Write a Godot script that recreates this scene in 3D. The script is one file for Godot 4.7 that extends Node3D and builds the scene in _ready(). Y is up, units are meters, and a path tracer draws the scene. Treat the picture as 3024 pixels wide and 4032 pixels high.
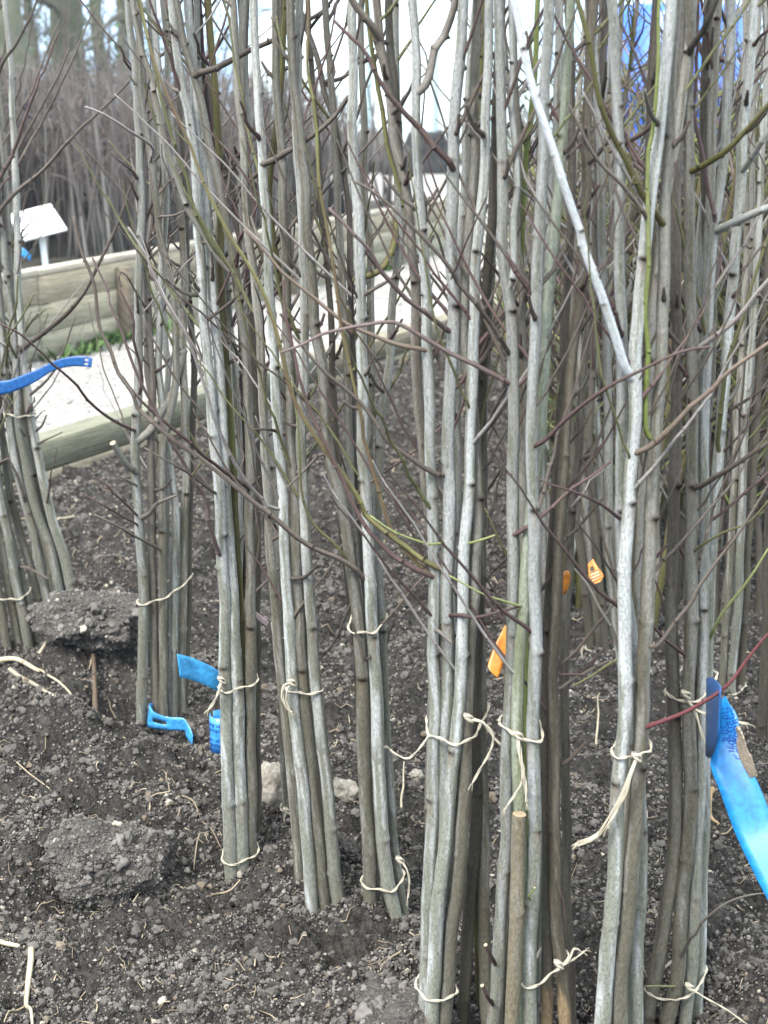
extends Node3D
# Bundles of young fruit trees heeled into dark soil, a wooden edging and a gravel path behind.
# Metres, y up; the camera stands at the origin 1 m above the soil and looks along -z.

var taken := {}
var rng := RandomNumberGenerator.new()
var fine := FastNoiseLite.new()
var clod_big := FastNoiseLite.new()
var clod_mid := FastNoiseLite.new()
var clod_small := FastNoiseLite.new()
var swell := FastNoiseLite.new()
var M := {}

# ------------------------------------------------------------------ data (world coordinates)
const SAPLINGS := [
	["grey-brown sapling, leftmost in the bundle cut off by the left picture edge","saplings of the bundle cut off by the left picture edge","greybrown",0.0092,0.0044,2886,[-0.7094,-0.1,-2.74,-0.7176,0.0006,-2.74,-0.7257,0.0999,-2.74,-0.7365,0.2246,-2.7399,-0.7447,0.3466,-2.7396,-0.7656,0.5322,-2.7341,-0.7838,0.7182,-2.7365,-0.8056,0.9037,-2.7309],[["twig",0.003,0.0012,[-0.7656,0.5322,-2.7341,-0.7205,0.6445,-2.684,-0.6753,0.7768,-2.634],false],["twig",0.003,0.0012,[-0.7747,0.6252,-2.7353,-0.8111,0.6904,-2.7496,-0.8475,0.7756,-2.7639],false]],false,-9],
	["grey-brown sapling, second from left in the bundle cut off by the left picture edge","saplings of the bundle cut off by the left picture edge","greybrown",0.0093,0.0044,2899,[-0.6902,-0.1,-2.7598,-0.7006,-0.0015,-2.76,-0.7143,0.1287,-2.7603,-0.729,0.273,-2.7612,-0.7389,0.4135,-2.7627,-0.7532,0.592,-2.7739,-0.7681,0.7702,-2.7887,-0.7765,0.9493,-2.7951],[["twig",0.003,0.0012,[-0.7532,0.592,-2.7739,-0.8103,0.6993,-2.744,-0.8673,0.8267,-2.7141],false],["twig",0.003,0.0012,[-0.7606,0.6811,-2.7813,-0.7261,0.7792,-2.829,-0.6916,0.8972,-2.8766],false]],false,-9],
	["grey sapling, rightmost in the bundle cut off by the left picture edge","saplings of the bundle cut off by the left picture edge","grey",0.0097,0.0044,2912,[-0.6627,-0.1,-2.7398,-0.6774,0.0083,-2.74,-0.6947,0.135,-2.7402,-0.7119,0.2782,-2.7411,-0.7242,0.4178,-2.7426,-0.7299,0.5738,-2.7436,-0.7437,0.7292,-2.7409,-0.7557,0.8848,-2.7385],[["twig",0.003,0.0012,[-0.7299,0.5738,-2.7436,-0.7575,0.6336,-2.7207,-0.7851,0.7133,-2.6978],false],["twig",0.003,0.0012,[-0.7368,0.6515,-2.7423,-0.7077,0.7397,-2.7865,-0.6786,0.848,-2.8307],false]],false,-9],
	["grey-brown sapling, third from left in the bundle cut off by the left picture edge","saplings of the bundle cut off by the left picture edge","greybrown",0.0093,0.0044,2925,[-0.6493,-0.1,-2.7597,-0.6661,0.0037,-2.76,-0.6857,0.1236,-2.7603,-0.7075,0.2384,-2.7613,-0.7202,0.3556,-2.7629,-0.7334,0.508,-2.7661,-0.7419,0.6331,-2.7744,-0.7505,0.7581,-2.783,-0.7563,0.8835,-2.7864],[["twig",0.0038,0.0024,[-0.6904,0.1488,-2.7605,-0.6865,0.1564,-2.7519,-0.6642,0.1558,-2.7376,-0.6293,0.1393,-2.7265],false],["twig",0.003,0.0012,[-0.7419,0.6331,-2.7744,-0.7738,0.7046,-2.8031,-0.8057,0.7961,-2.8318],false],["twig",0.003,0.0012,[-0.7462,0.6956,-2.7787,-0.7667,0.7704,-2.8186,-0.7873,0.8652,-2.8585],false]],false,-9],
	["grey-brown sapling, leftmost in the leaning bundle behind the dark blue ribbon","saplings of the leaning bundle behind the dark blue ribbon","greybrown",0.0088,0.0038,2899,[-0.6324,-0.1,-2.7798,-0.6499,0.0042,-2.78,-0.6742,0.1487,-2.7803,-0.7018,0.2811,-2.7812,-0.712,0.4103,-2.7826,-0.7174,0.5755,-2.7854,-0.7209,0.7822,-2.7903,-0.7261,0.961,-2.8038,-0.7322,1.1396,-2.8207,-0.7322,1.3188,-2.8292],[["twig",0.003,0.0012,[-0.7261,0.961,-2.8038,-0.7831,1.0684,-2.7739,-0.8402,1.1957,-2.744],false],["twig",0.003,0.0012,[-0.7291,1.0503,-2.8122,-0.6946,1.1484,-2.8599,-0.6601,1.2664,-2.9075],false]],false,-9],
	["grey sapling, second from left in the leaning bundle behind the dark blue ribbon","saplings of the leaning bundle behind the dark blue ribbon","grey",0.0097,0.0037,2912,[-0.6176,-0.1,-2.7598,-0.6317,0.0104,-2.76,-0.6501,0.1548,-2.7603,-0.6735,0.2862,-2.7611,-0.6909,0.4145,-2.7625,-0.694,0.5646,-2.7649,-0.6957,0.698,-2.7677,-0.6941,0.9166,-2.7739,-0.6856,1.0724,-2.7776,-0.6858,1.2285,-2.7774,-0.6847,1.3846,-2.7774],[["twig",0.0046,0.0017,[-0.6954,0.7388,-2.7687,-0.6764,0.8182,-2.73,-0.5804,0.8978,-2.6917,-0.5244,0.9533,-2.6753,-0.4914,0.9797,-2.6695,-0.4598,1.0055,-2.666,-0.4282,1.0373,-2.6647],false],["redtwig",0.0041,0.0015,[-0.6949,0.8017,-2.7704,-0.6764,0.8658,-2.7336,-0.6363,0.9316,-2.7037,-0.5978,1.0043,-2.6804,-0.5696,1.0591,-2.67,-0.5418,1.1157,-2.6664],false],["twig",0.0036,0.0017,[-0.6881,0.982,-2.7761,-0.6579,1.0573,-2.7181,-0.6241,1.0948,-2.6953,-0.6023,1.1246,-2.683,-0.5756,1.1669,-2.6735,-0.562,1.1909,-2.6721],false],["greentwig",0.003,0.0016,[-0.6933,0.5319,-2.7643,-0.6768,0.5935,-2.7276,-0.6558,0.6415,-2.7095,-0.645,0.7076,-2.7003],false],["twig",0.0031,0.0019,[-0.6676,0.2533,-2.7609,-0.6822,0.3628,-2.7279,-0.7052,0.364,-2.7269],false],["twig",0.003,0.0012,[-0.6856,1.0724,-2.7776,-0.7132,1.1322,-2.7547,-0.7408,1.212,-2.7318],false],["twig",0.003,0.0012,[-0.6857,1.1505,-2.7775,-0.6566,1.2387,-2.8217,-0.6275,1.347,-2.8659],false]],false,-9],
	["grey sapling, third from left in the leaning bundle behind the dark blue ribbon","saplings of the leaning bundle behind the dark blue ribbon","grey",0.0102,0.0037,2925,[-0.6045,-0.1,-2.7498,-0.6124,0.014,-2.75,-0.6223,0.1579,-2.7503,-0.6521,0.2888,-2.7511,-0.6696,0.4167,-2.7523,-0.6701,0.5662,-2.7545,-0.6778,0.7173,-2.7575,-0.6859,0.8732,-2.7615,-0.6902,0.9984,-2.7704,-0.6948,1.1236,-2.7795,-0.6968,1.2491,-2.7835],[["twig",0.0051,0.0019,[-0.6701,0.5607,-2.7544,-0.5452,0.6546,-2.6678,-0.4833,0.7433,-2.6259,-0.4524,0.7984,-2.6099,-0.433,0.843,-2.6027,-0.416,0.8847,-2.6004],false],["twig",0.0041,0.0016,[-0.6822,0.8024,-2.7596,-0.6793,0.8726,-2.7751,-0.6542,0.9163,-2.786,-0.6287,0.9583,-2.7943,-0.5815,1.0392,-2.8039,-0.5551,1.0935,-2.8056],false],["redtwig",0.0027,0.0013,[-0.6799,0.7578,-2.7585,-0.6804,0.8471,-2.7545,-0.656,0.8779,-2.7545,-0.6406,0.8954,-2.7545],false],["greentwig",0.0028,0.0013,[-0.67,0.5476,-2.7542,-0.6671,0.5965,-2.707,-0.6352,0.6411,-2.6785,-0.611,0.6787,-2.6702],false],["twig",0.003,0.0012,[-0.6902,0.9984,-2.7704,-0.7221,1.0699,-2.7991,-0.754,1.1614,-2.8277],false],["twig",0.003,0.0012,[-0.6925,1.061,-2.775,-0.7131,1.1358,-2.8149,-0.7336,1.2306,-2.8548],false]],false,-9],
	["grey-brown sapling, fourth from left in the leaning bundle behind the dark blue ribbon","saplings of the leaning bundle behind the dark blue ribbon","greybrown",0.0088,0.0038,2938,[-0.5905,-0.1,-2.7801,-0.6025,0.0094,-2.78,-0.6179,0.1488,-2.7799,-0.6469,0.2815,-2.7796,-0.6645,0.4003,-2.7793,-0.6693,0.5058,-2.7788,-0.6739,0.6092,-2.7782,-0.6759,0.6924,-2.7776,-0.6764,0.7832,-2.7769,-0.6783,0.92,-2.7727,-0.6826,1.0566,-2.7667,-0.6807,1.1928,-2.7532],[["greentwig",0.0028,0.0016,[-0.6714,0.5531,-2.7785,-0.6465,0.6057,-2.7383,-0.6196,0.6302,-2.7265,-0.6046,0.645,-2.7245],false],["twig",0.0026,0.0014,[-0.6722,0.5718,-2.7784,-0.6407,0.6108,-2.7346,-0.6196,0.6373,-2.7244],false],["twig",0.003,0.0012,[-0.6783,0.92,-2.7727,-0.6266,1.0219,-2.8053,-0.5749,1.1438,-2.8379],false],["twig",0.003,0.0012,[-0.6804,0.9883,-2.7697,-0.687,1.0752,-2.8214,-0.6935,1.1821,-2.8731],false]],false,-9],
	["grey sapling, rightmost in the leaning bundle behind the dark blue ribbon","saplings of the leaning bundle behind the dark blue ribbon","grey",0.0102,0.004,2951,[-0.5627,-0.1,-2.7603,-0.5822,0.0243,-2.76,-0.6028,0.155,-2.7597,-0.6316,0.2868,-2.7588,-0.6483,0.4156,-2.7573,-0.6557,0.5193,-2.7556,-0.6566,0.6034,-2.7539,-0.6568,0.6952,-2.7517,-0.6479,0.8907,-2.7483,-0.6435,1.0858,-2.7342,-0.6479,1.2808,-2.7195],[["twig",0.003,0.0011,[-0.653,0.4815,-2.7563,-0.608,0.5195,-2.728,-0.577,0.5638,-2.7118,-0.5621,0.6014,-2.7045,-0.5472,0.6353,-2.7023],false],["twig",0.0028,0.0012,[-0.6451,0.3906,-2.7577,-0.6138,0.4072,-2.7253,-0.585,0.4239,-2.7137],false],["twig",0.0024,0.0009,[-0.6287,0.2735,-2.7589,-0.6096,0.3529,-2.7129,-0.5939,0.3975,-2.7049],false],["twig",0.003,0.0012,[-0.6479,0.8907,-2.7483,-0.5741,1.0176,-2.7667,-0.5002,1.1645,-2.7852],false],["twig",0.003,0.0012,[-0.6457,0.9882,-2.7412,-0.663,1.0418,-2.7683,-0.6803,1.1154,-2.7954],false]],false,-9],
	["grey-brown rear sapling half hidden in the leaning bundle behind the dark blue ribbon","saplings of the leaning bundle behind the dark blue ribbon","greybrown",0.008,0.003,3198,[-0.6146,-0.1,-2.8195,-0.6282,0.0046,-2.82,-0.6472,0.1517,-2.8207,-0.6703,0.2854,-2.8226,-0.684,0.4158,-2.8256,-0.6899,0.5685,-2.8309,-0.6907,0.7045,-2.8372,-0.6905,0.9278,-2.851,-0.6938,1.0781,-2.8518,-0.6905,1.2284,-2.8471,-0.6791,1.3778,-2.8347],[["twig",0.003,0.0012,[-0.6938,1.0781,-2.8518,-0.7308,1.1473,-2.833,-0.7679,1.2365,-2.8142],false],["twig",0.003,0.0012,[-0.6921,1.1533,-2.8494,-0.6483,1.2277,-2.8582,-0.6045,1.3222,-2.8669],false]],false,-9],
	["dark rear sapling half hidden in the leaning bundle behind the dark blue ribbon","saplings of the leaning bundle behind the dark blue ribbon","dark",0.0072,0.003,3211,[-0.6189,-0.1,-2.8374,-0.6338,0.0046,-2.838,-0.6538,0.1463,-2.8388,-0.6834,0.2807,-2.8413,-0.7049,0.401,-2.8449,-0.7075,0.5078,-2.8493,-0.7195,0.6128,-2.8548,-0.7194,0.6974,-2.8601,-0.7268,0.7901,-2.8669,-0.7431,0.9793,-2.881,-0.7551,1.1682,-2.9016,-0.7711,1.3566,-2.9244],[["twig",0.003,0.0012,[-0.7431,0.9793,-2.881,-0.716,1.0468,-2.9111,-0.6889,1.1343,-2.9412],false],["twig",0.003,0.0012,[-0.7491,1.0738,-2.8913,-0.731,1.1373,-2.9249,-0.713,1.2207,-2.9584],false]],false,-9],
	["grey sapling, leftmost in the bundle standing in the slotted blue tag","saplings of the bundle standing in the slotted blue tag","grey",0.0097,0.0027,2912,[-0.4116,-0.1,-2.3599,-0.4041,0.0093,-2.36,-0.3968,0.1148,-2.3601,-0.3925,0.191,-2.3604,-0.3915,0.2771,-2.3609,-0.393,0.3617,-2.3615,-0.3931,0.4721,-2.3627,-0.386,0.5795,-2.3642,-0.383,0.6672,-2.3657,-0.3794,0.7378,-2.3671,-0.3745,0.7959,-2.3684,-0.3712,0.8418,-2.3695,-0.3725,0.9212,-2.3716,-0.3738,1.0398,-2.3752,-0.3811,1.1485,-2.379,-0.3836,1.3045,-2.3836,-0.3944,1.4602,-2.3844,-0.4036,1.616,-2.3853],[["redtwig",0.0028,0.0012,[-0.3913,0.4984,-2.363,-0.4223,0.5399,-2.2788,-0.4429,0.5828,-2.2199,-0.4619,0.6246,-2.173,-0.4837,0.6582,-2.1406,-0.5075,0.6913,-2.1188,-0.533,0.7056,-2.1107,-0.5534,0.7097,-2.109],false],["greybrown",0.0053,0.0047,[-0.393,0.4316,-2.3622,-0.4026,0.4537,-2.3246,-0.4184,0.4945,-2.2982],true],["greybrown",0.0068,0.0048,[-0.3924,0.482,-2.3628,-0.3692,0.5005,-2.3723,-0.3432,0.5432,-2.3888,-0.3279,0.582,-2.3963,-0.3147,0.6222,-2.3988],false],["brown",0.0045,0.002,[-0.3929,0.355,-2.3615,-0.3729,0.3704,-2.3435,-0.3609,0.3873,-2.3347,-0.3267,0.4037,-2.3275],false],["redtwig",0.0022,0.0014,[-0.3929,0.3571,-2.3615,-0.4026,0.3923,-2.3081,-0.4184,0.4264,-2.2705,-0.4417,0.4508,-2.2575],false],["redtwig",0.002,0.0012,[-0.3927,0.3444,-2.3614,-0.4106,0.3767,-2.3046,-0.4346,0.4047,-2.2684,-0.4608,0.4245,-2.2574],false],["twig",0.002,0.0012,[-0.393,0.4095,-2.362,-0.4028,0.4304,-2.3196,-0.417,0.4414,-2.308],false],["redtwig",0.0028,0.0015,[-0.3876,0.5553,-2.3638,-0.3774,0.5875,-2.3418,-0.3819,0.6541,-2.3131,-0.3827,0.6906,-2.3039,-0.3875,0.7047,-2.3016,-0.3971,0.7312,-2.2998],false],["twig",0.003,0.0012,[-0.3836,1.3045,-2.3836,-0.4112,1.3643,-2.3607,-0.4388,1.4441,-2.3378],false],["twig",0.003,0.0012,[-0.389,1.3824,-2.384,-0.3599,1.4706,-2.4283,-0.3308,1.5788,-2.4725],false]],false,-9],
	["brown sapling, second from left in the bundle standing in the slotted blue tag","saplings of the bundle standing in the slotted blue tag","brown",0.0085,0.0029,2925,[-0.385,-0.1,-2.3748,-0.3826,0.0075,-2.375,-0.3804,0.1092,-2.3752,-0.3783,0.1858,-2.3756,-0.3767,0.2724,-2.3763,-0.3743,0.3575,-2.3774,-0.371,0.4684,-2.3792,-0.3655,0.5764,-2.3815,-0.3671,0.622,-2.3827,-0.368,0.7082,-2.3852,-0.3706,0.793,-2.388,-0.3704,0.8765,-2.3912,-0.3719,0.9224,-2.3932,-0.3725,1.0172,-2.3976,-0.3772,1.0841,-2.401,-0.3848,1.1501,-2.4047,-0.3968,1.2745,-2.4171,-0.4088,1.3989,-2.4296,-0.4179,1.524,-2.4369],[["twig",0.0018,0.001,[-0.3677,0.6806,-2.3843,-0.3914,0.7491,-2.3351,-0.4025,0.7494,-2.3322,-0.3992,0.7304,-2.3303],false],["redtwig",0.0023,0.0013,[-0.3706,0.8826,-2.3915,-0.375,0.895,-2.3686,-0.3865,0.9108,-2.3485,-0.4089,0.9298,-2.3375],false],["redtwig",0.0025,0.0015,[-0.3704,0.8443,-2.39,-0.3749,0.8571,-2.3698,-0.3806,0.8808,-2.3513,-0.3904,0.8998,-2.346],false],["twig",0.003,0.0012,[-0.3968,1.2745,-2.4171,-0.4287,1.346,-2.4458,-0.4607,1.4375,-2.4744],false],["twig",0.003,0.0012,[-0.4028,1.3367,-2.4234,-0.4234,1.4116,-2.4633,-0.444,1.5064,-2.5032],false]],false,-9],
	["grey-brown sapling, third from left in the bundle standing in the slotted blue tag","saplings of the bundle standing in the slotted blue tag","greybrown",0.0081,0.0027,2938,[-0.3711,-0.1,-2.3701,-0.3679,0.0073,-2.37,-0.3649,0.1111,-2.3699,-0.3624,0.1878,-2.3696,-0.3599,0.2746,-2.3692,-0.3582,0.3598,-2.3686,-0.3522,0.471,-2.3675,-0.3272,0.5792,-2.3661,-0.3257,0.682,-2.3644,-0.3301,0.7531,-2.3631,-0.3424,0.7953,-2.3622,-0.3454,0.8348,-2.3613,-0.35,0.8916,-2.36,-0.354,0.9235,-2.3592,-0.363,1.003,-2.357,-0.3627,1.1469,-2.3523,-0.3636,1.2835,-2.345,-0.367,1.42,-2.3359,-0.3643,1.5558,-2.3195],[["twig",0.0027,0.0016,[-0.3594,0.2996,-2.369,-0.3693,0.3187,-2.3329,-0.398,0.3612,-2.2717,-0.4422,0.3932,-2.245],false],["silvertwig",0.0029,0.0016,[-0.3528,0.9142,-2.3594,-0.3448,0.9373,-2.3314,-0.3756,0.9635,-2.2959,-0.4086,0.9852,-2.2783,-0.4314,0.9952,-2.2754],false],["twig",0.0021,0.0015,[-0.3452,0.831,-2.3614,-0.3186,0.8366,-2.335,-0.2963,0.8461,-2.3274],false],["twig",0.003,0.0012,[-0.3636,1.2835,-2.345,-0.3119,1.3854,-2.3776,-0.2602,1.5073,-2.4102],false],["twig",0.003,0.0012,[-0.3653,1.3517,-2.3405,-0.3719,1.4386,-2.3922,-0.3784,1.5455,-2.4439],false]],false,-9],
	["grey sapling, rightmost in the bundle standing in the slotted blue tag","saplings of the bundle standing in the slotted blue tag","grey",0.0077,0.0027,2951,[-0.3575,-0.1,-2.3901,-0.3543,-0.001,-2.39,-0.351,0.1036,-2.3899,-0.349,0.181,-2.3897,-0.3446,0.2685,-2.3892,-0.339,0.3544,-2.3887,-0.3471,0.4665,-2.3876,-0.355,0.5756,-2.3863,-0.355,0.6162,-2.3857,-0.3498,0.6941,-2.3845,-0.3446,0.7654,-2.3832,-0.3375,0.814,-2.3822,-0.333,0.8678,-2.381,-0.3361,0.9435,-2.3792,-0.339,1.0581,-2.376,-0.3396,1.1482,-2.3732,-0.3316,1.3436,-2.3684,-0.328,1.5386,-2.3531,-0.3331,1.7336,-2.3372],[["twig",0.003,0.0012,[-0.3316,1.3436,-2.3684,-0.2577,1.4705,-2.3869,-0.1838,1.6174,-2.4054],false],["twig",0.003,0.0012,[-0.3298,1.4411,-2.3608,-0.3471,1.4947,-2.3879,-0.3644,1.5682,-2.4149],false]],false,-9],
	["grey-brown rear sapling half hidden in the bundle standing in the slotted blue tag","saplings of the bundle standing in the slotted blue tag","greybrown",0.0086,0.0027,2964,[-0.3468,-0.1,-2.405,-0.3432,-0.0073,-2.405,-0.3392,0.098,-2.405,-0.3356,0.1758,-2.4049,-0.3309,0.2637,-2.4047,-0.3263,0.3501,-2.4045,-0.3187,0.4628,-2.4042,-0.3203,0.5725,-2.4037,-0.3202,0.6215,-2.4035,-0.314,0.706,-2.403,-0.3154,0.793,-2.4024,-0.3178,0.8897,-2.4017,-0.3257,0.9732,-2.401,-0.3283,1.0771,-2.4,-0.3312,1.1498,-2.3992,-0.3395,1.3135,-2.4025,-0.3537,1.4768,-2.4024,-0.3593,1.6406,-2.4023],[["twig",0.003,0.0012,[-0.3395,1.3135,-2.4025,-0.3289,1.4038,-2.4557,-0.3182,1.5142,-2.5088],false],["twig",0.003,0.0012,[-0.3466,1.3951,-2.4024,-0.2858,1.5019,-2.4226,-0.2249,1.6288,-2.4428],false]],false,-9],
	["dark rear sapling half hidden in the bundle standing in the slotted blue tag","saplings of the bundle standing in the slotted blue tag","dark",0.0074,0.0026,2977,[-0.343,-0.1,-2.4197,-0.3384,0.0003,-2.42,-0.3306,0.1704,-2.4205,-0.3207,0.3454,-2.422,-0.311,0.4585,-2.4236,-0.3044,0.5686,-2.4256,-0.3085,0.6504,-2.4275,-0.3129,0.7309,-2.4296,-0.3114,0.8493,-2.4333,-0.3187,1.0031,-2.4391,-0.3299,1.1527,-2.446,-0.3323,1.2732,-2.4583,-0.3335,1.3941,-2.4661,-0.3368,1.5146,-2.4776],[["twig",0.003,0.0012,[-0.3323,1.2732,-2.4583,-0.2877,1.3534,-2.4764,-0.2431,1.4536,-2.4945],false],["twig",0.003,0.0012,[-0.3329,1.3336,-2.4622,-0.36,1.3898,-2.4822,-0.3871,1.4659,-2.5023],false]],false,-9],
	["grey rear sapling half hidden in the bundle standing in the slotted blue tag","saplings of the bundle standing in the slotted blue tag","grey",0.007,0.0024,3211,[-0.3712,-0.1,-2.4296,-0.3717,-0.0015,-2.43,-0.3722,0.1022,-2.4304,-0.3652,0.1802,-2.4312,-0.3634,0.2684,-2.4327,-0.3612,0.355,-2.4348,-0.3593,0.4679,-2.4386,-0.3493,0.5779,-2.4434,-0.3534,0.6243,-2.4458,-0.3539,0.7124,-2.451,-0.3551,0.7991,-2.4568,-0.3531,0.8845,-2.4634,-0.3566,0.9317,-2.4674,-0.3554,1.0293,-2.4764,-0.3616,1.0983,-2.4835,-0.3673,1.1667,-2.4898,-0.3844,1.3555,-2.5074,-0.3971,1.5439,-2.5313,-0.4139,1.7318,-2.5571],[["twig",0.003,0.0012,[-0.3844,1.3555,-2.5074,-0.3573,1.4229,-2.5375,-0.3302,1.5104,-2.5676],false],["twig",0.003,0.0012,[-0.3907,1.4497,-2.5193,-0.3727,1.5132,-2.5529,-0.3546,1.5967,-2.5864],false]],false,-9],
	["brown rear sapling half hidden in the bundle standing in the slotted blue tag","saplings of the bundle standing in the slotted blue tag","brown",0.0063,0.0022,3224,[-0.3791,-0.1,-2.4479,-0.3788,-0.0112,-2.448,-0.3785,0.0956,-2.4481,-0.3744,0.1745,-2.4482,-0.3704,0.2637,-2.4485,-0.3665,0.3513,-2.4488,-0.3752,0.4655,-2.4495,-0.3849,0.5767,-2.4503,-0.3848,0.6182,-2.4506,-0.3832,0.6977,-2.4514,-0.3782,0.7707,-2.4522,-0.3687,0.8205,-2.4528,-0.3673,0.8756,-2.4535,-0.3683,0.9533,-2.4546,-0.3733,1.0714,-2.4565,-0.3776,1.1645,-2.458,-0.3915,1.3589,-2.4599,-0.4155,1.552,-2.4706,-0.4342,1.746,-2.4732],[["twig",0.003,0.0012,[-0.3915,1.3589,-2.4599,-0.4133,1.4247,-2.4928,-0.4351,1.5106,-2.5258],false],["twig",0.003,0.0012,[-0.4035,1.4555,-2.4652,-0.3854,1.5451,-2.5159,-0.3673,1.6548,-2.5666],false]],false,-9],
	["silver-grey sapling, leftmost in the bundle with the curled printed blue tag","saplings of the bundle with the curled printed blue tag","silver",0.0094,0.0028,2899,[-0.2115,-0.1,-1.8879,-0.2105,0.0062,-1.888,-0.2092,0.1469,-1.8881,-0.209,0.22,-1.8883,-0.2085,0.3527,-1.8887,-0.2107,0.4893,-1.8895,-0.2154,0.5777,-1.8901,-0.2197,0.6637,-1.8908,-0.2225,0.7229,-1.8914,-0.2259,0.7686,-1.8919,-0.2264,0.8137,-1.8924,-0.2285,0.847,-1.8928,-0.2292,0.907,-1.8937,-0.231,0.9494,-1.8943,-0.2358,0.9924,-1.8949,-0.2418,1.0136,-1.8953,-0.2482,1.0768,-1.8964,-0.2523,1.1184,-1.8971,-0.271,1.2964,-1.9096,-0.2901,1.4741,-1.9256,-0.3028,1.653,-1.9331],[["twig",0.002,0.0011,[-0.2122,0.5166,-1.8896,-0.2213,0.5315,-1.8609,-0.2509,0.5727,-1.8049,-0.2698,0.5888,-1.7898,-0.287,0.601,-1.7856],false],["pink",0.003,0.0012,[-0.2098,0.4312,-1.8891,-0.2139,0.4523,-1.8754,-0.222,0.5134,-1.8481,-0.2354,0.5548,-1.83,-0.2611,0.6131,-1.8063,-0.291,0.6871,-1.7833,-0.3066,0.7448,-1.7719,-0.318,0.777,-1.7677,-0.3344,0.8294,-1.7651],false],["twig",0.003,0.0012,[-0.271,1.2964,-1.9096,-0.3281,1.4038,-1.8797,-0.3851,1.5311,-1.8498],false],["twig",0.003,0.0012,[-0.2806,1.3853,-1.9176,-0.246,1.4834,-1.9652,-0.2115,1.6014,-2.0128],false]],false,-9],
	["silver-grey sapling, second from left in the bundle with the curled printed blue tag","saplings of the bundle with the curled printed blue tag","silver",0.0104,0.0028,2912,[-0.1956,-0.1,-1.8948,-0.1956,0.0025,-1.895,-0.1957,0.1437,-1.8953,-0.1964,0.2531,-1.8959,-0.1974,0.3499,-1.8967,-0.2016,0.4869,-1.8984,-0.2046,0.5755,-1.8999,-0.2072,0.6618,-1.9016,-0.2102,0.7323,-1.9033,-0.2131,0.7671,-1.9042,-0.2151,0.8202,-1.9056,-0.2189,0.8666,-1.907,-0.2232,0.9054,-1.9082,-0.226,0.9489,-1.9097,-0.2298,1.0025,-1.9117,-0.2326,1.0673,-1.9142,-0.2363,1.1196,-1.9165,-0.2394,1.2756,-1.9223,-0.2508,1.4312,-1.9242,-0.2605,1.587,-1.9261],[["twig",0.003,0.0012,[-0.2394,1.2756,-1.9223,-0.267,1.3354,-1.8994,-0.2946,1.4152,-1.8765],false],["twig",0.003,0.0012,[-0.2451,1.3534,-1.9232,-0.216,1.4416,-1.9674,-0.1869,1.5499,-2.0117],false]],false,-9],
	["olive-green sapling, third from left in the bundle with the curled printed blue tag","saplings of the bundle with the curled printed blue tag","olive",0.0084,0.0029,2925,[-0.1943,-0.1,-1.9116,-0.1929,0.0032,-1.912,-0.1907,0.1731,-1.9126,-0.1899,0.2823,-1.9137,-0.1908,0.3438,-1.9145,-0.194,0.4818,-1.9172,-0.1965,0.5711,-1.9194,-0.1997,0.6581,-1.9221,-0.2022,0.7293,-1.9247,-0.203,0.778,-1.9266,-0.2046,0.8338,-1.929,-0.2041,0.9113,-1.9328,-0.2056,0.9723,-1.936,-0.2077,1.0175,-1.9386,-0.2104,1.0772,-1.9423,-0.2125,1.1214,-1.9452,-0.2163,1.2462,-1.9588,-0.2204,1.371,-1.9725,-0.2218,1.4963,-1.9808],[["twig",0.003,0.0012,[-0.2163,1.2462,-1.9588,-0.2482,1.3177,-1.9875,-0.2801,1.4092,-2.0161],false],["twig",0.003,0.0012,[-0.2183,1.3086,-1.9657,-0.2389,1.3835,-2.0056,-0.2594,1.4783,-2.0455],false]],false,-9],
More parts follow.
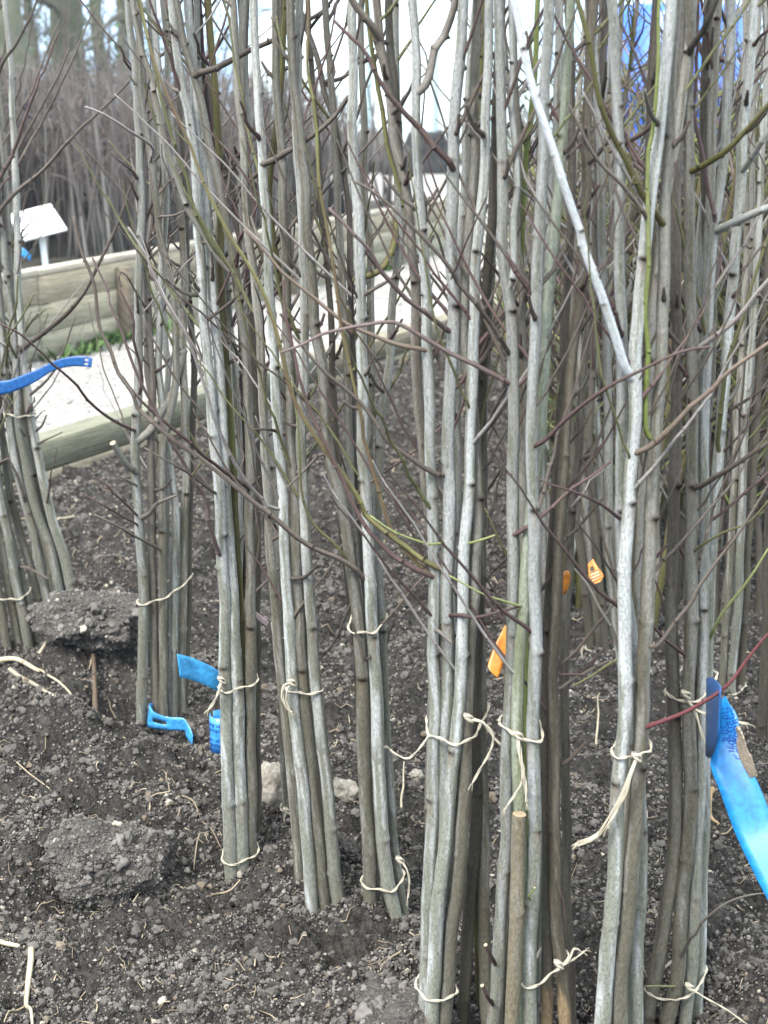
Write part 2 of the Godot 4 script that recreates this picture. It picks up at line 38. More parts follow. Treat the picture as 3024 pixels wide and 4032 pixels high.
	["grey-brown sapling, rightmost in the bundle with the curled printed blue tag","saplings of the bundle with the curled printed blue tag","greybrown",0.0087,0.0028,2938,[-0.1844,-0.1,-1.9042,-0.1825,0.0016,-1.904,-0.1792,0.1769,-1.9037,-0.177,0.2862,-1.9032,-0.1766,0.3478,-1.9028,-0.1743,0.4861,-1.9015,-0.1709,0.5754,-1.9005,-0.173,0.6622,-1.8992,-0.1766,0.733,-1.898,-0.1839,0.8018,-1.8967,-0.1918,0.8468,-1.8957,-0.2037,0.913,-1.8942,-0.212,0.9431,-1.8934,-0.2216,1.0136,-1.8915,-0.2372,1.0665,-1.89,-0.2457,1.1179,-1.8883,-0.2684,1.2526,-1.8811,-0.2926,1.387,-1.8722,-0.3099,1.5217,-1.8559],[["greybrown",0.0041,0.0033,[-0.183,0.793,-1.8968,-0.2059,0.8196,-1.8892,-0.2215,0.8476,-1.8862,-0.2361,0.8752,-1.8835,-0.2498,0.9137,-1.8805,-0.2568,0.9337,-1.8791,-0.2634,0.9554,-1.8777,-0.2701,1.003,-1.8754,-0.2838,1.0605,-1.8735,-0.2941,1.1225,-1.8728],false],["greentwig",0.0025,0.0015,[-0.1833,0.7962,-1.8968,-0.207,0.8292,-1.8823,-0.218,0.8539,-1.876,-0.2295,0.8818,-1.8694,-0.2411,0.9291,-1.8603,-0.2565,0.9874,-1.8515,-0.269,1.0494,-1.8454,-0.2805,1.104,-1.8429,-0.2832,1.1233,-1.8428],false],["twig",0.0039,0.0023,[-0.2266,1.0305,-1.891,-0.2047,1.0372,-1.874,-0.1822,1.0467,-1.8613,-0.1484,1.0626,-1.8454,-0.1174,1.0771,-1.835,-0.0886,1.0913,-1.829,-0.0716,1.1003,-1.8273,-0.0619,1.108,-1.827],false],["twig",0.0024,0.0016,[-0.177,0.2862,-1.9032,-0.1699,0.3935,-1.8992,-0.1638,0.4454,-1.8992,-0.166,0.4965,-1.8992],false],["redtwig",0.0025,0.0014,[-0.1838,0.8009,-1.8967,-0.1737,0.8382,-1.8668,-0.1613,0.8608,-1.8565,-0.1504,0.885,-1.8527],false],["redtwig",0.0026,0.0014,[-0.1731,0.518,-1.9012,-0.179,0.529,-1.8882,-0.2157,0.5742,-1.8479,-0.2619,0.6217,-1.8145,-0.2932,0.6556,-1.8012,-0.3172,0.6908,-1.7972],false],["twig",0.003,0.0012,[-0.2684,1.2526,-1.8811,-0.2167,1.3545,-1.9137,-0.165,1.4764,-1.9464],false],["twig",0.003,0.0012,[-0.2805,1.3198,-1.8767,-0.287,1.4067,-1.9284,-0.2935,1.5136,-1.9801],false]],false,-9],
	["grey rear sapling half hidden in the bundle with the curled printed blue tag","saplings of the bundle with the curled printed blue tag","grey",0.0071,0.0025,2951,[-0.2122,-0.1,-1.9451,-0.2094,-0.0101,-1.945,-0.2005,0.2706,-1.9448,-0.1918,0.4846,-1.9443,-0.189,0.621,-1.9438,-0.1972,0.7201,-1.9434,-0.2027,0.8167,-1.9429,-0.2153,0.9293,-1.9422,-0.2232,0.9813,-1.9418,-0.2271,1.0251,-1.9415,-0.2264,1.1212,-1.9407,-0.2158,1.3165,-1.9403,-0.2097,1.5118,-1.9291,-0.2124,1.7071,-1.9172],[["purple",0.0026,0.0014,[-0.1972,0.7201,-1.9434,-0.1772,0.7762,-1.9344,-0.1623,0.8494,-1.929,-0.1664,0.93,-1.9244,-0.1799,1.0617,-1.92,-0.1949,1.1256,-1.9194],false],["twig",0.003,0.0012,[-0.2158,1.3165,-1.9403,-0.1419,1.4434,-1.9588,-0.068,1.5903,-1.9772],false],["twig",0.003,0.0012,[-0.2127,1.4142,-1.9347,-0.23,1.4677,-1.9618,-0.2473,1.5413,-1.9889],false]],false,-9],
	["purplish rear sapling half hidden in the bundle with the curled printed blue tag","saplings of the bundle with the curled printed blue tag","purple",0.0061,0.0022,2964,[-0.1977,-0.1,-1.95,-0.1955,-0.0087,-1.95,-0.189,0.2686,-1.9501,-0.1856,0.483,-1.9503,-0.1815,0.586,-1.9504,-0.1849,0.7191,-1.9506,-0.1967,0.8287,-1.9508,-0.21,0.929,-1.9511,-0.2171,0.9873,-1.9512,-0.2228,1.0477,-1.9514,-0.2252,1.1218,-1.9517,-0.2323,1.2855,-1.9573,-0.2453,1.4489,-1.9592,-0.2498,1.6128,-1.9612],[["twig",0.003,0.0012,[-0.2323,1.2855,-1.9573,-0.2217,1.3759,-2.0104,-0.2111,1.4862,-2.0636],false],["twig",0.003,0.0012,[-0.2388,1.3672,-1.9582,-0.178,1.474,-1.9784,-0.1172,1.6009,-1.9986],false]],false,-9],
	["grey-brown rear sapling half hidden in the bundle with the curled printed blue tag","saplings of the bundle with the curled printed blue tag","greybrown",0.0086,0.0023,3198,[-0.196,-0.1,-1.9596,-0.1953,-0.0198,-1.96,-0.194,0.1256,-1.9607,-0.1936,0.2381,-1.9621,-0.1929,0.3377,-1.9642,-0.198,0.4785,-1.9685,-0.2027,0.5697,-1.9721,-0.202,0.6586,-1.9764,-0.2065,0.7314,-1.9805,-0.2091,0.7673,-1.9827,-0.2124,0.8223,-1.9864,-0.2154,0.8704,-1.9898,-0.22,0.9107,-1.9929,-0.2215,0.9561,-1.9965,-0.228,1.0119,-2.0014,-0.2292,1.0798,-2.0077,-0.2345,1.1347,-2.0123,-0.2516,1.284,-2.016,-0.2616,1.434,-2.0143,-0.263,1.5841,-2.0046],[["twig",0.003,0.0012,[-0.2516,1.284,-2.016,-0.2886,1.3532,-1.9973,-0.3257,1.4424,-1.9785],false],["twig",0.003,0.0012,[-0.2566,1.359,-2.0152,-0.2128,1.4335,-2.0239,-0.169,1.5279,-2.0326],false]],false,-9],
	["dark rear sapling half hidden in the bundle with the curled printed blue tag","saplings of the bundle with the curled printed blue tag","dark",0.0073,0.0024,3211,[-0.1847,-0.1,-1.9774,-0.1829,-0.0252,-1.978,-0.1784,0.1557,-1.9793,-0.1746,0.2679,-1.9816,-0.1765,0.3312,-1.9834,-0.1723,0.4731,-1.989,-0.1698,0.5649,-1.9939,-0.1718,0.6546,-1.9995,-0.175,0.7281,-2.0049,-0.1812,0.7998,-2.0108,-0.1916,0.847,-2.0151,-0.203,0.9168,-2.0219,-0.2152,0.9487,-2.0253,-0.2232,1.0241,-2.0338,-0.243,1.0811,-2.0407,-0.2535,1.137,-2.0468,-0.2892,1.3229,-2.067,-0.3198,1.509,-2.0935,-0.3536,1.6942,-2.1218],[["twig",0.003,0.0012,[-0.2892,1.3229,-2.067,-0.2621,1.3904,-2.0971,-0.235,1.4779,-2.1272],false],["twig",0.003,0.0012,[-0.3045,1.416,-2.0803,-0.2864,1.4795,-2.1138,-0.2684,1.5629,-2.1473],false]],false,-9],
	["grey-brown sapling, rightmost in the dark bundle between the two pale stones","saplings of the dark bundle between the two pale stones","greybrown",0.0088,0.003,2912,[-0.1333,-0.1,-1.9999,-0.1361,-0.0185,-2,-0.1401,0.0963,-2.0002,-0.1424,0.2117,-2.0008,-0.1439,0.314,-2.0016,-0.1442,0.4581,-2.0035,-0.1512,0.552,-2.0052,-0.1659,0.643,-2.0071,-0.1774,0.7422,-2.0096,-0.181,0.7899,-2.011,-0.1827,0.8374,-2.0125,-0.1838,0.8959,-2.0144,-0.1835,0.9575,-2.0167,-0.1826,1.0485,-2.0204,-0.1788,1.1264,-2.024,-0.164,1.2816,-2.0302,-0.1581,1.4376,-2.0325,-0.1512,1.5935,-2.0348],[["twig",0.003,0.0012,[-0.164,1.2816,-2.0302,-0.1916,1.3414,-2.0073,-0.2192,1.4212,-1.9844],false],["twig",0.003,0.0012,[-0.161,1.3596,-2.0313,-0.1319,1.4478,-2.0756,-0.1028,1.5561,-2.1198],false]],false,-9],
	["dark sapling, leftmost in the dark bundle between the two pale stones","saplings of the dark bundle between the two pale stones","dark",0.0078,0.0027,2925,[-0.1244,-0.1,-2.0198,-0.1282,-0.0246,-2.02,-0.1338,0.0872,-2.0203,-0.1381,0.2037,-2.0212,-0.15,0.3068,-2.0225,-0.1602,0.4284,-2.0248,-0.167,0.5342,-2.0276,-0.172,0.6388,-2.031,-0.1735,0.7389,-2.0349,-0.1767,0.8408,-2.0396,-0.1782,0.9386,-2.0448,-0.1798,1.0344,-2.0507,-0.1749,1.1284,-2.0572,-0.1667,1.253,-2.0712,-0.1594,1.3776,-2.0852,-0.1498,1.5025,-2.0939],[["twig",0.003,0.0012,[-0.1667,1.253,-2.0712,-0.1986,1.3245,-2.0999,-0.2306,1.416,-2.1285],false],["twig",0.003,0.0012,[-0.163,1.3153,-2.0782,-0.1836,1.3901,-2.1181,-0.2042,1.4849,-2.158],false]],false,-9],
	["grey rear sapling half hidden in the dark bundle between the two pale stones","saplings of the dark bundle between the two pale stones","grey",0.0067,0.0023,2938,[-0.1222,-0.1,-2.04,-0.1238,-0.0307,-2.04,-0.1272,0.118,-2.04,-0.1308,0.2348,-2.0401,-0.138,0.3485,-2.0402,-0.1502,0.4591,-2.0404,-0.1656,0.5668,-2.0405,-0.1755,0.6717,-2.0408,-0.1766,0.774,-2.041,-0.1761,0.8736,-2.0413,-0.1753,0.9515,-2.0416,-0.1803,1.0499,-2.042,-0.1849,1.1275,-2.0423,-0.194,1.264,-2.0398,-0.2053,1.4003,-2.0354,-0.21,1.5365,-2.0234],[["twig",0.003,0.0012,[-0.194,1.264,-2.0398,-0.1423,1.3659,-2.0724,-0.0906,1.4878,-2.1051],false],["twig",0.003,0.0012,[-0.1996,1.3321,-2.0376,-0.2062,1.419,-2.0893,-0.2127,1.5259,-2.141],false]],false,-9],
	["silver-grey sapling, leftmost in the three-stem bundle before the pale stones","saplings of the three-stem bundle before the pale stones","silver",0.0091,0.0029,2925,[-0.0865,-0.1,-1.7449,-0.0917,0.0011,-1.745,-0.0966,0.0972,-1.7451,-0.1021,0.1895,-1.7455,-0.1107,0.3119,-1.7465,-0.114,0.401,-1.7476,-0.1168,0.4735,-1.7487,-0.119,0.5476,-1.7501,-0.1243,0.6489,-1.7524,-0.126,0.703,-1.7538,-0.127,0.7355,-1.7547,-0.1289,0.7956,-1.7566,-0.1332,0.8476,-1.7583,-0.1357,0.891,-1.7599,-0.1379,0.9429,-1.762,-0.1418,1.0127,-1.765,-0.1426,1.1105,-1.7697,-0.1417,1.2355,-1.7812,-0.1412,1.3606,-1.7929,-0.1383,1.486,-1.7993],[["twig",0.0037,0.0022,[-0.1375,0.9331,-1.7616,-0.1134,0.9437,-1.7366,-0.0847,0.962,-1.7152,-0.0582,0.9836,-1.7018,-0.0377,1.0075,-1.6976],false],["silvertwig",0.0024,0.0011,[-0.1187,0.5361,-1.7499,-0.1368,0.5456,-1.7338,-0.1698,0.6043,-1.7002,-0.1854,0.6521,-1.6786,-0.1992,0.705,-1.6586,-0.2135,0.7542,-1.6435,-0.2289,0.7902,-1.6348,-0.2419,0.8181,-1.63,-0.2548,0.8473,-1.6269,-0.269,0.8744,-1.6259],false],["twig",0.0021,0.0013,[-0.1232,0.6281,-1.7519,-0.1329,0.636,-1.7287,-0.1496,0.6383,-1.7179],false],["twig",0.003,0.0012,[-0.1417,1.2355,-1.7812,-0.1736,1.307,-1.8099,-0.2055,1.3985,-1.8386],false],["twig",0.003,0.0012,[-0.1414,1.2981,-1.7871,-0.162,1.3729,-1.827,-0.1826,1.4677,-1.8669],false]],false,-9],
	["grey-brown sapling, second from left in the three-stem bundle before the pale stones","saplings of the three-stem bundle before the pale stones","greybrown",0.0081,0.0026,2938,[-0.0659,-0.1,-1.7501,-0.0738,-0.0054,-1.75,-0.0821,0.0948,-1.7499,-0.0887,0.1876,-1.7496,-0.0996,0.311,-1.7489,-0.1039,0.4009,-1.7481,-0.1046,0.4739,-1.7473,-0.1049,0.5486,-1.7463,-0.1078,0.61,-1.7454,-0.1097,0.6898,-1.744,-0.1107,0.766,-1.7424,-0.1116,0.8286,-1.7409,-0.1145,0.8901,-1.7394,-0.1151,0.9437,-1.7378,-0.1182,1.0125,-1.7357,-0.1182,1.1081,-1.7323,-0.1194,1.2448,-1.7246,-0.1229,1.3812,-1.7152,-0.1204,1.517,-1.6985],[["twig",0.002,0.001,[-0.1107,0.7666,-1.7424,-0.0759,0.8289,-1.7533,-0.0641,0.8685,-1.7574,-0.0609,0.8996,-1.7584],false],["twig",0.003,0.0012,[-0.1194,1.2448,-1.7246,-0.0677,1.3467,-1.7572,-0.0159,1.4686,-1.7899],false],["twig",0.003,0.0012,[-0.1212,1.313,-1.7199,-0.1277,1.3999,-1.7716,-0.1342,1.5067,-1.8233],false]],false,-9],
	["grey sapling, rightmost in the three-stem bundle before the pale stones","saplings of the three-stem bundle before the pale stones","grey",0.0088,0.0024,2951,[-0.0461,-0.1,-1.7452,-0.0557,-0.0007,-1.745,-0.0652,0.0974,-1.7448,-0.0726,0.19,-1.7443,-0.0847,0.3132,-1.7432,-0.0891,0.403,-1.7419,-0.0928,0.467,-1.7407,-0.0943,0.5505,-1.7389,-0.0952,0.6313,-1.7368,-0.0928,0.6914,-1.735,-0.0905,0.7985,-1.7312,-0.0908,0.851,-1.7291,-0.0916,0.893,-1.7273,-0.0929,0.9482,-1.7246,-0.0937,1.0288,-1.7204,-0.0902,1.1071,-1.7157,-0.0723,1.3017,-1.7057,-0.0592,1.4959,-1.6853,-0.0553,1.6904,-1.6645],[["twig",0.003,0.0012,[-0.0723,1.3017,-1.7057,0.0016,1.4286,-1.7241,0.0755,1.5755,-1.7426],false],["twig",0.003,0.0012,[-0.0658,1.3988,-1.6955,-0.0831,1.4523,-1.7226,-0.1004,1.5259,-1.7497],false]],false,-9],
	["olive-green rear sapling half hidden in the three-stem bundle before the pale stones","saplings of the three-stem bundle before the pale stones","olive",0.006,0.002,2964,[-0.0795,-0.1,-1.79,-0.0837,-0.0173,-1.79,-0.093,0.1688,-1.7899,-0.1005,0.3287,-1.7898,-0.1034,0.4612,-1.7895,-0.1035,0.5575,-1.7893,-0.1067,0.6512,-1.789,-0.1142,0.7424,-1.7886,-0.126,0.8313,-1.7883,-0.1296,0.8778,-1.788,-0.1302,0.9179,-1.7878,-0.1202,0.9884,-1.7875,-0.1149,1.0437,-1.7871,-0.1103,1.1115,-1.7867,-0.1017,1.2752,-1.7907,-0.0996,1.4391,-1.7912,-0.0896,1.6028,-1.7917],[["twig",0.003,0.0012,[-0.1017,1.2752,-1.7907,-0.0911,1.3656,-1.8439,-0.0804,1.4759,-1.897],false],["twig",0.003,0.0012,[-0.1006,1.3572,-1.791,-0.0398,1.464,-1.8111,0.021,1.5908,-1.8313],false]],false,-9],
	["grey-brown rear sapling half hidden in the three-stem bundle before the pale stones","saplings of the three-stem bundle before the pale stones","greybrown",0.0075,0.0023,3224,[-0.1056,-0.1,-1.81,-0.1094,-0.0249,-1.81,-0.1144,0.0746,-1.81,-0.119,0.1702,-1.81,-0.1307,0.2972,-1.8101,-0.1354,0.3897,-1.8101,-0.1399,0.4648,-1.8102,-0.1426,0.5417,-1.8102,-0.1468,0.6467,-1.8103,-0.1478,0.7027,-1.8104,-0.1489,0.7362,-1.8104,-0.1532,0.7983,-1.8105,-0.1598,0.8519,-1.8106,-0.1615,0.8966,-1.8106,-0.1626,0.9499,-1.8107,-0.1669,1.0214,-1.8108,-0.169,1.1212,-1.811,-0.1782,1.3159,-1.8102,-0.1978,1.5096,-1.8183,-0.2121,1.704,-1.8185],[["twig",0.003,0.0012,[-0.1782,1.3159,-1.8102,-0.2,1.3817,-1.8431,-0.2218,1.4675,-1.8761],false],["twig",0.003,0.0012,[-0.188,1.4127,-1.8143,-0.1699,1.5024,-1.8649,-0.1518,1.6121,-1.9156],false]],false,-9],
	["dark rear sapling half hidden in the three-stem bundle before the pale stones","saplings of the three-stem bundle before the pale stones","dark",0.0073,0.002,3237,[-0.0632,-0.1,-1.8278,-0.0699,-0.037,-1.828,-0.0809,0.0653,-1.8283,-0.0901,0.1614,-1.8291,-0.1028,0.289,-1.8311,-0.1094,0.3818,-1.8333,-0.1129,0.4481,-1.8352,-0.1167,0.5346,-1.8383,-0.1181,0.6186,-1.8418,-0.1186,0.6813,-1.8449,-0.1168,0.7938,-1.8512,-0.1161,0.8492,-1.8548,-0.1184,0.8939,-1.8579,-0.1215,0.9529,-1.8624,-0.1227,1.04,-1.8696,-0.1205,1.1256,-1.8766,-0.1101,1.2547,-1.8932,-0.0986,1.3841,-1.9048,-0.0816,1.5134,-1.9101],[["twig",0.003,0.0012,[-0.1101,1.2547,-1.8932,-0.185,1.3809,-1.9047,-0.2598,1.5271,-1.9163],false],["twig",0.003,0.0012,[-0.1043,1.3194,-1.899,-0.1627,1.4232,-1.9207,-0.2211,1.547,-1.9424],false]],false,-9],
	["grey-brown sapling, leftmost in the low-tied bundle right of the pale stones","saplings of the low-tied bundle right of the pale stones","greybrown",0.0099,0.0027,2938,[-0.0117,-0.1,-1.7221,-0.0154,0.0018,-1.722,-0.0193,0.1096,-1.7218,-0.0251,0.2455,-1.7212,-0.0269,0.3333,-1.7205,-0.0332,0.4106,-1.7196,-0.0409,0.4944,-1.7184,-0.0514,0.556,-1.7174,-0.0644,0.6165,-1.7163,-0.0712,0.7147,-1.714,-0.0778,0.7594,-1.7129,-0.081,0.8212,-1.7111,-0.0858,0.8618,-1.7099,-0.087,0.9117,-1.7082,-0.0905,0.9379,-1.7073,-0.0945,0.9932,-1.7052,-0.0986,1.0409,-1.7032,-0.1004,1.1062,-1.7003,-0.1052,1.2426,-1.6914,-0.1123,1.3788,-1.6808,-0.1131,1.5145,-1.6629],[["greentwig",0.0021,0.001,[-0.0391,0.4744,-1.7187,-0.0481,0.4915,-1.7093,-0.0591,0.5067,-1.7041,-0.082,0.5337,-1.6951,-0.0928,0.5739,-1.6867,-0.0954,0.6248,-1.6792,-0.1023,0.7021,-1.6747],false],["twig",0.0021,0.0012,[-0.0621,0.6057,-1.7165,-0.0708,0.6096,-1.7125,-0.0915,0.5915,-1.7125,-0.1124,0.5704,-1.7125],false],["twig",0.003,0.0012,[-0.1052,1.2426,-1.6914,-0.0535,1.3445,-1.724,-0.0018,1.4664,-1.7566],false],["twig",0.003,0.0012,[-0.1087,1.3107,-1.6861,-0.1153,1.3976,-1.7378,-0.1218,1.5045,-1.7895],false]],false,-9],
	["silver-grey sapling, third from left in the low-tied bundle right of the pale stones","saplings of the low-tied bundle right of the pale stones","silver",0.0093,0.0026,2951,[0.0334,-0.1,-1.7202,0.0163,0.0029,-1.72,-0.0016,0.1107,-1.7198,-0.0087,0.2465,-1.7188,-0.0116,0.3343,-1.7177,-0.0163,0.4117,-1.7165,-0.0191,0.4955,-1.7148,-0.0212,0.5571,-1.7133,-0.0234,0.6176,-1.7116,-0.0242,0.696,-1.709,-0.0258,0.7395,-1.7074,-0.0266,0.8016,-1.7049,-0.0274,0.8624,-1.7022,-0.0305,0.922,-1.6993,-0.0321,0.9741,-1.6964,-0.033,1.0414,-1.6924,-0.0339,1.1054,-1.6882,-0.0273,1.3006,-1.677,-0.025,1.4951,-1.6555,-0.0314,1.6894,-1.6336],[["twig",0.0033,0.0016,[-0.0176,0.4521,-1.7157,-0.0514,0.4865,-1.6972,-0.0857,0.5104,-1.6847,-0.1246,0.5465,-1.6702,-0.148,0.5664,-1.6623,-0.1839,0.6023,-1.6504,-0.2226,0.6356,-1.6398,-0.2621,0.6732,-1.6301,-0.2752,0.7,-1.6257,-0.2883,0.7209,-1.6224,-0.2954,0.7488,-1.6192,-0.3031,0.7671,-1.6172,-0.3056,0.8141,-1.6138,-0.3177,0.8492,-1.6122,-0.3226,0.8859,-1.6117],false],["olive",0.0037,0.0025,[-0.0268,0.814,-1.7044,-0.009,0.8193,-1.7077,0.0051,0.8299,-1.7143,0.0136,0.8488,-1.7216,0.015,0.8789,-1.731,0.0165,0.92,-1.7417,0.0051,1.0023,-1.756,-0.0118,1.078,-1.7604],false],["twig",0.0028,0.0013,[-0.0265,0.7914,-1.7054,-0.009,0.8031,-1.7014,0.0051,0.8116,-1.7014,0.022,0.8256,-1.7014],false],["twig",0.0018,0.0012,[-0.0137,0.3688,-1.7172,-0.0218,0.3604,-1.7053,-0.0276,0.3823,-1.698,-0.0378,0.4156,-1.6932],false],["twig",0.003,0.0012,[-0.0273,1.3006,-1.677,0.0466,1.4275,-1.6954,0.1205,1.5744,-1.7139],false],["twig",0.003,0.0012,[-0.0261,1.3979,-1.6662,-0.0434,1.4514,-1.6933,-0.0607,1.525,-1.7204],false]],false,-9],
	["grey sapling, rightmost in the low-tied bundle right of the pale stones","saplings of the low-tied bundle right of the pale stones","grey",0.0074,0.0024,2964,[0.0368,-0.1,-1.7401,0.0252,-0.0061,-1.74,0.0121,0.1003,-1.7399,0.0031,0.2375,-1.7393,-0.0012,0.3262,-1.7387,-0.0049,0.4043,-1.738,-0.0072,0.489,-1.737,-0.0063,0.5719,-1.7358,-0.0024,0.6426,-1.7346,0.0052,0.7115,-1.7333,0.0083,0.7882,-1.7316,0.0135,0.8191,-1.7308,0.0185,0.8501,-1.73,0.0169,0.9068,-1.7285,0.0134,0.9888,-1.7259,0.0117,1.1075,-1.7217,0.0075,1.2714,-1.7211,-0.0028,1.4349,-1.7172,-0.0046,1.5988,-1.7134],[["twig",0.0023,0.0013,[-0.0041,0.3871,-1.7382,-0.0253,0.4361,-1.7658,-0.0572,0.3647,-1.7831,-0.07,0.3442,-1.7842],false],["twig",0.003,0.0012,[0.0075,1.2714,-1.7211,0.0181,1.3617,-1.7743,0.0288,1.4721,-1.8274],false],["twig",0.003,0.0012,[0.0024,1.3532,-1.7191,0.0632,1.46,-1.7393,0.124,1.5868,-1.7595],false]],false,-9],
	["grey-brown sapling, second from left in the low-tied bundle right of the pale stones","saplings of the low-tied bundle right of the pale stones","greybrown",0.0065,0.0028,2977,[0.001,-0.1,-1.7499,-0.0039,-0.0054,-1.75,-0.0133,0.1749,-1.7502,-0.0209,0.3103,-1.7507,-0.0283,0.4085,-1.7512,-0.0341,0.4846,-1.7518,-0.0382,0.5666,-1.7525,-0.041,0.6083,-1.7529,-0.0441,0.6881,-1.7538,-0.0468,0.7643,-1.7547,-0.0496,0.8272,-1.7556,-0.0538,0.889,-1.7566,-0.0549,0.933,-1.7574,-0.0596,1.0126,-1.7589,-0.0638,1.1099,-1.761,-0.0627,1.2307,-1.7704,-0.0603,1.3517,-1.7755,-0.0603,1.4725,-1.7844],[["twig",0.003,0.0012,[-0.0627,1.2307,-1.7704,-0.0181,1.3109,-1.7885,0.0266,1.4112,-1.8066],false],["twig",0.003,0.0012,[-0.0615,1.2912,-1.773,-0.0886,1.3473,-1.793,-0.1156,1.4235,-1.813],false]],false,-9],
	["brown rear sapling half hidden in the low-tied bundle right of the pale stones","saplings of the low-tied bundle right of the pale stones","brown",0.0059,0.0018,2990,[0.0059,-0.1,-1.765,0.0026,-0.0104,-1.765,-0.0038,0.1679,-1.7651,-0.0132,0.3045,-1.7653,-0.0223,0.4037,-1.7656,-0.0267,0.4805,-1.7658,-0.0304,0.5318,-1.766,-0.0353,0.6053,-1.7663,-0.0378,0.6858,-1.7667,-0.0386,0.7732,-1.7672,-0.0393,0.8468,-1.7677,-0.0411,0.8882,-1.768,-0.0461,0.9225,-1.7683,-0.056,0.983,-1.7688,-0.0659,1.0127,-1.7691,-0.0749,1.0522,-1.7695,-0.0907,1.0961,-1.7699,-0.0974,1.1158,-1.7701,-0.1566,1.2747,-1.7628,-0.2112,1.4353,-1.7646,-0.2721,1.5935,-1.7567],[["twig",0.003,0.0012,[-0.1566,1.2747,-1.7628,-0.18,1.3698,-1.7108,-0.2034,1.4849,-1.6587],false],["twig",0.003,0.0012,[-0.1839,1.355,-1.7637,-0.2279,1.4293,-1.7565,-0.2719,1.5236,-1.7493],false]],false,-9],
	["grey-brown rear sapling half hidden in the low-tied bundle right of the pale stones","saplings of the low-tied bundle right of the pale stones","greybrown",0.0077,0.0022,3237,[0.0329,-0.1,-1.7898,0.0211,-0.0265,-1.79,0.0032,0.085,-1.7903,-0.0014,0.2251,-1.7915,-0.0051,0.3154,-1.7929,-0.0101,0.3949,-1.7945,-0.0123,0.4812,-1.7966,-0.0133,0.5447,-1.7985,-0.0168,0.6071,-1.8007,-0.0155,0.6884,-1.8039,-0.0164,0.7336,-1.8059,-0.0162,0.7984,-1.8091,-0.0193,0.8623,-1.8125,-0.0231,0.9253,-1.8163,-0.0233,0.9808,-1.8199,-0.0252,1.053,-1.8249,-0.0249,1.1225,-1.8296,-0.0171,1.2519,-1.8444,-0.0081,1.3817,-1.8542,0.0065,1.5114,-1.8579],[["twig",0.003,0.0012,[-0.0171,1.2519,-1.8444,-0.092,1.3781,-1.8559,-0.1668,1.5244,-1.8675],false],["twig",0.003,0.0012,[-0.0126,1.3168,-1.8493,-0.071,1.4206,-1.871,-0.1294,1.5445,-1.8927],false]],false,-9],
	["dark rear sapling half hidden in the low-tied bundle right of the pale stones","saplings of the low-tied bundle right of the pale stones","dark",0.0054,0.0022,3250,[-0.0103,-0.1,-1.8078,-0.0147,-0.0275,-1.808,-0.0258,0.158,-1.8086,-0.0333,0.2972,-1.81,-0.0425,0.3982,-1.8116,-0.0512,0.4764,-1.8131,-0.0536,0.5607,-1.8151,-0.0561,0.6037,-1.8163,-0.0605,0.6858,-1.8188,-0.0637,0.7645,-1.8216,-0.0671,0.8294,-1.8243,-0.0734,0.8933,-1.8271,-0.0741,0.939,-1.8293,-0.0813,1.0217,-1.8337,-0.0876,1.1231,-1.8392,-0.0942,1.2423,-1.8454,-0.102,1.3613,-1.8521,-0.1134,1.4796,-1.8646],[["twig",0.003,0.0012,[-0.0942,1.2423,-1.8454,-0.0601,1.3193,-1.8766,-0.0259,1.4164,-1.9077],false],["twig",0.003,0.0012,[-0.0981,1.3018,-1.8487,-0.0496,1.3882,-1.867,-0.0011,1.4945,-1.8852],false]],false,-9],
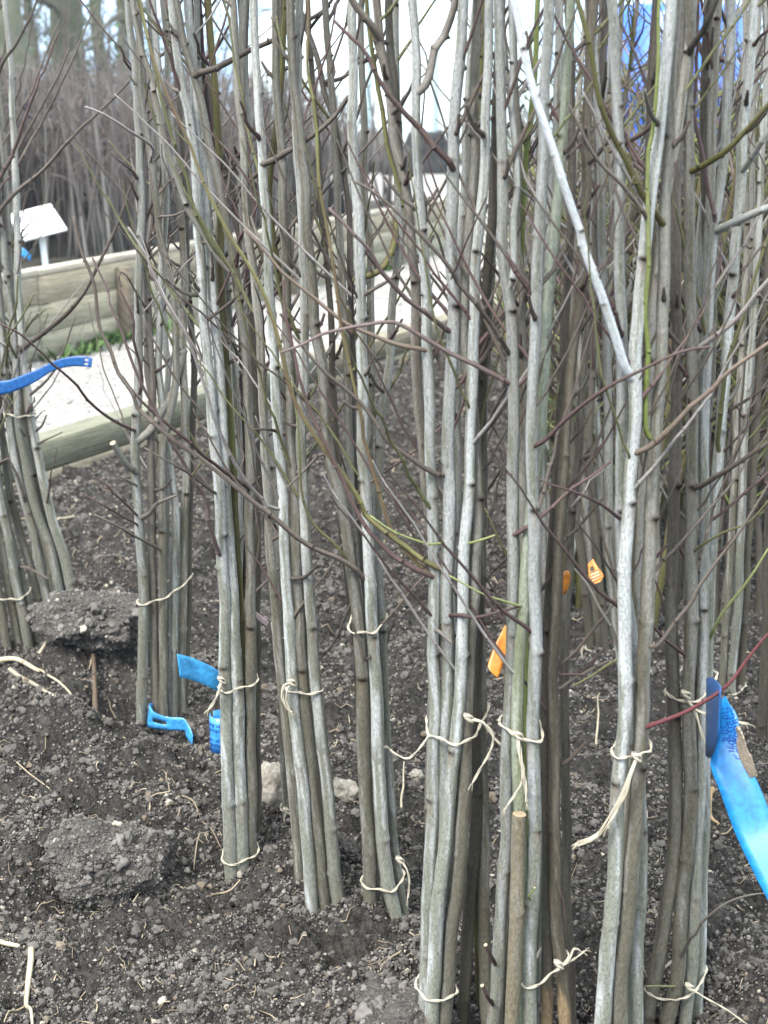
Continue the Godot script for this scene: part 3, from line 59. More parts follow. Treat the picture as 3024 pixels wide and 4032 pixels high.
	["silver-grey sapling, second from left in the thick bundle left of the hanging orange tag","saplings of the thick bundle left of the hanging orange tag","silver",0.008,0.0029,2808,[0.0405,-0.1,-1.5,0.0428,-0.0111,-1.5,0.0446,0.0596,-1.5,0.0501,0.1839,-1.5,0.0523,0.2443,-1.4999,0.0536,0.3229,-1.4999,0.0555,0.3807,-1.4998,0.0549,0.4488,-1.4998,0.0516,0.5225,-1.4997,0.0509,0.6124,-1.4996,0.0487,0.6822,-1.4995,0.0449,0.7504,-1.4993,0.0429,0.7841,-1.4993,0.0404,0.8433,-1.4991,0.0379,0.8963,-1.499,0.0344,0.9312,-1.4989,0.0325,0.9771,-1.4988,0.0312,1.0277,-1.4986,0.0283,1.0773,-1.4985,0.027,1.098,-1.4984,0.0209,1.2272,-1.503,0.0126,1.3564,-1.5037,0.0063,1.4855,-1.5098],[["redtwig",0.0029,0.0012,[0.0516,0.5293,-1.4997,0.0453,0.5336,-1.4939,0.0098,0.5546,-1.4837,-0.0141,0.5835,-1.4756,-0.0306,0.6135,-1.4689,-0.0485,0.6567,-1.4611,-0.066,0.6985,-1.4548,-0.0828,0.7589,-1.4487,-0.0922,0.8038,-1.4463,-0.0939,0.8399,-1.4457],false],["greenred",0.0021,0.0013,[0.0515,0.5315,-1.4997,0.0428,0.535,-1.4948,0.0228,0.5561,-1.4923,0.0098,0.5794,-1.49,-0.002,0.6156,-1.4869,-0.0154,0.6721,-1.4826,-0.0302,0.729,-1.4785,-0.0411,0.7928,-1.4747,-0.0494,0.8552,-1.4715,-0.0559,0.8984,-1.4696,-0.0617,0.9356,-1.4683,-0.0676,1.0105,-1.4665,-0.0693,1.0594,-1.4658,-0.0714,1.0959,-1.4657],false],["tantwig",0.0025,0.0012,[0.0442,0.7626,-1.4993,0.0371,0.7648,-1.4934,0.0082,0.7722,-1.4863,-0.0178,0.7843,-1.4803,-0.0438,0.7992,-1.4751,-0.0838,0.8335,-1.4686,-0.1094,0.8593,-1.4661,-0.1327,0.8842,-1.4653],false],["brown",0.0022,0.0016,[0.0539,0.4718,-1.4998,0.0582,0.4749,-1.4815,0.0683,0.4687,-1.4658],false],["brown",0.0041,0.0036,[0.0317,1.0089,-1.4987,0.0375,1.0126,-1.4959,0.051,1.0484,-1.5015,0.064,1.0817,-1.5042,0.0685,1.103,-1.5047],false],["twig",0.003,0.0012,[0.0209,1.2272,-1.503,-0.0425,1.333,-1.5032,-0.106,1.4588,-1.5035],false],["twig",0.003,0.0012,[0.0168,1.2918,-1.5033,0.0654,1.3752,-1.5153,0.114,1.4786,-1.5272],false]],false,-9],
	["silver-grey sapling, third from left in the thick bundle left of the hanging orange tag","saplings of the thick bundle left of the hanging orange tag","silver",0.0089,0.0035,2821,[0.0609,-0.1,-1.5041,0.0609,-0.0138,-1.504,0.0609,0.0763,-1.5039,0.062,0.1702,-1.5037,0.063,0.2614,-1.5034,0.0646,0.3209,-1.5031,0.0656,0.3795,-1.5027,0.0675,0.4479,-1.5022,0.0643,0.5219,-1.5015,0.0661,0.6121,-1.5005,0.064,0.6822,-1.4996,0.0655,0.7506,-1.4985,0.0666,0.8258,-1.4972,0.0662,0.8791,-1.4962,0.0671,0.9259,-1.4952,0.0682,0.9685,-1.4942,0.0693,1.0107,-1.4932,0.0721,1.0522,-1.4921,0.0733,1.0976,-1.491,0.0812,1.2784,-1.4776,0.0789,1.4599,-1.4741,0.0742,1.641,-1.4622],[["greenred",0.0029,0.001,[0.0646,0.5357,-1.5014,0.0566,0.5401,-1.496,0.022,0.5637,-1.4893,-0.0123,0.594,-1.4825,-0.0285,0.6213,-1.478,-0.0459,0.6512,-1.4734,-0.0717,0.689,-1.4675,-0.0905,0.7254,-1.4626,-0.1006,0.7755,-1.4571,-0.1153,0.8284,-1.4517,-0.1455,0.8866,-1.4463,-0.164,0.9243,-1.4434,-0.194,0.9983,-1.4394,-0.2092,1.0385,-1.4381,-0.2184,1.0897,-1.4374,-0.2229,1.1027,-1.4374],false],["pink",0.0028,0.0014,[0.066,0.7818,-1.498,0.0579,0.7885,-1.4858,0.0299,0.8136,-1.4582,-0.0009,0.8487,-1.432,-0.0261,0.8829,-1.4178,-0.0496,0.9081,-1.414],false],["twig",0.0026,0.0015,[0.0654,0.6356,-1.5002,0.0469,0.6433,-1.4879,0.0179,0.6672,-1.4743,0.0012,0.6824,-1.4672,-0.0129,0.7052,-1.4602,-0.028,0.7251,-1.4547,-0.0681,0.764,-1.4473,-0.0871,0.7869,-1.4462],false],["lime",0.0013,0.0008,[0.0652,0.5671,-1.501,0.0474,0.5682,-1.4861,0.0132,0.5847,-1.4713,-0.003,0.5952,-1.4678,-0.0139,0.6032,-1.467],false],["redtwig",0.0024,0.0013,[0.0658,0.4858,-1.5019,0.0727,0.4918,-1.4884,0.0899,0.4966,-1.4695,0.1065,0.504,-1.4568,0.1359,0.515,-1.4479],false],["twig",0.003,0.0018,[0.0651,0.7334,-1.4988,0.0728,0.736,-1.4989,0.0972,0.7505,-1.5098,0.1086,0.7642,-1.5135,0.1155,0.7819,-1.5148],false],["redtwig",0.0032,0.0016,[0.0673,0.9361,-1.4949,0.0603,0.9483,-1.4853,0.0416,0.9673,-1.4755,0.0163,0.9957,-1.4641,-0.0051,1.0222,-1.4568,-0.0137,1.0356,-1.4543,-0.0179,1.0462,-1.453,-0.0328,1.0599,-1.4514,-0.0461,1.0731,-1.4509],false],["twig",0.003,0.0012,[0.0812,1.2784,-1.4776,0.134,1.3731,-1.4984,0.1868,1.4877,-1.5193],false],["twig",0.003,0.0012,[0.0801,1.3692,-1.4758,0.1004,1.4322,-1.444,0.1208,1.5152,-1.4121],false]],false,-9],
	["silver-grey sapling, fourth from left in the thick bundle left of the hanging orange tag","saplings of the thick bundle left of the hanging orange tag","silver",0.0085,0.0026,2834,[0.049,-0.1,-1.488,0.0523,-0.003,-1.488,0.0544,0.0567,-1.488,0.0575,0.15,-1.488,0.0646,0.2305,-1.488,0.0694,0.2896,-1.4881,0.0769,0.3667,-1.4881,0.079,0.453,-1.4882,0.0817,0.5261,-1.4883,0.0853,0.6153,-1.4884,0.0861,0.6845,-1.4884,0.0876,0.7522,-1.4886,0.0884,0.7819,-1.4886,0.0882,0.8444,-1.4887,0.0913,0.8797,-1.4888,0.0949,0.9293,-1.4889,0.0948,0.9773,-1.489,0.096,1.0192,-1.4891,0.097,1.0975,-1.4893,0.0914,1.2333,-1.4824,0.0837,1.3693,-1.4822,0.078,1.5053,-1.4812],[["lime",0.0014,0.0009,[0.0834,0.5691,-1.4883,0.0939,0.5755,-1.4719,0.1111,0.583,-1.4643],false],["twig",0.003,0.0012,[0.0914,1.2333,-1.4824,0.1035,1.3343,-1.5417,0.1157,1.4553,-1.6011],false],["twig",0.003,0.0012,[0.0876,1.3013,-1.4823,0.0984,1.3883,-1.4312,0.1093,1.4953,-1.3802],false]],false,-9],
	["grey-brown sapling, rightmost in the thick bundle left of the hanging orange tag","saplings of the thick bundle left of the hanging orange tag","greybrown",0.0085,0.0025,2847,[0.0633,-0.1,-1.4939,0.0681,-0.0071,-1.494,0.0751,0.1258,-1.4942,0.0822,0.2272,-1.4946,0.0858,0.3058,-1.495,0.0874,0.3636,-1.4955,0.0901,0.4388,-1.4962,0.0931,0.5233,-1.4972,0.0949,0.6126,-1.4984,0.0889,0.7075,-1.5001,0.08,0.7709,-1.5014,0.0818,0.8429,-1.503,0.0849,0.8959,-1.5044,0.0871,0.9309,-1.5053,0.0872,0.9784,-1.5067,0.0878,1.0369,-1.5086,0.0874,1.0988,-1.5105,0.0805,1.266,-1.5073,0.0664,1.4325,-1.4993,0.0612,1.5997,-1.4978],[["purple",0.0016,0.0011,[0.0932,0.5246,-1.4972,0.1078,0.4994,-1.507,0.1295,0.4721,-1.5132],false],["twig",0.003,0.0012,[0.0805,1.266,-1.5073,0.1149,1.3349,-1.4843,0.1493,1.4238,-1.4613],false],["twig",0.003,0.0012,[0.0735,1.3492,-1.5033,0.0223,1.4754,-1.4475,-0.0289,1.6216,-1.3917],false]],false,-9],
	["dark rear sapling half hidden in the thick bundle left of the hanging orange tag","saplings of the thick bundle left of the hanging orange tag","dark",0.0076,0.0024,2860,[0.0821,-0.1,-1.53,0.088,-0.0247,-1.53,0.0915,0.0193,-1.53,0.0966,0.1262,-1.5298,0.1003,0.2496,-1.5294,0.0979,0.3493,-1.5289,0.0981,0.4383,-1.5282,0.0982,0.5136,-1.5276,0.0972,0.6054,-1.5265,0.099,0.7026,-1.5252,0.1009,0.7805,-1.524,0.1038,0.8564,-1.5226,0.1066,0.9058,-1.5216,0.1076,0.9782,-1.52,0.1076,1.0947,-1.517,0.0998,1.2531,-1.5209,0.0838,1.4109,-1.5176,0.063,1.5679,-1.5086],[["redtwig",0.0027,0.0016,[0.0981,0.4555,-1.5281,0.1048,0.4648,-1.5342,0.1215,0.4704,-1.5426,0.1296,0.4785,-1.5441],false],["twig",0.003,0.0012,[0.0998,1.2531,-1.5209,0.1376,1.3169,-1.5152,0.1754,1.4006,-1.5094],false],["twig",0.003,0.0012,[0.0918,1.332,-1.5192,0.1242,1.4107,-1.5536,0.1566,1.5094,-1.5879],false]],false,-9],
	["grey-brown rear sapling half hidden in the thick bundle left of the hanging orange tag","saplings of the thick bundle left of the hanging orange tag","greybrown",0.0073,0.0027,2873,[0.1228,-0.1,-1.5349,0.1189,-0.0247,-1.535,0.1167,0.0161,-1.535,0.1132,0.1017,-1.5354,0.1095,0.2258,-1.5365,0.1054,0.3647,-1.5388,0.1035,0.4338,-1.5404,0.1035,0.5089,-1.5425,0.1038,0.6005,-1.5455,0.1018,0.7417,-1.5516,0.1063,0.7913,-1.5541,0.1087,0.8559,-1.5577,0.1107,0.9104,-1.561,0.1117,1.002,-1.5672,0.1142,1.0983,-1.5747,0.1165,1.2235,-1.5884,0.1177,1.3494,-1.5948,0.1215,1.4748,-1.6057],[["twig",0.0013,0.0009,[0.1035,0.5214,-1.5428,0.1152,0.503,-1.5388,0.1277,0.4831,-1.5388],false],["twig",0.003,0.0012,[0.1165,1.2235,-1.5884,0.0452,1.3484,-1.6112,-0.0261,1.4932,-1.634],false],["twig",0.003,0.0012,[0.1171,1.2864,-1.5916,0.0531,1.4129,-1.6322,-0.011,1.5593,-1.6728],false]],false,-9],
	["brown sapling, leftmost in the thick bundle left of the hanging orange tag","saplings of the thick bundle left of the hanging orange tag","brown",0.0072,0.0027,2886,[0.0512,-0.1,-1.52,0.0514,-0.018,-1.52,0.0517,0.1298,-1.5201,0.053,0.3131,-1.5204,0.0559,0.4411,-1.5207,0.0524,0.542,-1.5211,0.0444,0.6237,-1.5215,0.0377,0.6951,-1.5219,0.0344,0.7293,-1.5221,0.0322,0.7955,-1.5225,0.0282,0.8409,-1.5229,0.0235,0.8858,-1.5232,0.0199,0.9213,-1.5235,0.0171,0.9325,-1.5236,0.0109,0.9679,-1.5239,0.0037,1.0197,-1.5244,-0.0027,1.0534,-1.5248,-0.0077,1.0952,-1.5253,-0.038,1.2796,-1.5219,-0.0652,1.4645,-1.5266,-0.0957,1.6488,-1.5231],[["dark",0.0042,0.0042,[0.0189,0.9252,-1.5236,0.0171,0.9637,-1.531,0.0134,1.0187,-1.5426,0.0072,1.0542,-1.5472,0.0054,1.1037,-1.5496],false],["dark",0.0041,0.0031,[-0.0031,1.0571,-1.5248,-0.0101,1.0695,-1.5164,-0.0268,1.0898,-1.5116,-0.0339,1.1034,-1.5108],false],["olive",0.0027,0.002,[0.0227,0.8934,-1.5233,0.012,0.9298,-1.5289,0.002,0.9635,-1.5362,-0.0079,1.0259,-1.5453,-0.0176,1.1014,-1.5493],false],["twig",0.003,0.0012,[-0.038,1.2796,-1.5219,0.0071,1.3919,-1.4719,0.0522,1.5242,-1.4219],false],["twig",0.003,0.0012,[-0.0516,1.372,-1.5243,-0.088,1.4372,-1.5386,-0.1244,1.5224,-1.5529],false]],false,-9],
	["grey rear sapling half hidden in the thick bundle left of the hanging orange tag","saplings of the thick bundle left of the hanging orange tag","grey",0.0073,0.0029,3107,[0.0662,-0.1,-1.5599,0.0677,-0.0414,-1.56,0.0701,0.0516,-1.5601,0.0714,0.1485,-1.5604,0.0724,0.2425,-1.5609,0.0748,0.3037,-1.5613,0.0749,0.3641,-1.5618,0.0787,0.4345,-1.5626,0.0761,0.5107,-1.5635,0.0784,0.6038,-1.565,0.0751,0.6762,-1.5663,0.0781,0.747,-1.5678,0.079,0.8251,-1.5696,0.0798,0.8807,-1.5711,0.0823,0.9295,-1.5725,0.084,0.9743,-1.5739,0.0843,1.0186,-1.5754,0.0872,1.0624,-1.5769,0.0904,1.1104,-1.5782,0.1024,1.2565,-1.5884,0.1121,1.4023,-1.6043,0.121,1.5481,-1.6207],[["twig",0.003,0.0012,[0.1024,1.2565,-1.5884,0.0604,1.3265,-1.5905,0.0185,1.4165,-1.5926],false],["twig",0.003,0.0012,[0.1072,1.3294,-1.5963,0.0766,1.4404,-1.6555,0.046,1.5713,-1.7146],false]],false,-9],
	["brown rear sapling half hidden in the thick bundle left of the hanging orange tag","saplings of the thick bundle left of the hanging orange tag","brown",0.0072,0.0022,3120,[0.057,-0.1,-1.578,0.0601,-0.0535,-1.578,0.0644,0.0097,-1.5781,0.0682,0.1082,-1.5784,0.0755,0.1931,-1.5789,0.0827,0.2554,-1.5795,0.0901,0.3365,-1.5804,0.0927,0.4275,-1.5818,0.0965,0.5046,-1.5832,0.1031,0.5986,-1.5853,0.1016,0.6719,-1.5872,0.105,0.7435,-1.5894,0.1058,0.775,-1.5904,0.106,0.8414,-1.5928,0.1104,0.8789,-1.5943,0.1141,0.9318,-1.5965,0.1167,0.9831,-1.5988,0.1172,1.0281,-1.601,0.1197,1.1122,-1.6047,0.1217,1.2544,-1.6133,0.1253,1.3966,-1.621,0.1242,1.5387,-1.6314],[["twig",0.003,0.0012,[0.1217,1.2544,-1.6133,0.1866,1.3794,-1.6509,0.2515,1.5243,-1.6884],false],["twig",0.003,0.0012,[0.1235,1.3255,-1.6172,0.1198,1.3793,-1.6492,0.1161,1.4531,-1.6813],false]],false,-9],
	["olive-green rear sapling half hidden in the thick bundle left of the hanging orange tag","saplings of the thick bundle left of the hanging orange tag","olive",0.006,0.0022,3133,[0.118,-0.1,-1.5959,0.1157,-0.0551,-1.596,0.1136,-0.0128,-1.5961,0.11,0.0758,-1.5965,0.1043,0.2044,-1.5982,0.1001,0.3479,-1.6016,0.0951,0.4195,-1.6039,0.097,0.4971,-1.6069,0.0954,0.592,-1.6115,0.0932,0.7385,-1.6203,0.0979,0.79,-1.624,0.0991,0.8572,-1.6293,0.1006,0.914,-1.6342,0.0998,1.0098,-1.6434,0.1018,1.1107,-1.6534,0.1025,1.233,-1.6671,0.0989,1.3555,-1.6778,0.1009,1.4784,-1.6832],[["twig",0.003,0.0012,[0.1025,1.233,-1.6671,0.1725,1.3518,-1.6537,0.2426,1.4906,-1.6403],false],["twig",0.003,0.0012,[0.1007,1.2942,-1.6724,0.0955,1.4017,-1.6082,0.0903,1.5291,-1.5439],false]],false,-9],
	["grey sapling, leftmost in the bundle that has the sawn-off stub","saplings of the bundle that has the sawn-off stub","grey",0.0078,0.0032,2821,[0.1118,-0.1,-1.465,0.1178,0.0125,-1.465,0.1209,0.0707,-1.465,0.1241,0.1702,-1.4649,0.1284,0.2667,-1.4647,0.1276,0.3785,-1.4643,0.1301,0.4343,-1.4641,0.1308,0.5056,-1.4637,0.1273,0.592,-1.4632,0.1263,0.6926,-1.4624,0.1216,0.7735,-1.4617,0.1181,0.8213,-1.4612,0.1135,0.8648,-1.4607,0.1124,0.9162,-1.46,0.112,0.9561,-1.4595,0.1093,1.0046,-1.4588,0.1026,1.0954,-1.4575,0.0927,1.2763,-1.4458,0.0735,1.4568,-1.4439,0.0525,1.6368,-1.4336],[["twig",0.0025,0.0013,[0.1221,0.7649,-1.4617,0.1146,0.7819,-1.447,0.1078,0.7927,-1.4396,0.0938,0.8089,-1.4279,0.0579,0.8578,-1.4003,0.0448,0.8727,-1.3933,0.0075,0.911,-1.3807,-0.0139,0.9279,-1.378,-0.0252,0.9337,-1.3777],false],["pink",0.0027,0.0012,[0.1238,0.7362,-1.462,0.1173,0.7412,-1.4552,0.0852,0.7587,-1.4423,0.0467,0.782,-1.429,0.0207,0.7969,-1.4217,-0.0026,0.8028,-1.4169,-0.0312,0.8001,-1.4125,-0.0589,0.7944,-1.4096,-0.0762,0.7851,-1.4084,-0.0959,0.7766,-1.408],false],["silver",0.0036,0.0025,[0.1176,0.8261,-1.4611,0.1239,0.8433,-1.4583,0.1251,0.886,-1.4609,0.1244,0.9244,-1.4628,0.1203,1.0019,-1.4657,0.1152,1.0916,-1.4671,0.1131,1.1048,-1.4671],false],["redtwig",0.0025,0.0012,[0.1277,0.5838,-1.4632,0.1354,0.59,-1.4534,0.1539,0.6101,-1.4396,0.1745,0.6332,-1.4279,0.1863,0.6441,-1.4237,0.2016,0.6562,-1.4204,0.2163,0.6695,-1.4192],false],["redtwig",0.0022,0.0019,[0.1198,0.0504,-1.465,0.1109,0.075,-1.4412,0.104,0.0968,-1.431],true],["redtwig",0.0022,0.0019,[0.1218,0.1002,-1.465,0.1125,0.1289,-1.4379,0.1069,0.1451,-1.431],true],["twig",0.003,0.0012,[0.0927,1.2763,-1.4458,0.1455,1.3709,-1.4666,0.1983,1.4855,-1.4875],false],["twig",0.003,0.0012,[0.0831,1.3665,-1.4449,0.1034,1.4295,-1.413,0.1238,1.5125,-1.3811],false]],false,-9],
	["thick sawn-off stub in the bundle above the bottom twine","saplings of the bundle that has the sawn-off stub","stubwood",0.0082,0.007,2834,[0.1313,-0.1,-1.43,0.1348,0.0361,-1.43,0.1363,0.0929,-1.43,0.1368,0.1901,-1.4298,0.1381,0.2843,-1.4296,0.1388,0.2963,-1.4295],[],true,-9],
	["greenish silver sapling, third from left in the bundle that has the sawn-off stub","saplings of the bundle that has the sawn-off stub","greensilver",0.0077,0.0028,2847,[0.1557,-0.1,-1.4498,0.1514,0.0289,-1.45,0.1477,0.1397,-1.4502,0.1429,0.2583,-1.4507,0.1383,0.3443,-1.4513,0.1376,0.4003,-1.4519,0.1386,0.4388,-1.4523,0.1406,0.5092,-1.4533,0.1421,0.5774,-1.4544,0.1469,0.6279,-1.4553,0.1533,0.6938,-1.4567,0.1562,0.7686,-1.4585,0.1583,0.8214,-1.4599,0.1615,0.8648,-1.4612,0.1645,0.916,-1.4628,0.1662,0.9599,-1.4643,0.1701,1.0192,-1.4665,0.1711,1.0962,-1.4695,0.1672,1.2634,-1.4674,0.1559,1.4302,-1.4606,0.1534,1.5975,-1.4601],[["lime",0.0013,0.0009,[0.1406,0.5113,-1.4533,0.1339,0.5154,-1.445,0.1041,0.5315,-1.4285,0.084,0.5434,-1.4217,0.0637,0.5551,-1.4193],false],["twig",0.0023,0.0014,[0.1704,1.0415,-1.4674,0.1772,1.0472,-1.4702,0.1947,1.0634,-1.4814,0.2055,1.0738,-1.4834],false],["twig",0.003,0.0012,[0.1672,1.2634,-1.4674,0.2015,1.3323,-1.4444,0.2359,1.4213,-1.4215],false],["twig",0.003,0.0012,[0.1615,1.3468,-1.464,0.1104,1.473,-1.4082,0.0592,1.6192,-1.3524],false]],false,-9],
	["silver-grey sapling, fourth from left in the bundle that has the sawn-off stub","saplings of the bundle that has the sawn-off stub","silver",0.0082,0.0033,2860,[0.1581,-0.1,-1.4451,0.1574,0.026,-1.445,0.157,0.0834,-1.4449,0.1564,0.1817,-1.4445,0.1555,0.2772,-1.4437,0.1526,0.3879,-1.4423,0.1508,0.4431,-1.4413,0.1499,0.5137,-1.4398,0.1475,0.5991,-1.4377,0.142,0.6985,-1.4345,0.1425,0.7728,-1.4317,0.1428,0.8251,-1.4295,0.1425,0.8679,-1.4275,0.1437,0.9346,-1.4241,0.1444,0.9611,-1.4226,0.1439,1.0185,-1.4192,0.1443,1.0926,-1.4145,0.1373,1.251,-1.4128,0.1222,1.4087,-1.4041,0.1023,1.5654,-1.39],[["redtwig",0.0024,0.0012,[0.143,0.6803,-1.4352,0.1573,0.6941,-1.4166,0.1798,0.7259,-1.392,0.2091,0.7545,-1.3712,0.2296,0.7666,-1.3621,0.2585,0.7829,-1.3539,0.2739,0.7883,-1.3519,0.2913,0.7906,-1.3512],false],["lime",0.0016,0.001,[0.1563,0.191,-1.4445,0.1503,0.2021,-1.43,0.1556,0.2176,-1.4205],true],["twig",0.003,0.0012,[0.1373,1.251,-1.4128,0.1752,1.3148,-1.4071,0.213,1.3986,-1.4013],false],["twig",0.003,0.0012,[0.1298,1.3299,-1.4084,0.1622,1.4086,-1.4427,0.1946,1.5072,-1.477],false]],false,-9],
	["dark rear sapling half hidden in the bundle that has the sawn-off stub","saplings of the bundle that has the sawn-off stub","dark",0.0067,0.0026,2873,[0.1826,-0.1,-1.4799,0.1808,0.0056,-1.48,0.1798,0.0611,-1.4801,0.1771,0.1613,-1.4806,0.1699,0.3704,-1.4833,0.1681,0.4431,-1.4849,0.1708,0.533,-1.4873,0.1764,0.7087,-1.4937,0.1775,0.7536,-1.4957,0.1798,0.8432,-1.5003,0.1829,0.9049,-1.5039,0.1794,1.0019,-1.5102,0.1747,1.0993,-1.5172,0.1682,1.2244,-1.5301,0.161,1.3501,-1.5358,0.1566,1.4756,-1.5461],[["redtwig",0.0018,0.0011,[0.1686,0.4236,-1.4844,0.1757,0.428,-1.4804,0.1941,0.4294,-1.4804,0.2099,0.4285,-1.4804],false],["redtwig",0.0011,0.0004,[0.1743,0.2426,-1.4813,0.1789,0.2149,-1.4661,0.1858,0.191,-1.4605,0.1948,0.1507,-1.4573],false],["twig",0.003,0.0012,[0.1682,1.2244,-1.5301,0.0969,1.3493,-1.553,0.0256,1.4941,-1.5758],false],["twig",0.003,0.0012,[0.1646,1.2873,-1.533,0.1005,1.4137,-1.5736,0.0365,1.5601,-1.6142],false]],false,0.0627],
	["dull brown sapling, rightmost in the bundle that has the sawn-off stub","saplings of the bundle that has the sawn-off stub","brownrib",0.0073,0.003,2886,[0.2107,-0.1,-1.47,0.1999,0.0123,-1.47,0.1946,0.0675,-1.47,0.1864,0.1673,-1.4701,0.182,0.264,-1.4702,0.1782,0.3759,-1.4705,0.1745,0.4318,-1.4706,0.1756,0.4855,-1.4708,0.1772,0.5725,-1.4712,0.1792,0.6405,-1.4715,0.1812,0.7069,-1.4719,0.185,0.7753,-1.4723,0.1888,0.8199,-1.4727,0.1892,0.8898,-1.4732,0.1904,0.9323,-1.4736,0.1903,0.9597,-1.4739,0.1909,1.0193,-1.4745,0.1913,1.0965,-1.4753,0.1834,1.2832,-1.4718,0.1778,1.47,-1.4764,0.168,1.6566,-1.4727],[["twig",0.0021,0.0012,[0.1756,0.415,-1.4706,0.1831,0.4155,-1.4729,0.2086,0.4242,-1.4901,0.2354,0.4387,-1.4966],false],["twig",0.0026,0.0016,[0.177,0.5624,-1.4711,0.1654,0.5263,-1.4834,0.1556,0.5144,-1.4864,0.1508,0.5032,-1.4871],false],["twig",0.003,0.0012,[0.1834,1.2832,-1.4718,0.2286,1.3955,-1.4218,0.2737,1.5278,-1.3718],false],["twig",0.003,0.0012,[0.1806,1.3766,-1.4741,0.1442,1.4418,-1.4884,0.1078,1.527,-1.5027],false]],false,0.0627],
	["green rear sapling half hidden in the bundle that has the sawn-off stub","saplings of the bundle that has the sawn-off stub","green",0.0048,0.0016,2912,[0.1649,-0.1,-1.4995,0.1616,0.0019,-1.5,0.1561,0.1717,-1.5009,0.1521,0.3498,-1.5039,0.1472,0.5181,-1.5091,0.1429,0.6781,-1.5164,0.1392,0.7984,-1.5237,0.1355,0.9108,-1.5319,0.1437,1.0049,-1.54,0.1458,1.0739,-1.5466,0.1469,1.1037,-1.549,0.1603,1.2588,-1.56,0.1648,1.4146,-1.567,0.1704,1.5705,-1.5739],[["twig",0.003,0.0012,[0.1603,1.2588,-1.56,0.1327,1.3186,-1.5371,0.1051,1.3984,-1.5142],false],["twig",0.003,0.0012,[0.1625,1.3367,-1.5635,0.1917,1.425,-1.6077,0.2208,1.5332,-1.652],false]],false,-9],
	["grey-brown rear sapling half hidden in the bundle that has the sawn-off stub","saplings of the bundle that has the sawn-off stub","greybrown",0.0064,0.0026,3120,[0.1247,-0.1,-1.5099,0.1281,-0.0081,-1.51,0.1303,0.0517,-1.51,0.135,0.1538,-1.5103,0.1396,0.2527,-1.5107,0.1395,0.3672,-1.5116,0.142,0.4243,-1.5122,0.1437,0.4974,-1.513,0.1419,0.5858,-1.5143,0.1409,0.6892,-1.5162,0.1361,0.7725,-1.518,0.1353,0.8217,-1.5191,0.1294,0.8668,-1.5203,0.1308,0.9199,-1.5218,0.1298,0.9614,-1.5231,0.1269,1.0119,-1.5247,0.1222,1.1068,-1.5277,0.1134,1.2489,-1.5345,0.1066,1.391,-1.5405,0.0955,1.5328,-1.5492],[["twig",0.003,0.0012,[0.1134,1.2489,-1.5345,0.1783,1.3738,-1.5721,0.2432,1.5188,-1.6096],false],["twig",0.003,0.0012,[0.11,1.32,-1.5375,0.1063,1.3737,-1.5696,0.1026,1.4475,-1.6016],false]],false,-9],
	["grey rear sapling half hidden in the bundle that has the sawn-off stub","saplings of the bundle that has the sawn-off stub","grey",0.007,0.0029,3133,[0.1715,-0.1,-1.5279,0.1704,-0.0201,-1.528,0.1697,0.0404,-1.5281,0.1719,0.1435,-1.5288,0.1722,0.2432,-1.53,0.1688,0.3585,-1.5324,0.1677,0.416,-1.534,0.1683,0.4896,-1.5363,0.1659,0.5789,-1.5398,0.1628,0.6833,-1.5449,0.1637,0.762,-1.5494,0.1664,0.8177,-1.553,0.1664,0.8636,-1.5562,0.1671,0.9357,-1.5617,0.1704,0.9646,-1.5641,0.1713,1.0278,-1.5697,0.1713,1.1102,-1.5764,0.1697,1.2328,-1.588,0.1638,1.3554,-1.5967,0.1636,1.4784,-1.6002],[["twig",0.003,0.0012,[0.1697,1.2328,-1.588,0.2397,1.3516,-1.5746,0.3097,1.4904,-1.5612],false],["twig",0.003,0.0012,[0.1667,1.2941,-1.5923,0.1615,1.4015,-1.5281,0.1563,1.5289,-1.4638],false]],false,-9],
	["brown rear sapling half hidden in the bundle that has the sawn-off stub","saplings of the bundle that has the sawn-off stub","brown",0.0061,0.0025,3146,[0.2184,-0.1,-1.5459,0.2155,-0.0288,-1.546,0.2131,0.0291,-1.5461,0.2056,0.1333,-1.5468,0.2016,0.2341,-1.5483,0.1973,0.3507,-1.551,0.1953,0.4088,-1.5528,0.1957,0.4648,-1.5548,0.198,0.5555,-1.5587,0.2035,0.6265,-1.5623,0.2066,0.6962,-1.5664,0.2098,0.7682,-1.5712,0.2167,0.8152,-1.5747,0.2158,0.8894,-1.5807,0.2189,0.9348,-1.5847,0.2183,0.9641,-1.5875,0.2208,1.0282,-1.5939,0.2229,1.112,-1.6017,0.2299,1.2396,-1.6084,0.2345,1.367,-1.6197,0.2343,1.4944,-1.6315],[["twig",0.003,0.0012,[0.2299,1.2396,-1.6084,0.1948,1.3546,-1.5489,0.1598,1.4897,-1.4894],false],["twig",0.003,0.0012,[0.2322,1.3033,-1.614,0.2063,1.3574,-1.6337,0.1805,1.4316,-1.6534],false]],false,-9],
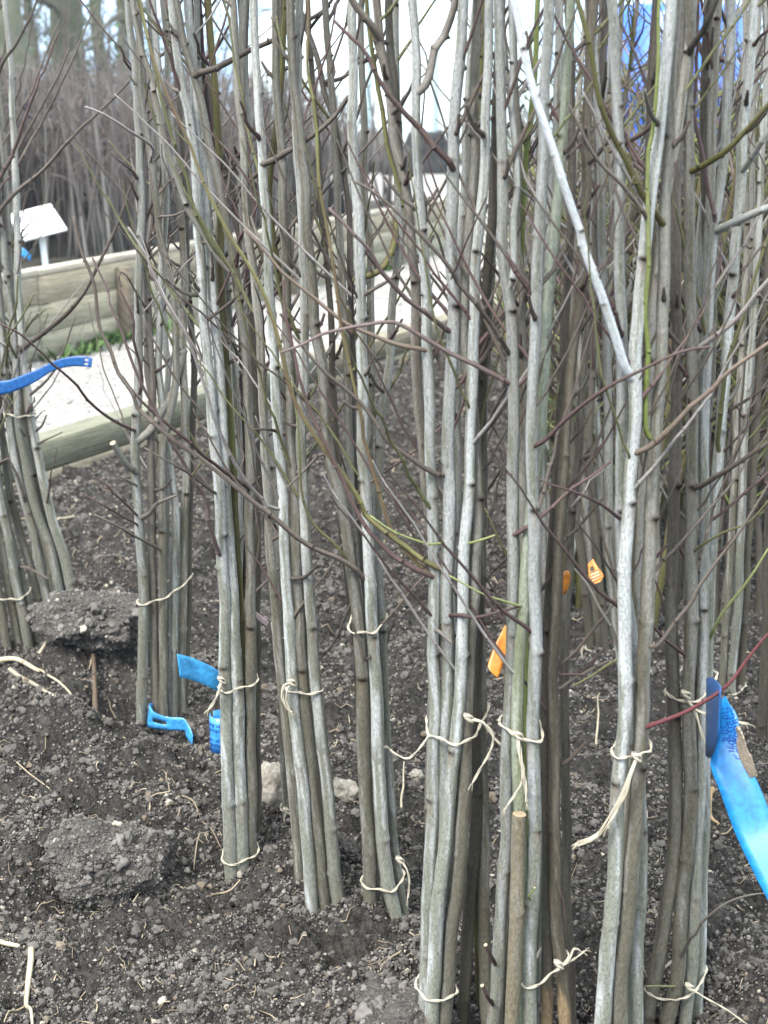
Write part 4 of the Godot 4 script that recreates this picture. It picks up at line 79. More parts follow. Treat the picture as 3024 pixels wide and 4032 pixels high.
	["silver-grey sapling, leftmost in the foremost bundle with the long frayed tail","saplings of the foremost bundle with the long frayed tail","silver",0.0091,0.0037,2834,[0.2227,-0.1,-1.41,0.2289,0.0495,-1.41,0.2296,0.0666,-1.41,0.2309,0.125,-1.41,0.2348,0.2201,-1.41,0.2356,0.312,-1.4101,0.2384,0.4015,-1.4102,0.2356,0.4724,-1.4103,0.235,0.5237,-1.4104,0.234,0.5901,-1.4105,0.2345,0.6553,-1.4107,0.237,0.7034,-1.4108,0.235,0.7505,-1.4109,0.2348,0.7968,-1.4111,0.2372,0.8437,-1.4112,0.2424,0.9325,-1.4116,0.2471,0.9902,-1.4118,0.2503,1.0466,-1.4121,0.2526,1.0924,-1.4123,0.2519,1.2284,-1.4056,0.2489,1.3646,-1.4057,0.2478,1.5007,-1.405],[["white",0.0045,0.003,[0.2351,0.7491,-1.4109,0.226,0.761,-1.4042,0.2068,0.8084,-1.395,0.1798,0.876,-1.3838,0.1529,0.9485,-1.3747,0.1415,0.9782,-1.3718,0.1307,1.0043,-1.3698,0.1196,1.0439,-1.3678,0.1133,1.072,-1.3671,0.108,1.0935,-1.3669],false],["tantwig",0.0029,0.0016,[0.2357,0.6784,-1.4107,0.2395,0.6832,-1.4015,0.2581,0.7019,-1.3804,0.2791,0.7347,-1.3558,0.3015,0.7678,-1.3377,0.3193,0.7837,-1.3308,0.3363,0.7977,-1.3274,0.348,0.8067,-1.3267],false],["twig",0.0023,0.0013,[0.2401,0.8944,-1.4114,0.2346,0.9024,-1.4013,0.2113,0.93,-1.3805,0.1992,0.9413,-1.373,0.1829,0.9586,-1.3645,0.171,0.9784,-1.3593,0.1593,0.9988,-1.3574],false],["redtwig",0.0027,0.0016,[0.2474,0.9952,-1.4119,0.2419,0.9796,-1.4281,0.2264,0.9657,-1.4435,0.2086,0.9565,-1.4479],false],["twig",0.003,0.0012,[0.2519,1.2284,-1.4056,0.264,1.3294,-1.465,0.2762,1.4504,-1.5243],false],["twig",0.003,0.0012,[0.2504,1.2965,-1.4057,0.2613,1.3835,-1.3546,0.2721,1.4904,-1.3036],false]],false,-9],
	["grey-brown sapling, second from left in the foremost bundle with the long frayed tail","saplings of the foremost bundle with the long frayed tail","greybrown",0.0094,0.0027,2847,[0.251,-0.1,-1.416,0.2498,0.0455,-1.416,0.2496,0.0626,-1.416,0.2489,0.1213,-1.4161,0.2519,0.2166,-1.4163,0.2561,0.3088,-1.4168,0.2595,0.3983,-1.4176,0.2585,0.452,-1.4181,0.2581,0.5037,-1.4187,0.2575,0.5874,-1.42,0.2584,0.669,-1.4214,0.2611,0.7484,-1.423,0.2611,0.8421,-1.4253,0.2593,0.9169,-1.4275,0.2605,0.9609,-1.4289,0.2606,1.033,-1.4314,0.2621,1.0938,-1.4335,0.2601,1.2611,-1.4309,0.2507,1.428,-1.4235,0.25,1.5953,-1.4225],[["olive",0.0033,0.0019,[0.26,0.8886,-1.4266,0.2473,0.9057,-1.4133,0.2345,0.9198,-1.4052,0.217,0.9471,-1.3926,0.2026,0.9693,-1.3837,0.1849,1.0111,-1.3716,0.1711,1.0584,-1.3641,0.1627,1.0892,-1.3626],false],["green",0.0027,0.0015,[0.2591,0.6883,-1.4218,0.249,0.6993,-1.4166,0.2449,0.7488,-1.4125,0.2447,0.7851,-1.4097,0.2407,0.8443,-1.4057,0.2381,0.9357,-1.4011,0.2402,0.9844,-1.3994,0.2411,1.0342,-1.3982,0.2405,1.0915,-1.3978],false],["twig",0.0023,0.0009,[0.2582,0.4826,-1.4185,0.2686,0.4881,-1.4092,0.2825,0.5148,-1.3983,0.2959,0.539,-1.3894,0.3017,0.5589,-1.3837,0.3275,0.6064,-1.3717,0.3415,0.6351,-1.3672,0.3543,0.6624,-1.3649,0.3638,0.6794,-1.3645],false],["redstem",0.0025,0.0011,[0.2594,0.3964,-1.4176,0.2692,0.4049,-1.4065,0.3013,0.43,-1.3875,0.3288,0.4574,-1.3744,0.3445,0.4871,-1.3674,0.3584,0.5088,-1.3643,0.3716,0.5243,-1.3636],false],["twig",0.003,0.0012,[0.2601,1.2611,-1.4309,0.2945,1.33,-1.4079,0.3289,1.4189,-1.3849],false],["twig",0.003,0.0012,[0.2554,1.3445,-1.4272,0.2042,1.4707,-1.3714,0.1531,1.6169,-1.3156],false]],false,-9],
	["silver-grey sapling, rightmost in the foremost bundle with the long frayed tail","saplings of the foremost bundle with the long frayed tail","silver",0.0077,0.0032,2860,[0.2736,-0.1,-1.442,0.2722,0.028,-1.442,0.272,0.0454,-1.442,0.271,0.1052,-1.4419,0.2686,0.2026,-1.4417,0.26,0.349,-1.4408,0.2457,0.4871,-1.4395,0.2365,0.5538,-1.4386,0.2326,0.599,-1.4379,0.2286,0.6981,-1.4362,0.2244,0.7935,-1.4341,0.2214,0.8294,-1.4333,0.2182,0.8717,-1.4322,0.214,0.9609,-1.4295,0.2058,1.0471,-1.4266,0.2008,1.0932,-1.425,0.1768,1.25,-1.4277,0.1455,1.4055,-1.4231,0.1103,1.5598,-1.4131],[["redtwig",0.002,0.0009,[0.2323,0.6073,-1.4378,0.2263,0.6126,-1.4276,0.2027,0.6332,-1.4025,0.1749,0.6511,-1.3827,0.1413,0.666,-1.3738],false],["brown",0.002,0.001,[0.2477,0.4682,-1.4397,0.2319,0.4751,-1.4283,0.222,0.4997,-1.4189,0.2076,0.5233,-1.4114,0.1937,0.5508,-1.4065,0.1837,0.5665,-1.4057],false],["greentwig",0.0015,0.001,[0.2483,0.4627,-1.4397,0.2332,0.4564,-1.4493,0.2126,0.4348,-1.4627,0.1951,0.4225,-1.4657],false],["twig",0.003,0.0012,[0.1768,1.25,-1.4277,0.2147,1.3138,-1.4219,0.2525,1.3976,-1.4162],false],["twig",0.003,0.0012,[0.1612,1.3278,-1.4254,0.1936,1.4064,-1.4597,0.2261,1.5051,-1.494],false]],false,-9],
	["grey-brown rear sapling half hidden in the foremost bundle with the long frayed tail","saplings of the foremost bundle with the long frayed tail","greybrown",0.0076,0.0031,3133,[0.2489,-0.1,-1.48,0.2502,0.012,-1.48,0.2504,0.0298,-1.48,0.2517,0.0909,-1.4802,0.2552,0.1901,-1.4808,0.2601,0.2858,-1.4819,0.2625,0.3789,-1.4836,0.2609,0.4527,-1.4853,0.2602,0.5061,-1.4868,0.2599,0.5754,-1.489,0.2612,0.6434,-1.4916,0.2652,0.6938,-1.4938,0.2648,0.7431,-1.4961,0.2657,0.7917,-1.4986,0.2687,0.8411,-1.5014,0.2763,0.9351,-1.5073,0.2841,0.9965,-1.5116,0.2891,1.057,-1.5163,0.2927,1.1063,-1.5194,0.2998,1.2288,-1.5288,0.3022,1.3516,-1.5354,0.3101,1.4744,-1.5369],[["twig",0.003,0.0012,[0.2998,1.2288,-1.5288,0.3698,1.3476,-1.5154,0.4398,1.4864,-1.5021],false],["twig",0.003,0.0012,[0.301,1.2902,-1.5321,0.2958,1.3976,-1.4679,0.2906,1.5251,-1.4036],false]],false,-9],
	["dark rear sapling half hidden in the foremost bundle with the long frayed tail","saplings of the foremost bundle with the long frayed tail","dark",0.008,0.0023,3146,[0.2448,-0.1,-1.498,0.2553,0,-1.498,0.2572,0.018,-1.498,0.2544,0.0798,-1.4982,0.2579,0.1802,-1.4989,0.2612,0.277,-1.5003,0.265,0.3711,-1.5022,0.2627,0.4275,-1.5037,0.2611,0.4818,-1.5054,0.26,0.5698,-1.5087,0.2612,0.6557,-1.5126,0.2642,0.7395,-1.517,0.2642,0.8388,-1.5233,0.2601,0.9183,-1.5291,0.2611,0.9653,-1.5328,0.2614,1.0426,-1.5396,0.2628,1.108,-1.5447,0.2694,1.2357,-1.5496,0.2736,1.3632,-1.5591,0.2731,1.4908,-1.5693],[["twig",0.003,0.0012,[0.2694,1.2357,-1.5496,0.2343,1.3508,-1.4901,0.1993,1.4858,-1.4306],false],["twig",0.003,0.0012,[0.2715,1.2995,-1.5544,0.2456,1.3536,-1.5741,0.2198,1.4278,-1.5938],false]],false,-9],
	["grey rear sapling half hidden in the foremost bundle with the long frayed tail","saplings of the foremost bundle with the long frayed tail","grey",0.0064,0.0028,3159,[0.2955,-0.1,-1.516,0.2787,-0.0121,-1.516,0.2752,0.0062,-1.516,0.2759,0.0687,-1.5162,0.2722,0.1703,-1.517,0.2635,0.3224,-1.5194,0.2473,0.4658,-1.5232,0.2372,0.5351,-1.5257,0.2336,0.5822,-1.5276,0.2298,0.6858,-1.5326,0.2244,0.7862,-1.5384,0.2213,0.8243,-1.5409,0.2186,0.8692,-1.544,0.2141,0.9649,-1.5514,0.2054,1.0587,-1.5597,0.1999,1.1093,-1.5635,0.1854,1.2633,-1.5791,0.1636,1.4171,-1.5865,0.1367,1.5702,-1.5872],[["twig",0.003,0.0012,[0.1854,1.2633,-1.5791,0.2581,1.3848,-1.5845,0.3307,1.5262,-1.5899],false],["twig",0.003,0.0012,[0.1745,1.3402,-1.5828,0.1496,1.3964,-1.56,0.1248,1.4725,-1.5373],false]],false,-9],
	["brown sapling, leftmost in the bundle beside the big bright blue tag","saplings of the bundle beside the big bright blue tag","brown",0.0091,0.003,2847,[0.2942,-0.1,-1.5499,0.3059,-0.0147,-1.55,0.3131,0.0381,-1.55,0.3221,0.1426,-1.5503,0.3229,0.2434,-1.5508,0.3173,0.3608,-1.5518,0.3126,0.4381,-1.5526,0.3083,0.5121,-1.5536,0.305,0.6024,-1.5551,0.3044,0.6728,-1.5565,0.3026,0.7417,-1.558,0.2997,0.7937,-1.5593,0.296,0.8601,-1.5612,0.2932,0.9572,-1.5642,0.2923,1.0263,-1.5667,0.2909,1.1027,-1.5695,0.2822,1.2698,-1.5671,0.2664,1.4362,-1.56,0.2595,1.6033,-1.5593],[["silvertwig",0.0031,0.0017,[0.3024,0.7441,-1.5581,0.3062,0.751,-1.5477,0.318,0.7584,-1.5361,0.3455,0.7903,-1.5104,0.361,0.8166,-1.4993,0.3747,0.8344,-1.495,0.385,0.8468,-1.4941],false],["twig",0.003,0.0012,[0.2822,1.2698,-1.5671,0.3166,1.3387,-1.5441,0.351,1.4276,-1.5212],false],["twig",0.003,0.0012,[0.2743,1.353,-1.5636,0.2232,1.4792,-1.5078,0.172,1.6254,-1.452],false]],false,-9],
	["grey-brown sapling, second from left in the bundle beside the big bright blue tag","saplings of the bundle beside the big bright blue tag","greybrown",0.0088,0.0032,2860,[0.3176,-0.1,-1.5451,0.3295,-0.0065,-1.545,0.3356,0.0413,-1.545,0.3375,0.1457,-1.5446,0.3378,0.2468,-1.5438,0.3314,0.3647,-1.5423,0.3272,0.451,-1.5408,0.3246,0.5166,-1.5394,0.3212,0.607,-1.5371,0.3137,0.7273,-1.5332,0.3052,0.8307,-1.5291,0.2966,0.9429,-1.5237,0.291,1.035,-1.5184,0.2884,1.0991,-1.5145,0.2744,1.2571,-1.5132,0.2526,1.414,-1.5049,0.2263,1.5698,-1.4913],[["twig",0.0032,0.0017,[0.3208,0.6144,-1.5369,0.329,0.6254,-1.5125,0.3427,0.646,-1.4841,0.3574,0.6648,-1.4647,0.3748,0.6811,-1.4543,0.3853,0.6891,-1.4529],false],["greentwig",0.0016,0.0009,[0.3236,0.5423,-1.5388,0.3294,0.5585,-1.5211,0.3491,0.578,-1.5006,0.3679,0.589,-1.49,0.3866,0.6135,-1.4848],false],["olive",0.0032,0.0019,[0.2972,0.9349,-1.5241,0.3022,0.939,-1.5122,0.3242,0.9563,-1.4865,0.3415,0.979,-1.4695,0.3559,0.9987,-1.4618,0.3677,1.0132,-1.4601],false],["dark",0.0036,0.0025,[0.2906,1.0453,-1.5178,0.2916,1.0593,-1.491,0.2973,1.0774,-1.4712,0.305,1.098,-1.4638],false],["brown",0.0023,0.0008,[0.3359,0.0543,-1.5449,0.3387,0.1086,-1.5026,0.3474,0.1501,-1.474,0.3653,0.1837,-1.4521,0.3864,0.1979,-1.4428,0.4029,0.2004,-1.4409],false],["twig",0.003,0.0012,[0.2744,1.2571,-1.5132,0.3122,1.3209,-1.5075,0.3501,1.4046,-1.5018],false],["twig",0.003,0.0012,[0.2635,1.3356,-1.5091,0.2959,1.4142,-1.5434,0.3284,1.5129,-1.5777],false]],false,-9],
	["silver-grey sapling, rightmost in the bundle beside the big bright blue tag","saplings of the bundle beside the big bright blue tag","silver",0.0076,0.0034,2873,[0.3461,-0.1,-1.5539,0.3504,-0.009,-1.554,0.3525,0.0356,-1.554,0.3528,0.1403,-1.5543,0.3501,0.2414,-1.5549,0.3483,0.359,-1.5561,0.344,0.4739,-1.5578,0.3411,0.5587,-1.5594,0.3367,0.6413,-1.5612,0.3347,0.7408,-1.5639,0.3335,0.7929,-1.5655,0.3365,0.876,-1.5684,0.3425,0.957,-1.5716,0.3427,1.0206,-1.5744,0.342,1.1033,-1.5782,0.3402,1.2289,-1.5881,0.3374,1.3548,-1.5908,0.3373,1.4806,-1.5982],[["silver",0.0046,0.0035,[0.3364,0.875,-1.5684,0.3414,0.88,-1.5529,0.3595,0.8936,-1.5277,0.3757,0.9022,-1.5172,0.3909,0.9087,-1.5144],false],["purple",0.0023,0.0015,[0.3366,0.8776,-1.5685,0.3273,0.9094,-1.5568,0.3178,0.9337,-1.5514,0.3113,0.9577,-1.5469,0.3016,0.997,-1.5409,0.3018,1.0376,-1.5367,0.3007,1.0958,-1.5345],false],["greentwig",0.0015,0.0009,[0.3519,0.0225,-1.554,0.3247,0.0332,-1.5292,0.2955,0.0406,-1.52],false],["twig",0.003,0.0012,[0.3402,1.2289,-1.5881,0.2688,1.3537,-1.6109,0.1975,1.4985,-1.6338],false],["twig",0.003,0.0012,[0.3388,1.2918,-1.5895,0.2747,1.4183,-1.6301,0.2106,1.5647,-1.6707],false]],false,-9],
	["silver-grey rear sapling half hidden in the bundle beside the big bright blue tag","saplings of the bundle beside the big bright blue tag","silver",0.0078,0.0036,2886,[0.3686,-0.1,-1.5799,0.3676,-0.0141,-1.58,0.3659,0.128,-1.5801,0.3634,0.2549,-1.5805,0.3596,0.3771,-1.581,0.3556,0.5033,-1.5818,0.3572,0.5954,-1.5826,0.3584,0.6672,-1.5833,0.3606,0.7374,-1.5842,0.3599,0.8411,-1.5856,0.3627,0.9566,-1.5874,0.3657,1.0208,-1.5886,0.3675,1.1041,-1.5903,0.3623,1.2909,-1.5885,0.3593,1.4776,-1.5945,0.3521,1.6644,-1.5924],[["greentwig",0.0027,0.0015,[0.3579,0.6363,-1.583,0.3529,0.6964,-1.557,0.3537,0.7523,-1.5399,0.3637,0.8003,-1.5284,0.3741,0.849,-1.5213,0.3785,0.869,-1.5197,0.3856,0.8937,-1.519],false],["silver",0.0031,0.0022,[0.3621,0.9322,-1.587,0.368,0.948,-1.5646,0.3784,0.973,-1.5471,0.3875,0.9924,-1.543],false],["redtwig",0.0023,0.0012,[0.3665,1.0559,-1.5893,0.367,1.0622,-1.5644,0.3726,1.0686,-1.5493,0.3802,1.0731,-1.5453],false],["lime",0.0022,0.0011,[0.3579,0.4306,-1.5813,0.3594,0.4582,-1.5615,0.3747,0.4937,-1.5413,0.3868,0.5223,-1.5311,0.401,0.5512,-1.5273],false],["twig",0.003,0.0012,[0.3623,1.2909,-1.5885,0.4074,1.4032,-1.5384,0.4526,1.5355,-1.4884],false],["twig",0.003,0.0012,[0.3608,1.3843,-1.5915,0.3244,1.4494,-1.6058,0.288,1.5346,-1.6201],false]],false,-9],
	["grey-brown rear sapling half hidden in the bundle beside the big bright blue tag","saplings of the bundle beside the big bright blue tag","greybrown",0.0069,0.0028,2899,[0.3591,-0.1,-1.5946,0.3573,-0.0203,-1.595,0.3529,0.184,-1.5959,0.348,0.3702,-1.5986,0.3437,0.5463,-1.6031,0.3407,0.6588,-1.6071,0.339,0.7679,-1.6118,0.339,0.9392,-1.6212,0.339,1.0213,-1.6267,0.3403,1.1068,-1.6326,0.3409,1.285,-1.6539,0.3403,1.4628,-1.6783,0.3455,1.6414,-1.6939],[["twig",0.003,0.0012,[0.3409,1.285,-1.6539,0.2838,1.3923,-1.6239,0.2268,1.5196,-1.594],false],["twig",0.003,0.0012,[0.3406,1.3739,-1.6661,0.3751,1.4719,-1.7137,0.4096,1.59,-1.7613],false]],false,-9],
	["dark rear sapling half hidden in the bundle beside the big bright blue tag","saplings of the bundle beside the big bright blue tag","dark",0.0073,0.0027,3146,[0.342,-0.1,-1.6099,0.3517,-0.0385,-1.61,0.3594,0.0111,-1.6101,0.3614,0.1191,-1.6105,0.3622,0.2234,-1.6115,0.36,0.3447,-1.6134,0.3567,0.4335,-1.6153,0.3564,0.5011,-1.617,0.3521,0.5945,-1.62,0.3471,0.7193,-1.6248,0.3423,0.8275,-1.63,0.3356,0.9464,-1.6368,0.3335,1.0455,-1.6434,0.3327,1.1152,-1.6477,0.3353,1.2431,-1.6504,0.3356,1.3709,-1.6579,0.3313,1.4985,-1.6661],[["twig",0.003,0.0012,[0.3353,1.2431,-1.6504,0.3002,1.3582,-1.591,0.2652,1.4932,-1.5315],false],["twig",0.003,0.0012,[0.3354,1.307,-1.6542,0.3096,1.3612,-1.6739,0.2837,1.4353,-1.6936],false]],false,-9],
	["grey rear sapling half hidden in the bundle beside the big bright blue tag","saplings of the bundle beside the big bright blue tag","grey",0.0064,0.0028,3159,[0.3573,-0.1,-1.6279,0.3598,-0.0466,-1.628,0.362,0,-1.628,0.3613,0.1093,-1.6285,0.3563,0.2147,-1.6295,0.3537,0.3373,-1.6314,0.3503,0.4572,-1.6341,0.3471,0.5456,-1.6367,0.3404,0.6319,-1.6397,0.3368,0.7358,-1.644,0.3367,0.7904,-1.6466,0.3392,0.8775,-1.6513,0.3447,0.9625,-1.6565,0.3444,1.0294,-1.661,0.3437,1.1165,-1.6665,0.3442,1.2714,-1.6805,0.3367,1.4265,-1.6864,0.3235,1.5814,-1.6857],[["twig",0.003,0.0012,[0.3442,1.2714,-1.6805,0.4168,1.3928,-1.6859,0.4895,1.5343,-1.6914],false],["twig",0.003,0.0012,[0.3404,1.349,-1.6835,0.3156,1.4051,-1.6607,0.2907,1.4813,-1.638],false]],false,-9],
	["brown rear sapling half hidden in the bundle beside the big bright blue tag","saplings of the bundle beside the big bright blue tag","brown",0.0065,0.003,3172,[0.3747,-0.1,-1.6458,0.3732,-0.0459,-1.646,0.3693,0.1015,-1.6464,0.3651,0.233,-1.6477,0.3605,0.3595,-1.6497,0.3578,0.4901,-1.6527,0.356,0.5855,-1.6555,0.3585,0.6601,-1.6582,0.3604,0.7331,-1.6612,0.3589,0.8412,-1.6663,0.3611,0.9621,-1.6732,0.3658,1.0297,-1.6775,0.3665,1.1177,-1.6829,0.37,1.27,-1.6999,0.3817,1.4224,-1.7123,0.3892,1.575,-1.7252],[["twig",0.003,0.0012,[0.37,1.27,-1.6999,0.3719,1.3465,-1.6541,0.3738,1.443,-1.6082],false],["twig",0.003,0.0012,[0.3759,1.3462,-1.7061,0.4228,1.4741,-1.7668,0.4697,1.6221,-1.8276],false]],false,-9],
	["grey-brown sapling, leftmost in the slim bundle behind the big blue tag","saplings of the slim bundle behind the big blue tag","greybrown",0.0076,0.003,2964,[0.5943,-0.1,-2.5002,0.5942,-0.004,-2.5,0.5942,0.1558,-2.4996,0.5938,0.2928,-2.4987,0.5896,0.47,-2.4966,0.5891,0.6409,-2.4936,0.5822,0.8057,-2.4895,0.5693,0.9644,-2.4844,0.5574,1.1621,-2.4767,0.5459,1.3256,-2.4756,0.5287,1.4886,-2.4712,0.5202,1.6522,-2.467],[["twig",0.003,0.0012,[0.5459,1.3256,-2.4756,0.5565,1.4159,-2.5288,0.5672,1.5263,-2.5819],false],["twig",0.003,0.0012,[0.5373,1.4071,-2.4734,0.5981,1.5139,-2.4936,0.659,1.6407,-2.5137],false]],false,-9],
	["grey sapling, second from left in the slim bundle behind the big blue tag","saplings of the slim bundle behind the big blue tag","grey",0.008,0.003,2977,[0.6089,-0.1,-2.49,0.6084,-0.0024,-2.49,0.6076,0.159,-2.4899,0.605,0.2954,-2.4898,0.6027,0.4715,-2.4894,0.6026,0.6416,-2.4889,0.6024,0.8058,-2.4882,0.5996,1.0032,-2.4871,0.5929,1.1627,-2.486,0.5943,1.2836,-2.4922,0.5968,1.4047,-2.4941,0.597,1.5257,-2.4999],[["twig",0.003,0.0012,[0.5943,1.2836,-2.4922,0.6389,1.3639,-2.5103,0.6835,1.4641,-2.5283],false],["twig",0.003,0.0012,[0.5956,1.3442,-2.4931,0.5685,1.4003,-2.5132,0.5414,1.4765,-2.5332],false]],false,-9],
	["dark sapling, rightmost in the slim bundle behind the big blue tag","saplings of the slim bundle behind the big blue tag","dark",0.0076,0.003,2990,[0.6297,-0.1,-2.5101,0.6279,-0.008,-2.51,0.6248,0.1523,-2.5099,0.625,0.2898,-2.5096,0.6245,0.4674,-2.5089,0.6231,0.6388,-2.5079,0.6254,0.8043,-2.5066,0.6212,1.042,-2.5041,0.6167,1.1638,-2.5026,0.6033,1.3326,-2.4921,0.5933,1.5019,-2.4906,0.5743,1.6702,-2.4796],[["twig",0.003,0.0012,[0.6033,1.3326,-2.4921,0.58,1.4277,-2.44,0.5566,1.5428,-2.3879],false],["twig",0.003,0.0012,[0.5983,1.4172,-2.4913,0.5543,1.4915,-2.4841,0.5103,1.5858,-2.4769],false]],false,-9],
	["grey-brown rear sapling half hidden in the slim bundle behind the big blue tag","saplings of the slim bundle behind the big blue tag","greybrown",0.0068,0.0029,3003,[0.6301,-0.1,-2.5297,0.6236,-0.0112,-2.53,0.6122,0.1453,-2.5305,0.6083,0.3286,-2.5325,0.6154,0.5488,-2.5372,0.6102,0.76,-2.5443,0.5976,0.9634,-2.5537,0.5997,1.1679,-2.5655,0.5964,1.341,-2.5691,0.5881,1.5141,-2.5695,0.5879,1.6872,-2.5757],[["twig",0.003,0.0012,[0.5964,1.341,-2.5691,0.586,1.444,-2.63,0.5756,1.5669,-2.6909],false],["twig",0.003,0.0012,[0.5923,1.4276,-2.5693,0.6271,1.4915,-2.5855,0.6619,1.5754,-2.6016],false]],false,-9],
	["dark sapling, leftmost in the bundle cut off by the right picture edge","saplings of the bundle cut off by the right picture edge","dark",0.0081,0.0031,2977,[0.6128,-0.1,-2.26,0.6078,-0.0034,-2.26,0.5998,0.1523,-2.26,0.5922,0.3604,-2.2601,0.5844,0.598,-2.2602,0.5727,0.86,-2.2605,0.5612,1.1412,-2.261,0.5626,1.2621,-2.2681,0.5652,1.3831,-2.271,0.5655,1.5041,-2.2778],[["twig",0.003,0.0012,[0.5626,1.2621,-2.2681,0.6072,1.3423,-2.2862,0.6518,1.4425,-2.3043],false],["twig",0.003,0.0012,[0.5639,1.3226,-2.2696,0.5369,1.3787,-2.2896,0.5098,1.4549,-2.3096],false]],false,-9],
	["grey-brown sapling, second from left in the bundle cut off by the right picture edge","saplings of the bundle cut off by the right picture edge","greybrown",0.0086,0.0031,2990,[0.6245,-0.1,-2.2601,0.6202,-0.0056,-2.26,0.6109,0.1948,-2.2597,0.6036,0.4012,-2.2587,0.5934,0.6751,-2.2561,0.5814,0.9678,-2.2514,0.5721,1.1403,-2.2476,0.5561,1.3088,-2.2355,0.5434,1.478,-2.2326,0.522,1.6458,-2.2202],[["twig",0.003,0.0012,[0.5561,1.3088,-2.2355,0.5327,1.4039,-2.1834,0.5093,1.5191,-2.1314],false],["twig",0.003,0.0012,[0.5498,1.3934,-2.2341,0.5058,1.4677,-2.2268,0.4618,1.562,-2.2196],false]],false,-9],
	["grey sapling, rightmost in the bundle cut off by the right picture edge","saplings of the bundle cut off by the right picture edge","grey",0.0082,0.003,3003,[0.6379,-0.1,-2.2796,0.6358,-0.0123,-2.28,0.6299,0.2296,-2.2811,0.6239,0.4751,-2.2847,0.6163,0.7837,-2.2934,0.6064,1.1442,-2.3105,0.5968,1.3172,-2.3124,0.5825,1.4899,-2.3111,0.5764,1.6629,-2.3158],[["twig",0.003,0.0012,[0.5968,1.3172,-2.3124,0.5864,1.4202,-2.3733,0.576,1.5431,-2.4342],false],["twig",0.003,0.0012,[0.5896,1.4035,-2.3118,0.6244,1.4675,-2.3279,0.6592,1.5514,-2.3441],false]],false,-9],
	["dark sapling, leftmost in the rear bundle that wears the orange labels","saplings of the rear bundle that wears the orange labels","dark",0.0081,0.0028,2990,[0.4015,-0.1,-2.6801,0.3882,-0.0001,-2.68,0.369,0.1442,-2.6798,0.3533,0.2657,-2.6795,0.3402,0.3846,-2.6788,0.3288,0.5238,-2.6778,0.3318,0.7036,-2.6759,0.3433,0.8772,-2.6734,0.3501,1.0448,-2.6703,0.3539,1.1665,-2.6676,0.3516,1.3358,-2.6555,0.3523,1.5054,-2.6525,0.3436,1.6744,-2.64],[["twig",0.003,0.0012,[0.3516,1.3358,-2.6555,0.3283,1.4309,-2.6034,0.3049,1.546,-2.5513],false],["twig",0.003,0.0012,[0.352,1.4206,-2.654,0.308,1.4949,-2.6468,0.264,1.5892,-2.6396],false]],false,-9],
	["grey-brown sapling, second from left in the rear bundle that wears the orange labels","saplings of the rear bundle that wears the orange labels","greybrown",0.0086,0.0028,3003,[0.418,-0.1,-2.6898,0.405,-0.0064,-2.69,0.3846,0.1409,-2.6903,0.3688,0.2625,-2.6911,0.358,0.3815,-2.6924,0.3454,0.5664,-2.6954,0.3288,0.7453,-2.6996,0.3292,0.9187,-2.7051,0.3367,1.0871,-2.7117,0.343,1.1695,-2.7155,0.3506,1.3426,-2.7171,0.3529,1.5158,-2.7155,0.3627,1.6887,-2.7199],[["twig",0.003,0.0012,[0.3506,1.3426,-2.7171,0.3402,1.4455,-2.778,0.3298,1.5685,-2.8389],false],["twig",0.003,0.0012,[0.3518,1.4292,-2.7163,0.3866,1.4931,-2.7325,0.4214,1.5771,-2.7486],false]],false,-9],
	["dark sapling, third from left in the rear bundle that wears the orange labels","saplings of the rear bundle that wears the orange labels","dark",0.008,0.0028,3016,[0.4285,-0.1,-2.6702,0.4151,0.0036,-2.67,0.3966,0.1475,-2.6697,0.3796,0.2686,-2.6691,0.3684,0.387,-2.6681,0.3679,0.5258,-2.6664,0.3695,0.6608,-2.6642,0.3687,0.7923,-2.6614,0.3577,0.962,-2.6569,0.3599,1.1654,-2.6498,0.3584,1.2828,-2.6454,0.3545,1.4002,-2.643,0.3547,1.5177,-2.6434],[["twig",0.003,0.0012,[0.3584,1.2828,-2.6454,0.3893,1.3569,-2.6135,0.4202,1.4509,-2.5816],false],["twig",0.003,0.0012,[0.3565,1.3415,-2.6442,0.4014,1.4309,-2.6149,0.4463,1.5403,-2.5856],false]],false,-9],
	["grey sapling, rightmost in the rear bundle that wears the orange labels","saplings of the rear bundle that wears the orange labels","grey",0.0076,0.0029,3029,[0.4424,-0.1,-2.6997,0.434,-0.0051,-2.7,0.4214,0.1377,-2.7004,0.4029,0.2597,-2.7015,0.3918,0.379,-2.7032,0.3787,0.5645,-2.7074,0.3618,0.7441,-2.7132,0.3646,0.8752,-2.7186,0.3807,1.0035,-2.725,0.3931,1.1707,-2.735,0.4086,1.3161,-2.7449,0.4218,1.4619,-2.749,0.4275,1.6077,-2.7609],[["twig",0.003,0.0012,[0.4086,1.3161,-2.7449,0.3775,1.4271,-2.8038,0.3463,1.5581,-2.8627],false],["twig",0.003,0.0012,[0.4152,1.389,-2.7469,0.3553,1.4922,-2.7628,0.2954,1.6155,-2.7787],false]],false,-9],
	["grey-brown rear sapling half hidden in the rear bundle that wears the orange labels","saplings of the rear bundle that wears the orange labels","greybrown",0.0077,0.0029,3042,[0.4515,-0.1,-2.7098,0.445,-0.0037,-2.71,0.4358,0.1345,-2.7103,0.4207,0.257,-2.7112,0.4093,0.3768,-2.7127,0.405,0.5631,-2.7161,0.4056,0.7433,-2.721,0.3967,0.8748,-2.7256,0.4021,1.0458,-2.733,0.4068,1.171,-2.7395,0.4165,1.355,-2.7407,0.4328,1.5385,-2.7376,0.4522,1.7216,-2.7448],[["twig",0.003,0.0012,[0.4165,1.355,-2.7407,0.4228,1.4676,-2.8079,0.4292,1.6002,-2.8752],false],["twig",0.003,0.0012,[0.4247,1.4467,-2.7391,0.4663,1.5162,-2.7378,0.508,1.6058,-2.7365],false]],false,-9],
]
